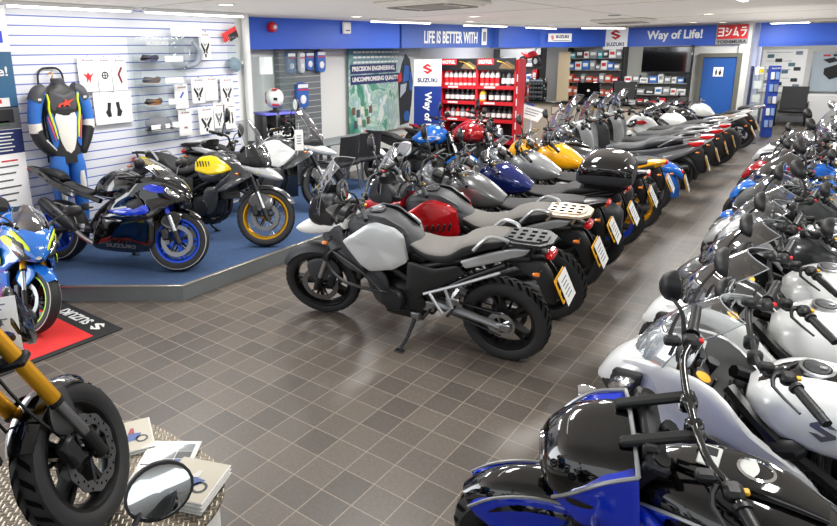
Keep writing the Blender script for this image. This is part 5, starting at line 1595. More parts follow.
# goggles display
t = thing('goggles_display_panel', 'clear perspex display panel with shelves for goggles on the slat wall', 'display panel', (-6.40, 4.52, 0))
def f_gp(b):
    b.box((-.05, 0, 1.76), (.008, .78, 1.24), 0)
    for z in (2.08, 1.83, 1.58, 1.29): b.box((.03, -.12, z), (.16, .46, .008), 0)
    b.box((.03, -.35, 1.7), (.16, .008, .95), 0)
part('panel', f_gp, PERSPEX, t)
text('SUZUKI', .3, .045, WHITE, basis((-.04, 0, 2.30), (0, 1, 0), (0, 0, 1)), t, bold=.02)
def f_lc(b):
    for z, y in ((2.10, .12), (1.85, .1), (1.60, .12), (1.31, -.15), (1.32, .15)): b.box((.1, y, z + .02), (.01, .26, .07), 0, .003)
[part('label_card', lambda b, z=z, y=y: b.box((.1, y, z + .02), (.01, .26, .07), 0, .003), CARD, t) for z, y in ((2.10, .12), (1.85, .1), (1.60, .12), (1.31, -.15), (1.32, .15))]
def goggles(label, y, z, M, L_):
    t = thing('goggles', label, 'goggles', (-6.36, y, z), group='goggles on the perspex shelves')
    def fn(b):
        vs_ = [(.06 * cos(a) , .095 * sin(a), 0) for a in [(-75 + 150 * i / 10) * pi / 180 for i in range(11)]]
        b.tube([(x, yy, .0 + .012 * abs(yy) / .1) for x, yy, _ in vs_], .033, 8, 0)
    part('frame', fn, M, t, key=M.name)
    def fl(b):
        b.sheet(lambda u, v: (.092 * cos((u - .5) * 2.2), .105 * sin((u - .5) * 2.2), (v - .5) * .06), 10, 2, 0)
    part('lens', fl, L_, t, key=L_.name)
    part('strap', lambda b: b.tube([(.0, .095, 0), (-.05, .06, -.01), (-.06, 0, -.015), (-.05, -.06, -.01), (0, -.095, 0)], .016, 6, 0, k=3), LG, t, key='s')
goggles('dark goggles with a violet lens, topmost on the perspex shelves', 4.33, 2.13, BLACKP, mat('violet_lens', '4a4a66', .1, coat=1))
goggles('dark goggles with a brown lens, second from the top on the perspex shelves', 4.33, 1.88, LG, mat('brown_lens', '6a5a50', .1, coat=1))
goggles('dark goggles with an amber lens, third from the top on the perspex shelves', 4.33, 1.63, BLACKP, mat('amber_goggle_lens', '8a5a2a', .1, coat=1))
t = thing('riding_cap', 'grey riding shoe lying on the lowest perspex shelf', 'shoe', (-6.36, 4.4, 1.30))
part('upper', lambda b: b.loft([(.07, 0, .06, .03), (.03, 0, .13, .1, 2.2), (-.02, 0, .15, .19, 2.2), (-.05, 0, .1, .12)], 18, 0, 3), mat('shoe_grey', '6d7078', .7), t)
part('sole', lambda b: b.box((.01, 0, .008), (.12, .36, .016), 0, .007), BLACKP, t)
t.name = 'riding_shoe'

# ------------------------------------------------------------------ helmet case, grey slat panel, poster
t = thing('helmet_display_plinth', 'black plinth with a white outlined badge below the clear helmet case', 'plinth', (-6.30, 6.28, 0))
part('plinth_body', lambda b: b.box((0, 0, .67), (.42, .46, 1.32), 0, .01, rot=(0, 0, radians(-20))), GLOSSB, t)
part('plinth_top', lambda b: b.box((0, 0, 1.345), (.44, .48, .03), 0, .006, rot=(0, 0, radians(-20))), mat('violet_edge', '6a6ad8', .4), t)
dr = Vector((sin(radians(20)), cos(radians(20)), 0)); nr = Vector((cos(radians(20)), -sin(radians(20)), 0))
text('SHOEI', .27, .085, WHITE, basis(tuple(nr * .214 + Vector((0, 0, 1.07))), dr, (0, 0, 1)), t, bold=.03)
def f_oc(b):
    b.T = basis(tuple(nr * .213 + Vector((0, 0, 1.07))), dr, (0, 0, 1))
    P = [(-.21, 0), (-.17, .08), (.17, .08), (.21, 0), (.17, -.08), (-.17, -.08)]
    b.tube([(x, y, 0) for x, y in P + P[:1]], .006, 5, 0)
    b.box((0, -.125, 0), (.32, .018, .003))
part('lettering_outline', f_oc, WHITE, t)
t = thing('helmet_case', 'clear display case on the black plinth beside the grey slat panel', 'display case', (-6.30, 6.28, 1.362))
def f_case(b):
    for dx, dy, sx, sy in ((.2, 0, .006, .44), (-.2, 0, .006, .44), (0, .22, .4, .006), (0, -.22, .4, .006)):
        p = nr * dx + dr * dy
        b.box((p.x, p.y, .38), (sx, sy, .76), 0, rot=(0, 0, radians(-20)))
    b.box((0, 0, .76), (.42, .46, .008), 0, rot=(0, 0, radians(-20)))
part('case_panes', f_case, PERSPEX, t)
part('header_card', lambda b: b.box((-.1, -.03, .64), (.01, .2, .24), 0, .003, rot=(0, 0, radians(-20))), SIGNW, t)
hm = thing('crash_helmet', 'white red and black crash helmet inside the clear case', 'helmet', (-6.28, 6.27, 1.40), (0, 0, radians(-40)))
part('shell', lambda b: b.loft([(.155, .10, .17, .05, 2.2), (.13, .05, .22, .09, 2.2), (.06, .02, .275, .122, 2.2), (-.03, .02, .29, .128, 2.2), (-.11, .05, .26, .11, 2.2), (-.15, .1, .2, .06, 2.2)], 26, 0, 4), WHITE, hm)
part('visor', lambda b: b.sheet(lambda u, v: (.155 * cos((u - .5) * 2.0) + .004, .132 * sin((u - .5) * 2.0), .13 + .10 * v - .03 * v * v * 2), 14, 4), GLOSSB, hm)
def f_hs(b):
    for s in (1, -1):
        b.panel([(.08, .118, .12), (-.02, .126, .2), (-.1, .11, .24), (-.1, .112, .17), (0, .126, .08)], .012, 0, mirror=False, side=s)
    b.box((.08, 0, .28), (.08, .08, .02), 0, .008)
    b.box((.16, 0, .07), (.02, .1, .03), 0, .008)
part('red_graphic', f_hs, REDB, hm)
part('helmet_stand', lambda b: b.lathe([(.09, -.03), (.09, -.02), (.03, -.01), (.03, .06)], axis=(0, 0, 1), n=16), BLACKP, hm)

struct('wall_slat_panel', lambda b: b.box((-6.98, 7.54, 1.2), (.1, .98, 2.2)), SLATG)
PB = mat('packet_blue', '2a62b8', .45)
def blue_packet(label, y, z, w, h, M=PB, x=-6.90):
    t = thing('blue_packet' if M is PB else 'grey_packet', label, 'packet', (x, y, z), group='packets on the grey slat panel')
    part('bag', lambda b: b.loft([(.03, -h / 2 + .01, h / 2 - .01, w / 2 - .02, 4), (.0, -h / 2, h / 2, w / 2, 4), (-.02, -h / 2, h / 2, w / 2, 4)], 16, 0, 2), M, t)
    def fp(b):
        b.box((.032, 0, h * .36), (.004, w * .8, h * .14), 0)
        b.box((.034, 0, h * .22), (.004, w * .8, h * .05), 1)
        b.lathe([(w * .24, 0), (w * .2, .004), (0, .004)], c=(.032, 0, -h * .15), axis=(1, 0, 0), n=14, m=0)
    part('print', fp, [CARD, REDINK], t)
blue_packet('grey and blue packet, left of the top row on the grey slat panel', 7.28, 2.02, .2, .34, mat('packet_slate', '5a7fae', .45))
blue_packet('narrow white packet, middle of the top row on the grey slat panel', 7.53, 2.02, .15, .34, mat('packet_white', 'c9ced6', .45))
blue_packet('bright blue packet, third in the top row on the grey slat panel', 7.72, 2.04, .22, .30)
blue_packet('bright blue packet at the right end of the top row on the grey slat panel', 7.96, 2.03, .24, .36, x=-6.86)
blue_packet('large bright blue packet alone in the lower row of the grey slat panel', 7.52, 1.50, .30, .42)
t = thing('perspex_shelf', 'narrow clear perspex shelf on the grey slat panel', 'shelf', (-6.84, 7.18, 1.62))
part('shelf', lambda b: [b.box((0, 0, .25), (.16, .16, .5), 0, .004), b.box((.02, .1, -.3), (.1, .2, .35), 0, .004)], PERSPEX, t)

po = thing('track_poster', 'large poster of a race track seen from above with a blue motorcycle', 'poster', (-6.98, 9.93, 1.47))
def poster_mat():
    m = bpy.data.materials.new('track_poster_print'); m.use_nodes = True
    nt = m.node_tree; b = nt.nodes['Principled BSDF']; N = nt.nodes.new; L = nt.links.new
    tc = N('ShaderNodeTexCoord')
    v = N('ShaderNodeTexNoise'); v.inputs['Scale'].default_value = 1.8; v.inputs['Detail'].default_value = 5; v.inputs['Distortion'].default_value = 1.6
    L(tc.outputs['Object'], v.inputs['Vector'])
    r = N('ShaderNodeValToRGB'); cr = r.color_ramp
    cr.elements[0].color = (*hexc('2f7d6c'), 1); cr.elements[0].position = .3
    cr.elements[1].color = (*hexc('d5e2dc'), 1); cr.elements[1].position = .62
    for p, c in ((.42, '5c9c86'), (.48, 'c3d6cd'), (.52, '86b2a6'), (.57, '9fb7c0')):
        e = cr.elements.new(p); e.color = (*hexc(c), 1)
    L(v.outputs['Fac'], r.inputs['Fac'])
    s = N('ShaderNodeSeparateXYZ'); L(tc.outputs['Object'], s.inputs[0])
    mr = N('ShaderNodeMapRange'); mr.inputs['From Min'].default_value = .25; mr.inputs['From Max'].default_value = .75
    L(s.outputs['Z'], mr.inputs['Value'])
    mx = N('ShaderNodeMix'); mx.data_type = 'RGBA'; mx.inputs['B'].default_value = (*hexc('2c7388'), 1)
    L(mr.outputs['Result'], mx.inputs['Factor']); L(r.outputs['Color'], mx.inputs['A'])
    mr2 = N('ShaderNodeMapRange'); mr2.inputs['From Min'].default_value = .2; mr2.inputs['From Max'].default_value = .9
    L(s.outputs['Y'], mr2.inputs['Value'])
    m2 = N('ShaderNodeMix'); m2.data_type = 'RGBA'; m2.inputs['B'].default_value = (*hexc('d8e0e0'), 1)
    L(mr2.outputs['Result'], m2.inputs['Factor']); L(mx.outputs['Result'], m2.inputs['A'])
    L(m2.outputs['Result'], b.inputs['Base Color']); b.inputs['Roughness'].default_value = .35
    return m
part('print', lambda b: b.box((0, 0, 0), (.02, 2.15, 1.62), 0), poster_mat(), po)
part('headline_bar', lambda b: [b.box((.012, -.30, .40), (.004, 1.46, .17), 0), b.box((.012, -.24, .21), (.004, 1.58, .17), 0)], NAVY, po)
text('PRECISION ENGINEERING,', 1.36, .10, WHITE, basis((.015, -.30, .40), (0, 1, 0), (0, 0, 1)), po, bold=.03)
text('UNCOMPROMISING QUALITY', 1.48, .10, WHITE, basis((.015, -.24, .21), (0, 1, 0), (0, 0, 1)), po, bold=.03)
def f_pl(b):
    for i, w in enumerate((1.5, 1.6, 1.45)):
        for j in range(12): b.box((.012, -.95 + w * (j + .5) / 12, .70 - .09 * i), (.003, w / 12 * .82, .034), 0)
part('small_print', f_pl, WHITE, po)
def f_pb(b):
    y, z = .78, -.1
    b.loft([(.016, .05, .5, .14, 2.2, 0, y)], 4) if False else None
    b.T = Matrix.Translation((.014, y, 0))
    b.prism([(-.20, -.75), (.12, -.72), (.22, -.3), (.26, .1), (.14, .55), (-.02, .66), (-.16, .45), (-.28, .1), (-.24, -.3)], 0, .004, 0, axis='x')
    b.T = Matrix.Translation((.02, y, 0))
    b.prism([(-.12, .1), (.14, .14), (.10, .42), (-.06, .44)], 0, .004, 1, axis='x')
    b.prism([(-.22, -.2), (-.02, -.08), (.02, .08), (-.2, .06)], 0, .004, 2, axis='x')
    b.lathe([(.11, 0), (.11, .005), (.07, .005)], c=(0, .02, -.58), axis=(1, 0, 0), n=18, m=1)
    b.prism([(.1, .3), (.2, .3), (.24, -.1), (.12, -.05)], 0, .004, 1, axis='x')
    b.prism([(-.3, .25), (-.18, .3), (-.16, .14), (-.28, .1)], 0, .005, 3, axis='x')
part('printed_motorcycle', f_pb, [mat('photo_dark', '262a33', .4), mat('photo_blue', '2b62b4', .4), mat('photo_pale', 'b9c3cf', .4), REDINK], po)
def f_pt(b):
    for i in range(9): b.box((.012, -.95 + .13 * (i % 5) + .05 * (i // 5), -.35 - .2 * (i // 5) - .05 * (i % 2)), (.003, .1, .14), i % 4)
part('small_photos', f_pt, [mat('photo_brown', '6b5347', .4), mat('photo_slate', '46525f', .4), mat('photo_cream', 'd9d3c4', .4), mat('photo_green', '4d7a5a', .4)], po)

# grey table and black chairs behind the windscreens
tb = thing('grey_table', 'grey topped table below the track poster', 'table', (-6.42, 7.95, PZ))
part('tabletop', lambda b: b.box((0, 0, .62), (.5, 1.9, .035), 0, .01), mat('grey_laminate', '7f8688', .5), tb)
for sx in (-.2, .2):
    for sy in (-.85, -.12):
        part('leg', lambda b, sx=sx, sy=sy: b.box((sx, sy, .3), (.05, .05, .6), 0, .006), ALLOY, tb)
def tubchair(x, y, rot, label):
    c = thing('black_chair', label, 'chair', (x, y, PZ), (0, 0, rot), 'black chairs at the grey table')
    part('seat', lambda b: b.box((0, 0, .43), (.46, .46, .07), 0, .025), SEATB, c, key='tc')
    part('backrest', lambda b: b.sheet(lambda u, v: (-.22 - .04 * v + .05 * (2 * u - 1) ** 2, (u - .5) * .46, .48 + .36 * v), 8, 4) or b.box((-.25, 0, .66), (.03, .42, .34), 0, .012), SEATB, c, key='tc')
    for sx in (-.2, .2):
        for sy in (-.2, .2):
            part('leg', lambda b, sx=sx, sy=sy: b.tube([(sx * .9, sy * .9, .42), (sx * 1.1, sy * 1.1, .0)], .013, 7), ALLOY, c, key=('tc', sx, sy))
tubchair(-5.75, 7.05, radians(180), 'black chair with pale legs at the near end of the grey table')
tubchair(-5.75, 7.6, radians(170), 'black chair with pale legs at the far end of the grey table')
# ------------------------------------------------------------------ standing banner and oil shelves
b2 = thing('standing_banner', 'upright white and blue banner with a red emblem before the track poster', 'banner', (-5.88, 9.76, 0), (0, 0, radians(10)))
part('banner_sheet', lambda b: b.box((0, 0, 1.05), (.52, .012, 1.95), 0), BLUE, b2)
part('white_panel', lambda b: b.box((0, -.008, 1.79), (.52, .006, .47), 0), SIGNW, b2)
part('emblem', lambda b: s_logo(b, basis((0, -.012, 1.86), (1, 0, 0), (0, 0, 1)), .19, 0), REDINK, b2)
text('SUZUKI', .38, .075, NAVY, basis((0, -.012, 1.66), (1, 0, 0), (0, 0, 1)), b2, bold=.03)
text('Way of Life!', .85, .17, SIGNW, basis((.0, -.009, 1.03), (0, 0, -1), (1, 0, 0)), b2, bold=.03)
part('banner_base', lambda b: b.box((0, 0, .04), (.54, .25, .08), 0, .02), ALUTRIM, b2)

RS = mat('red_steel', 'c8202b', .4)
def motul_bay(x, y, label, nb, col):
    t = thing('oil_shelf_unit', label, 'shelf unit', (x, y, 0), group='red oil shelf units')
    W = .70
    def fr(b):
        for s in (-1, 1): b.box((s * W / 2, .15, 1.0), (.03, .34, 2.0), 0)
        b.box((0, .32, 1.0), (W, .02, 2.0), 1)
    part('shelf_frame', fr, [RS, BLACKP], t, key='mb')
    for z in (.25, .62, .98, 1.28, 1.55):
        part('shelf', lambda b, z=z: [b.box((0, .15, z), (W - .02, .34, .025)), b.box((0, -.025, z - .012), (W - .02, .012, .06))], RS, t, key=('mb', z))
        part('price_strip', lambda b, z=z: b.box((-.1, -.033, z - .01), (.2, .004, .03)), CARD, t, key=('mb', z))
    def fhd(b):
        b.box((0, -.02, 1.93), (W, .02, .20), 0)
        b.prism([(.05, 1.86), (.34, 1.84), (.34, 1.90), (.2, 1.98), (.1, 1.93)], -.034, -.031, 1)
        b.tube([(.02, -.034, 1.98), (.14, -.034, 1.95), (.3, -.034, 1.86)], .006, 5, 2, k=4)
        b.box((-.19, -.032, 1.97), (.3, .004, .1), 3)
    h = part('header_board', fhd, [BLACKP, mat('header_photo', '6f5a42', .5), GOLD, REDINK], t, key='mb')
    text('MOTUL', .25, .062, SIGNW, basis((-.19, -.035, 1.97), (1, 0, 0), (0, 0, 1)), h, bold=.03)
    return t
motul_bay(-5.38, 10.0, 'red oil shelf unit next to the standing banner', 0, 0)
motul_bay(-4.67, 10.0, 'red oil shelf unit with white end panel beside the counter', 0, 0)
t = thing('end_panel', 'red and white lettered end panel at the counter side of the oil shelves', 'panel', (-4.29, 10.05, 0))
part('panel', lambda b: b.box((0, .1, 1.0), (.03, .3, 2.02), 0), RS, t)
for i in range(7): part('white_print', lambda b, i=i: b.box((0, -.052, .5 + .2 * i), (.02, .004, .12), 0), CARD, t)
BW = mat('bottle_white', 'e5e3e2', .4); BR = mat('bottle_red', 'c2242c', .4); BK = mat('bottle_black', '26262a', .35); BY = mat('bottle_yellow', 'e6c23a', .4); BG = mat('bottle_grey', '7d8087', .4)
def bottle(x, y, z, M, capM, label, group, h=.23, r=.042):
    t = thing('oil_bottle', label, 'bottle', (x, y, z), group=group)
    part('body', lambda b: b.lathe([(r * .9, 0), (r, .01), (r, h * .66), (r * .8, h * .78), (r * .36, h * .84), (r * .36, h * .9)], axis=(0, 0, 1), n=12), M, t, key=(h, r))
    part('cap', lambda b: b.lathe([(r * .42, h * .88), (r * .42, h), (0, h)], axis=(0, 0, 1), n=10), capM, t, key=(h, r))
    part('bottle_label', lambda b: b.lathe([(r * 1.015, h * .16), (r * 1.015, h * .52)], axis=(0, 0, 1), n=12), REDINK if M is BW else CARD, t, key=(h, r))
for i in range(7):
    bottle(-5.66 + .094 * i, 10.06, 1.565, BW, BR, ORD[i] + ' white bottle from the left, top shelf next to the standing banner', 'white bottles on the banner side shelf', .27)
for i in range(4):
    bottle(-4.95 + .094 * i, 10.06, 1.565, BW, BR, ORD[i] + ' white bottle from the left, top shelf of the unit beside the counter', 'white bottles on the counter side shelf', .27)
for i in range(3):
    bottle(-4.55 + .09 * i, 10.06, 1.565, BK if i != 1 else BG, BK, ('black bottle next to the white ones on the top shelf beside the counter', 'grey bottle between two black ones on the top shelf', 'black bottle at the very counter end of the top shelf')[i], 'dark bottles on the counter side top shelf', .25)
for i in range(6):
    bottle(-5.63 + .10 * i, 10.06, 1.295, BK, BG, ORD[i] + ' black bottle from the left, second shelf next to the standing banner', 'black bottles on the second shelf', .20, .045)
bottle(-4.93, 10.06, 1.295, BY, BK, 'yellow bottle with a black cap on the second shelf beside the counter', None, .22, .06)
for i in range(4):
    bottle(-4.77 + .11 * i, 10.06, 1.295, BK, BR, ORD[i] + ' red capped black bottle from the left, second shelf beside the counter', 'black bottles with red caps', .21, .046)
for i in range(6):
    bottle(-5.62 + .1 * i, 10.06, .995, BG if i % 2 else BR, BK, ORD[i // 2] + (' red bottle' if i % 2 == 0 else ' grey bottle') + ' from the left, third shelf next to the standing banner', 'red bottles on the third shelf' if i % 2 == 0 else 'grey bottles on the third shelf', .2)
for i in range(6):
    bottle(-4.92 + .1 * i, 10.06, .995, BK, BK, ORD[i] + ' black bottle from the left, third shelf beside the counter', 'black bottles on the third shelf', .2)

# ------------------------------------------------------------------ counter
ct = thing('service_counter', 'beige fronted service counter with a black top', 'counter', (-4.45, 14.2, 0))
part('counter_front', lambda b: b.box((-.05, .3, .475), (3.0, .56, .95), 0), mat('beige_panel', 'b8ac9c', .6, vary=.04), ct)
part('countertop', lambda b: b.box((0, .3, .975), (3.2, .72, .045), 0, .01), GLOSSB, ct)
part('plinth', lambda b: b.box((-.05, .04, .06), (3.0, .02, .12), 0), DARKP, ct)
def fcn(b):
    b.box((-.62, .012, .80), (.34, .012, .2), 0); b.box((-.62, .004, .80), (.30, .006, .16), 1)
part('framed_notice', fcn, [GREYP, mat('notice_beige', 'c9c0b0', .5)], ct)
def fcb(b):
    b.box((.15, .012, .72), (.7, .012, .34), 0)
    b.box((.15, .004, .86), (.62, .006, .03), 1)
part('brown_panel', fcb, [mat('brown_panel_print', '7b7062', .5), mat('ochre_print', 'c09a3c', .5)], ct)
t = thing('small_goods_rack', 'black rack of small packs standing on the counter', 'rack', (-5.62, 14.3, .998))
part('rack_body', lambda b: b.box((0, 0, .26), (.38, .2, .52), 0, .02), GLOSSB, t)
for i in range(4):
    for j in range(5): part('small_pack', lambda b, i=i, j=j: b.box((-.13 + .065 * j, -.105, .1 + .1 * i), (.045, .02, .05), 0, .006), GREYP, t, key=(i, j))
part('rack_header', lambda b: b.box((0, -.102, .47), (.3, .006, .04)), PRINT, t)
def monitor(x, y, rot, label, w=.5, h=.33):
    t = thing('computer_monitor', label, 'monitor', (x, y, .998), (0, 0, rot), 'monitors on the counter')
    part('display', lambda b: b.box((0, 0, .27), (w, .05, h), 0, .012), GLOSSB, t, key=(w, h))
    part('stand', lambda b: [b.box((0, .02, .06), (.06, .03, .14), 0, .006), b.box((0, .02, .008), (.22, .16, .016), 0, .006)], BLACKP, t, key=(w, h))
    part('badge', lambda b: b.lathe([(.03, 0), (0, .002)], c=(0, -.027, .25), axis=(0, -1, 0), n=14), CARD, t, key=(w, h))
    return t
monitor(-4.5, 14.45, radians(6), 'black monitor backing onto the counter nearest the doorway')
monitor(-3.75, 14.5, radians(-24), 'black monitor tilted aside at the television end of the counter', .6, .38)
t = thing('card_terminal', 'small pale card terminal on the counter by the near monitor', 'card terminal', (-4.24, 14.2, .998))
part('body', lambda b: b.box((0, 0, .05), (.16, .1, .09), 0, .02), GREYP, t)
part('keypad', lambda b: [b.lathe([(.03, 0), (0, .01)], c=(s * .035, -.052, .055), axis=(0, -1, 0), n=12) for s in (-1, 1)], CARD, t)
t = thing('counter_mouse_tray', 'low black tray on the counter before the near monitor', 'tray', (-4.85, 14.15, .998))
part('tray', lambda b: b.box((0, 0, .015), (.26, .14, .03), 0, .01), BLACKP, t)
# lectern sign
t = thing('price_lectern', 'white sloping price board on a post at the end of the oil shelves', 'sign', (-4.25, 10.55, 0), (0, 0, radians(-8)))
part('post', lambda b: b.box((-.05, .05, .52), (.09, .05, 1.04), 0, .01), SIGNW, t)
def fbrd(b):
    b.T = Matrix.Translation((0, 0, 1.08)) @ Euler((radians(38), radians(12), 0)).to_matrix().to_4x4()
    b.box((0, 0, 0), (.46, .30, .012), 0, .004)
    b.box((-.12, .17, .0), (.16, .05, .014), 1)
    for i in range(3): b.box((.02, .07 - .06 * i, .008), (.32 - .05 * i, .016, .003), 2)
part('board', fbrd, [SIGNW, BLUE, PRINT], t)
part('base', lambda b: b.box((-.05, .05, .015), (.3, .3, .03), 0, .008), SIGNW, t)

# ------------------------------------------------------------------ signs on the fascias
def wallsign(name, label, o, d, w, h, build, M=SIGNW, z=.012):
    t = thing(name, label, 'sign', o, (0, 0, atan2(d[1], d[0])))
    part('board', lambda b: b.box((0, -z / 2, 0), (w, z, h), 0, .003), M, t)
    build(t, -z - .001)
    return t
def bs1(t, y):
    part('emblem', lambda b: s_logo(b, basis((-.26, y, 0), (1, 0, 0), (0, 0, 1)), .11, 0, .003), REDINK, t)
    text('SUZUKI', .44, .075, NAVY, basis((.07, y, .02), (1, 0, 0), (0, 0, 1)), t, bold=.03)
    part('strapline', lambda b: b.box((.05, y, -.07), (.6, .003, .016)), PRINT, t)
wallsign('dealer_sign', 'small white sign with a red emblem on the blue corner fascia', (-5.71, 15.78, 2.45), (.95, 2.13), .8, .2, bs1)
def bs2(t, y):
    part('emblem', lambda b: s_logo(b, basis((0, y, .09), (1, 0, 0), (0, 0, 1)), .26, 0, .003), REDINK, t)
    text('SUZUKI', .44, .09, NAVY, basis((0, y, -.15), (1, 0, 0), (0, 0, 1)), t, bold=.03)
wallsign('corner_logo_sign', 'tall white square sign with a large red emblem over the shelves', (-4.82, 17.36, 2.42), (1, 0), .60, .56, bs2)
def bs3(t, y):
    part('panel', lambda b: b.box((0, y, .06), (.62, .006, .32), 0), REDINK, t)
    # four kana drawn as strokes
    def st(b):
        K = {0: [((-1, .8), (.8, .8)), ((.8, .8), (.8, -.8)), ((-1, -.8), (.8, -.8)), ((-.8, 0), (.8, 0))],
             1: [((-.9, .8), (-.3, .6)), ((-1, .25), (-.4, .05)), ((-.9, -.8), (.2, -.5)), ((.2, -.5), (.95, .5))],
             2: [((-.1, .9), (-.6, -.6)), ((-.9, -.65), (.6, -.6)), ((.3, .0), (.9, -.9))],
             3: [((-.7, .85), (.7, .85)), ((-1, .3), (.9, .3)), ((.9, .3), (.3, -.6)), ((.3, -.6), (-.4, -.9))]}
        for i in range(4):
            cx = -.225 + .15 * i
            for (x0, z0), (x1, z1) in K[i]:
                a = Vector((cx + x0 * .055, 0, .06 + z0 * .105)); c = Vector((cx + x1 * .055, 0, .06 + z1 * .105))
                m_ = (a + c) / 2; d = c - a
                b.box((m_.x, y - .004, m_.z), (d.length + .02, .004, .03), 0, rot=(0, -atan2(d.z, d.x), 0))
    part('kana_lettering', st, SIGNW, t)
    text('YOSHIMURA', .60, .075, BLACKINK, basis((0, y, -.165), (1, 0, 0), (0, 0, 1)), t, bold=.03)
wallsign('exhaust_maker_sign', 'red and white sign with kana lettering above the blue door', (-2.215, 17.36, 2.43), (1, 0), .66, .46, bs3, ALLOY)
t = thing('kit_badge', 'small white badge sign with a dark car motif beside the slogan fascia', 'sign', (-6.12, 13.32, 2.46), (0, 0, radians(84)))
part('board', lambda b: b.box((0, -.01, 0), (.34, .02, .27), 0, .03), SIGNW, t)
part('motif', lambda b: [b.box((0, -.022, .02), (.22, .004, .09), 0, .002), b.box((0, -.022, -.08), (.2, .004, .03), 1, .001)], [BLACKINK, NAVY], t)
t = thing('logo_tab', 'small upright white tab at the end of the slogan lettering', 'sign', (-6.165, 12.52, 2.45), (0, 0, radians(84.6)))
part('board', lambda b: b.box((0, -.006, 0), (.20, .012, .34), 0, .01), SIGNW, t)
part('motif', lambda b: b.box((0, -.013, 0), (.12, .004, .2), 0, .002), PRINT, t)

# ------------------------------------------------------------------ door, television, shelving of small goods
dr_ = struct('door_1', lambda b: b.box((-2.40, 17.41, .97), (.70, .05, 1.90), 0, .004), mat('door_blue', '1656a8', .45, vary=.04))
def fdf(b):
    for x in (-2.80, -2.0): b.box((x, 17.39, .957), (.10, .09, 1.914))
    b.box((-2.40, 17.39, 1.96), (.90, .092, .09))
dfm = part('door_frame', fdf, mat('door_frame_grey', '6a6a60', .5), dr_)
part('door_handle', lambda b: [b.box((-2.70, 17.38, .86), (.045, .012, .17), 0, .004), b.tube([(-2.70, 17.37, .88), (-2.70, 17.33, .88), (-2.60, 17.33, .88)], .012, 8)], STEEL, dr_)
t = thing('toilet_sign', 'white toilet sign with two figures on the blue door', 'sign', (-2.41, 17.38, 1.57))
part('board', lambda b: b.box((0, -.004, 0), (.21, .008, .22), 0, .003), SIGNW, t)
def ffig(b):
    for s in (-1, 1):
        b.lathe([(.016, 0), (0, .002)], c=(s * .04, -.009, .045), axis=(0, -1, 0), n=12)
        b.prism([(s * .04 - .022, .022), (s * .04 + .022, .022), (s * .04 + (.03 if s > 0 else .018), -.03), (s * .04 + .012, -.075), (s * .04 - .012, -.075), (s * .04 - (.03 if s > 0 else .018), -.03)], -.011, -.009)
part('pictogram', ffig, BLACKINK, t)
tv = thing('wall_television', 'large black television high on the wall beside the blue door', 'television', (-3.48, 16.98, 1.875))
part('screen_body', lambda b: b.box((0, 0, 0), (1.10, .06, .62), 0, .012), GLOSSB, tv)
part('bezel', lambda b: [b.box((0, -.03, s * .30), (1.10, .012, .02)) for s in (-1, 1)], BLACKP, tv)
part('wall_bracket', lambda b: b.box((0, .06, 0), (.3, .08, .2), 0, .01), BLACKP, tv)
SHM = mat('shelf_board', '8d8f90', .5); 
random.seed(21)
PALB = [('white', 'dfe0e0'), ('black', '2b2c30'), ('grey', '85888c'), ('blue', '2f69b4'), ('red', 'c0323a'), ('orange', 'b8573a'), ('teal', '3b9aa8'), ('yellow', 'd8b13c')]
BM = {n: mat('box_' + n, c, .5) for n, c in PALB}
def shelf_unit(name, label, x0, x1, y, zs, depth=.35, back='9b9c98', rot=0):
    t = thing(name, label, 'shelf unit', ((x0 + x1) / 2, y, 0), (0, 0, rot))
    W = x1 - x0
    part('back_panel', lambda b: b.box((0, depth / 2, 1.12), (W, .02, 2.16)), mat('shelf_back_' + back, back, .6), t)
    for z in zs: part('shelf', lambda b, z=z: b.box((0, 0, z), (W, depth, .02)), SHM, t)
    for s in (-1, 1): part('upright', lambda b, s=s: b.box((s * W / 2, 0, 1.1), (.025, depth, 2.2)), BLACKP, t)
    return t
def stock(x0, x1, y, zs, cols, where, hmin=.1, hmax=.24, gap=.02):
    cnt = {}
    for z, cs in zip(zs, cols):
        x = x0 + .03; i = 0
        while x < x1 - .1:
            w = random.uniform(.10, .2); h = random.uniform(hmin, hmax)
            n = cs[i % len(cs)] if random.random() < .8 else random.choice(cs)
            if x + w > x1: break
            k = cnt.get((z, n), 0); cnt[(z, n)] = k + 1
            o = thing('stock_box', '%s %s stock box from the left on %s' % (ORD[k], n, where[zs.index(z)]), 'box', (x + w / 2, y, z + .012), group='stock boxes on %s' % where[zs.index(z)])
            part('carton', lambda b: b.box((0, 0, h / 2), (w, .2, h), 0, .006), BM[n], o)
            other = 'white' if n != 'white' else random.choice(['grey', 'blue', 'red'])
            part('front_label', lambda b: b.box((0, -.102, h * .55), (w * .7, .004, h * .38)), BM[other], o)
            x += w + gap; i += 1
zs = [.35, .72, 1.02, 1.30]
shelf_unit('accessory_shelving', 'tall accessory shelving below the television', -4.48, -2.98, 17.2, zs)
stock(-4.46, -3.0, 17.12, zs, [['black', 'grey'], ['black', 'grey', 'red'], ['black', 'white', 'grey'], ['white', 'grey', 'white', 'blue']],
      ['the lowest shelf below the television', 'the second shelf below the television', 'the third shelf below the television', 'the top shelf below the television'])
zs2 = [.6, .95, 1.3, 1.62, 1.92]
shelf_unit('parts_shelving', 'parts shelving behind the counter under the corner logo sign', -5.9, -4.52, 17.2, zs2, back='8a8d8b')
stock(-5.88, -4.54, 17.1, zs2, [['orange', 'black'], ['orange', 'red', 'orange'], ['orange', 'red', 'grey'], ['blue', 'white', 'blue', 'grey'], ['teal', 'black', 'white', 'grey']],
      ['the lowest parts shelf behind the counter', 'the second parts shelf behind the counter', 'the middle parts shelf behind the counter', 'the fourth parts shelf behind the counter', 'the top parts shelf behind the counter'], .12, .24)
zs3 = [1.02, 1.38, 1.75]
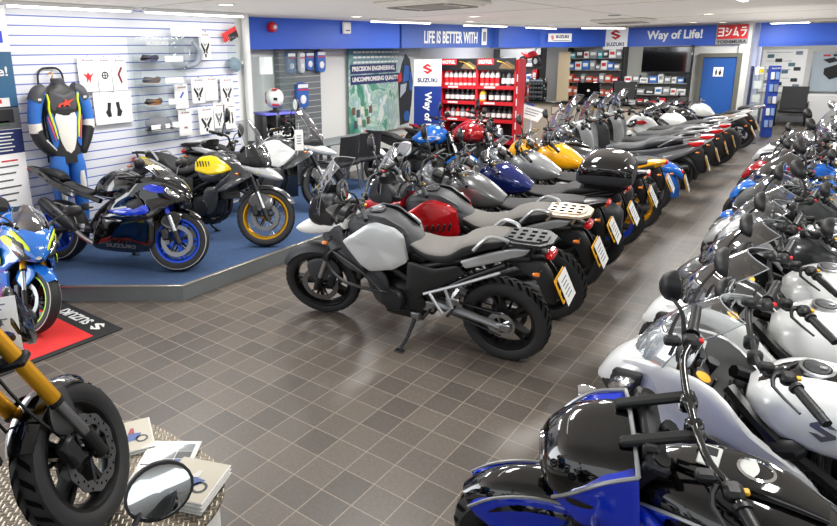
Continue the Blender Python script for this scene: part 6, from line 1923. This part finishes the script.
shelf_unit('clothing_shelving', 'shelving behind the oil bottles with small motorcycles goods on top', -7.2, -5.95, 15.4, zs3, back='c9cac6')
stock(-7.18, -5.97, 15.3, zs3, [['white', 'black', 'red'], ['blue', 'white', 'red', 'white'], ['grey', 'white', 'black', 'white']],
      ['the lower shelf behind the oil units', 'the middle shelf behind the oil units', 'the top shelf behind the oil units'], .16, .3)
t = thing('toy_motorcycle', 'small red and white toy motorcycle on top of the shelving by the doorway', 'toy motorcycle', (-5.98, 14.6, 1.78), (0, 0, radians(-20)))
part('toy_shelf', lambda b: b.box((0, 0, -.02), (.7, .3, .03)), BLACKP, t)
for x in (-.2, .2):
    part('toy_wheel', lambda b, x=x: [b.lathe([(.115, -.03), (.125, 0), (.115, .03), (.07, .03), (.07, -.03)], c=(x, 0, .125), n=20, closed=True, m=0), b.lathe([(.07, -.015), (.07, .015), (0, .015)], c=(x, 0, .125), n=14, m=1)], [RUBBER, CARD], t)
part('toy_body', lambda b: b.loft([(.22, .26, .3, .02), (.1, .2, .36, .06), (-.05, .18, .32, .06), (-.25, .3, .35, .03)], 14, 0, 3), REDB, t)
part('toy_fork', lambda b: b.tube([(.2, .03, .125), (.12, .03, .38), (.1, .12, .40)], .012, 6), STEEL, t)
# doorway with a cream stockroom behind the counter
struct('door_2', lambda b: [b.box((-5.98, 17.0, 1.05), (.30, .1, 2.1)), ], mat('cream_door', 'e6d3b0', .6))
# ------------------------------------------------------------------ far room
BLS = mat('stand_blue', '2b4bb0', .45)
t = thing('blue_leaflet_stand', 'tall blue stand of leaflets in front of the far room', 'stand', (-1.32, 17.85, 0), (0, 0, radians(25)))
part('stand_body', lambda b: b.box((0, .02, .86), (.22, .14, 1.68), 0, .01), BLS, t)
LFM = [CARD, PRINT, mat('leaflet_sky', '8fb0e0', .5)]
for i in range(5):
    for j in (-1, 1): part('leaflet', lambda b, i=i, j=j: b.box((j * .05, -.06, .35 + .28 * i), (.075, .02, .17), 0, .003, rot=(radians(-8), 0, 0)), LFM[(i + j) % 3], t)
text('SUZUKI', .17, .035, WHITE, basis((0, -.052, 1.64), (1, 0, 0), (0, 0, 1)), t, bold=.03)
t = thing('perspex_leaflet_stand', 'tall clear perspex leaflet stand with a dark side and a yellow label', 'stand', (-1.56, 16.75, 0), (0, 0, radians(10)))
part('dark_side', lambda b: b.box((-.1, .0, .86), (.05, .26, 1.72), 0, .008), mat('dark_navy_panel', '1b2440', .4), t)
part('clear_front', lambda b: [b.box((.03, -.12, .86), (.22, .012, 1.70), 0), b.box((.14, 0, .86), (.012, .26, 1.70), 0)] + [b.box((.03, -.02, .3 + .3 * i), (.2, .2, .01), 0) for i in range(5)], PERSPEX, t)
part('yellow_label', lambda b: b.box((.06, -.128, 1.62), (.09, .004, .09)), YELB, t)
for i in range(5): part('leaflet', lambda b, i=i: b.box((.03, -.05, .41 + .3 * i), (.15, .012, .17), 0, .002, rot=(radians(-6), 0, 0)), CARD, t)
part('foot', lambda b: b.box((0, 0, .01), (.3, .3, .02), 0, .006), GREYP, t)
t = thing('information_board', 'white information board with rows of small photographs on the far wall', 'notice board', (-1.45, 22.0, 1.45))
part('board', lambda b: b.box((0, 0, 0), (1.05, .03, 1.20), 0, .004), SIGNW, t)
PHM = [mat('photo_teal', '5b7f8e', .5), mat('photo_black', '33373b', .5), mat('photo_mid', '8698a5', .5)]
for i, (x, z) in enumerate(((-.32, .42), (-.12, .30), (.34, .50), (.2, .18), (.34, .06), (-.3, .0), (-.12, -.12), (.3, -.25), (-.34, -.3), (.06, -.02), (-.05, -.36), (.36, -.42))):
    part('photograph', lambda b, x=x, z=z: b.box((x, -.018, z), (.16, .006, .10)), PHM[i % 3], t)
for i in range(5):
    part('text_line', lambda b, i=i: b.box((-.12, -.017, -.44 + .24 * i), (.62, .004, .012)), PRINT, t)
t = thing('motorcycle_poster', 'framed pale poster of a motorcycle on the far wall at the right', 'poster', (-.2, 22.0, 1.42))
part('sheet', lambda b: b.box((0, 0, 0), (1.15, .02, 1.06), 0), mat('poster_pale', 'b9c7d1', .4, vary=.12, vscale=3), t)
part('frame', lambda b: [b.box((s * .58, -.01, 0), (.03, .03, 1.09)) for s in (-1, 1)] + [b.box((0, -.01, s * .535), (1.19, .03, .03)) for s in (-1, 1)], ALLOY, t)
def fpm(b):
    b.lathe([(.28, 0), (.28, .006), (.2, .006), (.2, 0)], c=(.35, -.012, -.25), axis=(0, -1, 0), n=24, closed=True)
    b.prism([(-.3, .1), (.0, .22), (.2, .2), (.3, .0), (.1, -.1), (-.15, -.2), (-.3, -.05)], -.018, -.012, 0)
    b.prism([(-.36, .34), (-.1, .4), (-.02, .3), (-.2, .24)], -.018, -.012, 0)
    b.box((-.28, -.013, .45), (.16, .004, .05), 1)
    b.box((-.08, -.013, .455), (.12, .004, .06), 0)
part('printed_motorcycle', fpm, [BLACKINK, REDINK], t)
ac = thing('cantilever_armchair', 'black high-backed armchair by the far wall', 'armchair', (-1.05, 21.2, 0))
part('seat', lambda b: b.box((0, -.02, .40), (.62, .62, .09), 0, .035), SEATB, ac)
part('backrest', lambda b: b.sheet(lambda u, v: ((u - .5) * .62, .28 + .16 * v, .42 + .62 * v), 6, 6) or b.box((0, .40, .76), (.62, .08, .66), 0, .03, rot=(radians(-14), 0, 0)), SEATB, ac)
for s in (-1, 1):
    part('armrest', lambda b, s=s: b.tube([(s * .34, .3, .62), (s * .34, -.1, .60), (s * .34, -.34, .52), (s * .34, -.36, .05), (s * .34, .3, .02)], .022, 8, 0, k=4), FRAMEB, ac)
part('seat_base', lambda b: b.box((0, -.33, .2), (.6, .02, .14), 0, .004), GREYP, ac)
t = thing('side_table', 'low dark side table beside the black armchair', 'side table', (-1.62, 21.0, 0))
part('tabletop', lambda b: b.box((0, 0, .48), (.4, .4, .03), 0, .008), BLACKP, t)
for sx in (-.16, .16):
    for sy in (-.16, .16): part('leg', lambda b, sx=sx, sy=sy: b.box((sx, sy, .235), (.03, .03, .47), 0), BLACKP, t)
t = thing('far_cabinet', 'plain white low cabinet below the framed poster', 'cabinet', (-.2, 21.75, 0))
part('carcass', lambda b: b.box((0, 0, .42), (1.1, .4, .84), 0, .008), WHITE, t)
part('door', lambda b: [b.box((s * .27, -.205, .42), (.52, .012, .78), 0, .004) for s in (-1, 1)], CARD, t)
# ------------------------------------------------------------------ paints
def paint(n, c, rough=.18, metal=.0, flake=0): return mat('paint_' + n, c, rough, metal, coat=1.0, flake=flake)
P_SIL = paint('silver', 'c3c6c8', .3, .35)
P_WHT = paint('pearl_white', 'e6e8e8', .2)
P_RED = paint('red', 'b5121b', .15, .25)
P_BLU = paint('deep_blue', '2440d0', .15)
P_CBL = paint('candy_blue', '1237d2', .14)
P_NVY = paint('navy', '14246a', .12, .3)
P_SKY = paint('sky_blue', '1670d6', .18)
P_GBL = paint('race_blue', '2276d8', .18)
P_YEL = paint('yellow', 'f2d30c', .2)
P_AMB = paint('amber_yellow', 'f0a90f', .2)
P_GRY = paint('gunmetal', '6e7072', .3, .5)
P_DGR = paint('dark_gunmetal', '45474a', .3, .4)
P_MAT = mat('paint_matt_black', '3a3d3d', .55)
P_BLK = GLOSSB
RIMB = mat('rim_blue', '1f4fd0', .3, .4)
RIMG = mat('rim_gold', 'e2a81c', .3, .7)
STG = mat('green_stripe', 'b6f01e', .4)
STR = mat('red_stripe', 'c8202a', .4)
WLINE = mat('white_line', 'd6d6d2', .6)
NEON = mat('neon_yellow', 'dff02a', .4)
SEATBR = mat('brown_vinyl', '6b5b4a', .6)
BEIGE = mat('beige_alloy', 'c9b49a', .4, .4)

# ------------------------------------------------------------------ middle row, tails to the aisle
def axis(rx, ry, fx, fy): return math.degrees(atan2(fy - ry, fx - rx))
H = axis(-1.617, 3.87, -3.197, 3.705)
adventure('silver and black adventure motorcycle at the near end of the middle row', -1.648, 3.867, H, q=3, body=P_SIL, hero=True, rim=FRAMEB, beak=WHITE)
adventure('red adventure motorcycle with a pale slotted luggage rack', -1.68, 4.71, H, q=2, body=P_RED, pattern=True, rackM=BEIGE, hero=True, beak=P_RED)
naked('gunmetal grey motorcycle with a long dark seat and half fairing beside the red one', -1.76, 5.45, H + 1, q=2, tank=P_GRY, half=P_GRY, rim=FRAMEB, decal=None, tailM=FRAMEB, lampM=BLACKP, shade=CLEAR, papers=True)
naked('navy blue motorcycle with black side cases and a black top box', -1.78, 6.14, H + 1, q=2, tank=P_NVY, side=BLACKP, pannier=True, topbox=True, lampM=CHROME, shade=SMOKE, tailM=BLACKP)
naked('pale grey motorcycle with blue rims in the middle row', -1.80, 6.98, H + 2, q=2, tank=mat('paint_pale_grey', '8d8f91', .3, .4, coat=1), half=P_GRY, rim=RIMB, tailM=FRAMEB, shade=CLEAR, lampM=BLACKP)
naked('amber yellow motorcycle with gold rims in the middle row', -1.80, 7.8, H + 2, q=2, tank=P_AMB, half=P_AMB, rim=RIMG, tailM=P_AMB, shade=CLEAR, lampM=BLACKP)
cruiser('blue cruiser motorcycle with chrome indicators and a clear screen in the middle row', -1.88, 8.72, H + 3, q=1, tank=P_DGR, body=P_SKY, nacelle=False, whites=CLEAR)
for i, (y, bod, lab, st) in enumerate(((9.75, P_GRY, 'silver maxi scooter next to the blue cruiser', 1.5), (10.6, P_SIL, 'silver maxi scooter, second from the blue cruiser', 1.48),
                                       (11.45, P_DGR, 'dark grey maxi scooter, third from the blue cruiser', 1.42), (12.3, P_SIL, 'silver maxi scooter, fourth from the blue cruiser', 1.45))):
    scooter(lab, -1.88, y, H + 3, q=1, body=bod, screen_top=st, seat=SEATB if i % 2 else DARKP)
sport('white and red sport motorcycle with a high tail past the scooters', -1.72, 13.2, H + 3, q=1, body=P_WHT, accent=P_RED, seat=SEATBR)
sport('black and white sport motorcycle furthest along the middle row', -1.75, 14.2, H + 3, q=1, body=P_BLK, tank_tail=P_WHT, accent=P_WHT)
sport('silver sport motorcycle beyond the last tails, nearest the blue door', -1.65, 15.6, 183, q=1, body=P_SIL, tank=P_WHT, papers=None)

# ------------------------------------------------------------------ machines beyond the platform, before the oil shelves
naked('blue and white retro motorcycle with a flat seat before the standing banner', -5.86, 8.24, 6, q=1, band=P_WHT, tank=P_SKY, side=P_WHT, tailM=BLACKP, papers=None, lampM=CHROME, lean=8)
naked('red motorcycle with a round chrome lamp before the oil shelves', -5.75, 9.36, 0, q=1, tank=P_RED, side=P_RED, papers=None, tailM=P_RED)
naked('red and black motorcycle parked between the blue retro one and the red one', -5.45, 8.80, 3, q=1, tank=P_RED, side=BLACKP, papers=None, tailM=BLACKP, lean=4)

# ------------------------------------------------------------------ machines on the platform
aG = radians(21)
sport('black sport motorcycle with blue rims on the carpeted platform', -4.78 - 1.377 * cos(aG), 3.37 - 1.377 * sin(aG), 21, q=3, z=PZ, size=.97, turn=20, body=GLOSSB, accent=P_CBL, rim=RIMB, forkM=P_BLU, letters='SUZUKI', papers=None, line=WLINE, shade=CLEAR, exM=DALLOY)
aY = radians(15)
adventure('yellow adventure motorcycle with gold wire wheels on the platform', -4.67 - 1.49 * cos(aY), 4.42 - 1.49 * sin(aY), 15, q=3, z=PZ, size=.96, turn=24, small=True, body=P_YEL, beak=P_SIL, dark=P_DGR, rim=RIMG, wire=True, beak_stripe=P_YEL, tailM=P_YEL, papers=None, seat=SEATB, pattern=True)
aW = radians(45)
adventure('white and grey adventure motorcycle behind the yellow one on the platform', -5.17 - 1.488 * cos(aW), 6.0 - 1.488 * sin(aW), 45, q=2, z=PZ, size=.96, turn=20, body=P_WHT, beak=P_WHT, dark=P_DGR, rim=FRAMEB, papers=None, seat=SEATB)
# blue machine on the red mat
sport('bright blue sport motorcycle with neon stripes on the red mat', -4.83 - 1.278 * cos(radians(12)), 1.98 + 1.278 * sin(radians(12)), -12, q=3, z=.01, size=.9, turn=24, body=P_GBL, accent=NEON, accent2=NEON, rim=FRAMEB, stripe=STG, line=WLINE, papers=None, shade=SMOKE)

# ------------------------------------------------------------------ right row, noses to the aisle
cruiser('blue and black muscle cruiser nearest the camera in the right row', .85, 2.06, 180, q=3, tank=GLOSSB, body=P_CBL, nacelle=True, turn=25)
sport('white touring motorcycle with a clear screen beside the muscle cruiser', .86, 2.86, 181, q=3, body=P_WHT, touring=True, shade=CLEAR, strip=GLOSSB, papers=None, decal=P_GRY)
sport('white touring motorcycle with a smoked screen, second beyond the muscle cruiser', .87, 3.60, 181, q=2, body=P_WHT, tank=P_WHT, touring=True, shade=SMOKE, papers=None, accent=P_DGR)
sport('white and blue motorcycle with a dark nose, third beyond the muscle cruiser', .87, 4.24, 181, q=2, body=P_DGR, tank=P_WHT, accent=P_CBL, touring=True, papers=None, shade=SMOKE, stripe=STR)
naked('dark grey motorcycle with a silver half fairing between two white tanks', .97, 4.80, 181, q=2, tank=P_DGR, papers=None, shade=None, lampM=BLACKP, half=P_SIL)
sport('white sport motorcycle with a rounded white tank in the right row', .88, 5.40, 182, q=2, body=P_SIL, tank=P_WHT, touring=True, papers=None, shade=CLEAR)
naked('matt black motorcycle beyond the rounded white tank in the right row', .92, 5.98, 182, q=1, tank=P_MAT, papers=None, lampM=BLACKP, half=P_MAT)
cruiser('gloss black cruiser with chrome bars in the right row', 1.0, 6.56, 182, q=1, tank=GLOSSB, nacelle=False, papers=None)
sport('sky blue sport motorcycle in the right row', .82, 7.18, 182, q=1, body=P_SKY, papers=None, touring=True)
naked('blue tanked motorcycle with a chrome lamp in the right row', .92, 7.8, 182, q=1, tank=P_SKY, papers=None, shade=None)
sport('dark red sport motorcycle in the right row', .78, 8.4, 183, q=1, body=P_RED, papers=None)
naked('black motorcycle with a clear flyscreen in the right row', .84, 9.1, 183, q=1, tank=P_BLK, papers=None, shade=CLEAR)
sport('silver and red sport motorcycle in the right row', .74, 9.8, 183, q=1, body=P_SIL, accent=P_RED, papers=None)
cruiser('black cruiser with a tall clear screen towards the far room', 1.1, 10.6, 184, q=1, tank=GLOSSB, nacelle=False, papers=None, whites=CLEAR)
naked('red chrome-lamped motorcycle towards the far room', 1.15, 11.4, 184, q=1, tank=P_RED, papers=None)
cruiser('silver cruiser towards the far room', 1.4, 12.2, 184, q=1, tank=P_SIL, nacelle=False, papers=None)
naked('black chrome-lamped motorcycle towards the far room', 1.3, 13.0, 184, q=1, tank=P_BLK, papers=None)
cruiser('red cruiser with a chrome lamp towards the far room', 1.5, 13.9, 184, q=1, tank=P_RED, nacelle=False, papers=None)
naked('silver motorcycle last but one before the far room', 1.4, 14.8, 184, q=1, tank=P_SIL, papers=None)
cruiser('dark red cruiser last in the right row before the far room', 1.6, 15.7, 184, q=1, tank=mat('paint_maroon', '7a1420', .15, .2, coat=1), nacelle=False, papers=None)

# ------------------------------------------------------------------ foreground podium, its machine and brochures
PH = .30
def rr_poly(x0, x1, y0, y1, r, n=10):
    out = []
    for cx, cy, a0 in ((x1 - r, y1 - r, 0), (x0 + r, y1 - r, 90), (x0 + r, y0 + r, 180), (x1 - r, y0 + r, 270)):
        for i in range(n + 1):
            a = radians(a0 + 90 * i / n); out.append((cx + r * cos(a), cy + r * sin(a)))
    return out
pd = thing('display_podium', 'rounded chequer plate podium with white sides in the foreground', 'podium', (0, 0, 0))
part('podium_body', lambda b: b.prism(rr_poly(-2.82, -1.80, -1.1, 1.54, .34), 0, PH - .012, 0, axis='z'), WHITE, pd, smooth=False)
part('podium_top', lambda b: b.prism(rr_poly(-2.84, -1.775, -1.12, 1.57, .36), PH - .014, PH, 0, axis='z'), chequer_mat(), pd, smooth=False)
fh = 97
naked('black motorcycle with gold forks and blue shroud on the foreground podium', -2.145 - 1.44 * cos(radians(fh)), 1.0 - 1.44 * sin(radians(fh)), fh, q=3, z=PH, tank=P_SKY, side=P_SKY, usd=True, forkM=GOLD, round_lamp=False, holes=True, papers=None, lampM=BLACKP, grooves=True, lean=10, turn=26, mir=((1.03, .38, 1.27), (1, 1.3, .85), -10, 0, (1,)))
bk = naked('black motorcycle with one mirror showing at the lower edge of the photo', 0, 0, 194, q=2, tank=GLOSSB, papers=None, lampM=BLACKP, round_lamp=True, lean=0, turn=0, mir=((1.0, .42, 1.305), (1, 1.02, .86), 38, .22, (-1,)))
off = bk.matrix_basis @ Vector((1.0, -.42, 1.305))
bk.location = Vector((-.945, .577, 1.305)) - off
bk.location.z = 0
def brochure(label, x, y, z, rot, w, h, n, build, cols, name='motorcycle_brochure'):
    t = thing(name, label, 'brochure', (x, y, z), (0, 0, radians(rot)))
    def fp(b):
        for i in range(n): b.box((.004 * ((i * 7) % 3 - 1), .004 * ((i * 5) % 3 - 1), .006 * i + .003), (w, h, .005), 0, .001)
    part('pages', fp, PAPER, t)
    part('cover', lambda b: build(b, .006 * n + .0005, w, h), cols, t)
    return t
def moto_print(b, z, w, h, base=0, ink=1, acc=2):
    b.box((0, 0, z), (w * .98, h * .98, .001), base)
    b.T = basis((0, -.08 * h, z + .001), (1, 0, 0), (0, 1, 0))
    for x in (-.25 * w, .25 * w):
        b.lathe([(.15 * w, 0), (.15 * w, .001), (.1 * w, .001), (.1 * w, 0)], c=(x, -.08 * h, 0), axis=(0, 0, 1), n=18, m=ink, closed=True)
    b.prism([(-.32 * w, .06 * h), (-.1 * w, .1 * h), (.08 * w, .13 * h), (.26 * w, .1 * h), (.2 * w, -.02 * h), (.1 * w, -.1 * h), (-.12 * w, -.1 * h), (-.2 * w, 0)], 0, .001, acc, axis='z')
    b.prism([(-.06 * w, .12 * h), (.02 * w, .3 * h), (.1 * w, .3 * h), (.1 * w, .14 * h)], 0, .0015, 3, axis='z')
    b.T = None
def grid_print(b, z, w, h):
    b.box((0, 0, z), (w * .98, h * .98, .001), 0)
    for i in range(3):
        for j in range(2): b.box((-.03 * w + .30 * w * (j), .34 * h - .19 * h * i, z + .001), (.28 * w, .17 * h, .001), 1 + (i + j) % 2 + (1 if i == 2 else 0))
    b.box((0, -.1 * h, z + .001), (.9 * w, .02 * h, .001), 4)
    b.prism([(-.4 * w, -.36 * h), (-.1 * w, -.16 * h), (.2 * w, -.18 * h), (.36 * w, -.34 * h), (.1 * w, -.4 * h)], z + .001, z + .002, 5, axis='z')
    b.box((-.33 * w, .16 * h, z + .001), (.26 * w, .54 * h, .001), 1)
CRM = mat('brochure_cream', 'c9c2b0', .35, coat=.4); INK = mat('brochure_ink', '2a2d36', .35, coat=.4); BLI = mat('brochure_blue', '35559c', .35, coat=.4); RDI = mat('brochure_red', 'a02c30', .35, coat=.4); ORI = mat('brochure_orange', 'c08a4a', .35, coat=.4); PGR = mat('brochure_grey', '70767c', .35, coat=.4); WHI = mat('brochure_white', 'dddcd8', .35, coat=.4)
brochure('white brochure with a grid of dark motorcycle photographs on the podium', -2.23, 1.415, PH, 36, .25, .30, 2, grid_print, [WHI, INK, PGR, BLI, RDI, ORI])
brochure('cream brochure on a thick pile with a black and white rider', -1.985, 1.375, PH, 22, .235, .26, 9, moto_print, [CRM, INK, BLI, WHI])
brochure('pale brochure with a blue motorcycle partly behind the front tyre', -2.53, 1.42, PH, 62, .20, .27, 3, moto_print, [CRM, INK, BLI, RDI])
brochure('pale green leaflet lying on the red mat beyond the black mudguard', -4.62, 1.52, .012, 30, .42, .30, 2, moto_print, [WHI, INK, mat('leaflet_green', '7fa08a', .4), PGR], 'leaflet')
ps = thing('price_card', 'tall white price card with small motorcycle pictures hanging at the left edge', 'price card', (-2.265, .79, 1.185), (0, 0, radians(62))); ps.scale = (.86, 1, .86)
def fpc(b): b.box((0, 0, 0), (.21, .004, .30), 0)
part('card', fpc, SIGNW, ps)
def fpp(b):
    for i in range(6): b.box((-.01, -.003, .12 - .022 * i), (.15 - .03 * (i % 3), .002, .006), 0)
    b.box((-.05, -.003, .03), (.08, .002, .006), 1)
    for z, m in ((-.02, 2), (-.08, 1)):
        for x in (-.01, .05): b.lathe([(.017, 0), (.017, .002), (.01, .002)], c=(x + .02, -.002, z - .012), axis=(0, -1, 0), n=12, m=3)
        b.prism([(-.01, z), (.02, z + .022), (.06, z + .02), (.085, z + .004), (.05, z - .012), (.0, z - .01)], -.005, -.003, m)
part('print', fpp, [PRINT, RDI, BLI, INK], ps)
t = thing('handlebar_tag', 'white price tag hanging from the handlebar of the white adventure motorcycle', 'tag', (-4.86, 5.22, 1.18), (0, 0, radians(45)))
part('card', lambda b: b.box((0, 0, 0), (.10, .004, .24), 0), SIGNW, t)
part('print', lambda b: [b.box((0, -.003, .05 - .03 * i), (.05, .002, .012), 0) for i in range(4)], PRINT, t)
part('string', lambda b: b.tube([(0, 0, .12), (0, 0, .2)], .003, 5), PAPER, t)

# ------------------------------------------------------------------ light and camera
def area(name, loc, rot, sx, sy, power, col=(1, 1, 1)):
    l = bpy.data.lights.new(name, 'AREA'); l.shape = 'RECTANGLE'; l.size = sx; l.size_y = sy; l.energy = power; l.color = col
    o = bpy.data.objects.new(name, l); COL.objects.link(o); o.location = loc; o.rotation_euler = rot
    return o
for x, y, w in ((-6.5, 14.4, 35), (-5.3, 3.6, 36), (-5.0, 6.2, 55), (-5.0, 9.2, 55), (-4.6, 12.2, 55), (-4.2, 15.2, 55), (-2.6, 3.4, 45), (-2.4, 6.4, 50), (-2.2, 9.6, 50), (-2.0, 12.8, 50), (-1.5, 16.2, 50), (.4, 2.6, 45), (.6, 6.0, 50), (.7, 9.6, 50), (.7, 13.2, 50), (-.8, 19.6, 60)):  # first entry is an added lamp brightening the dim shelving behind the oil units
    area('ceiling_panel_light', (x, y, 2.64), (0, 0, 0), .30, 1.2, w, (1, .985, .95))
for x, y, sx, sy, p in ((-3.4, 4.5, 6, 7, 52), (-3.4, 12.0, 6, 8, 62), (1.4, 6.0, 3.2, 9, 34), (.6, 15.0, 4.4, 8, 46)):
    area('added_ceiling_fill', (x, y, 2.22), (pi, 0, 0), sx, sy, p, (1, .98, .95))  # unseen upward-facing lamps, added to brighten the ceiling
area('added_floor_fill', (-6.3, -.2, 1.45), (0, radians(-90), 0), 2.2, 2.6, 90, (.95, .98, 1))  # added side lamp lifting the near left floor, no window modelled
w = bpy.data.worlds.new('daylight'); SC.world = w; w.use_nodes = True
nt = w.node_tree; bg = nt.nodes['Background']; bg.inputs['Color'].default_value = (.93, .97, 1, 1); bg.inputs['Strength'].default_value = 1.3
cam = bpy.data.cameras.new('camera'); co = bpy.data.objects.new('camera', cam); COL.objects.link(co)
cam.sensor_width = 36; cam.sensor_fit = 'HORIZONTAL'; cam.lens = 36 * 615.8207 / 837
cam.shift_x = (418.5 - 345.8693) / 837; cam.shift_y = (206.341 - 263) / 837
cam.clip_start = .05
yaw, pit, rol = -.67553714, .24097559, -.01890441
fw = Vector((sin(yaw) * cos(pit), cos(yaw) * cos(pit), -sin(pit))); rv = Vector((cos(yaw), -sin(yaw), 0)); uv = rv.cross(fw)
r2 = rv * cos(rol) + uv * sin(rol); u2 = -rv * sin(rol) + uv * cos(rol)
co.matrix_world = Matrix(((r2.x, u2.x, -fw.x, 0), (r2.y, u2.y, -fw.y, 0), (r2.z, u2.z, -fw.z, 2.127307), (0, 0, 0, 1)))
SC.camera = co
SC.view_settings.view_transform = 'Standard'
SC.view_settings.exposure = .2
cy = SC.cycles
cy.use_denoising = True
cy.max_bounces = 8; cy.transparent_max_bounces = 16; cy.caustics_reflective = False; cy.caustics_refractive = False
cy.sample_clamp_indirect = 4
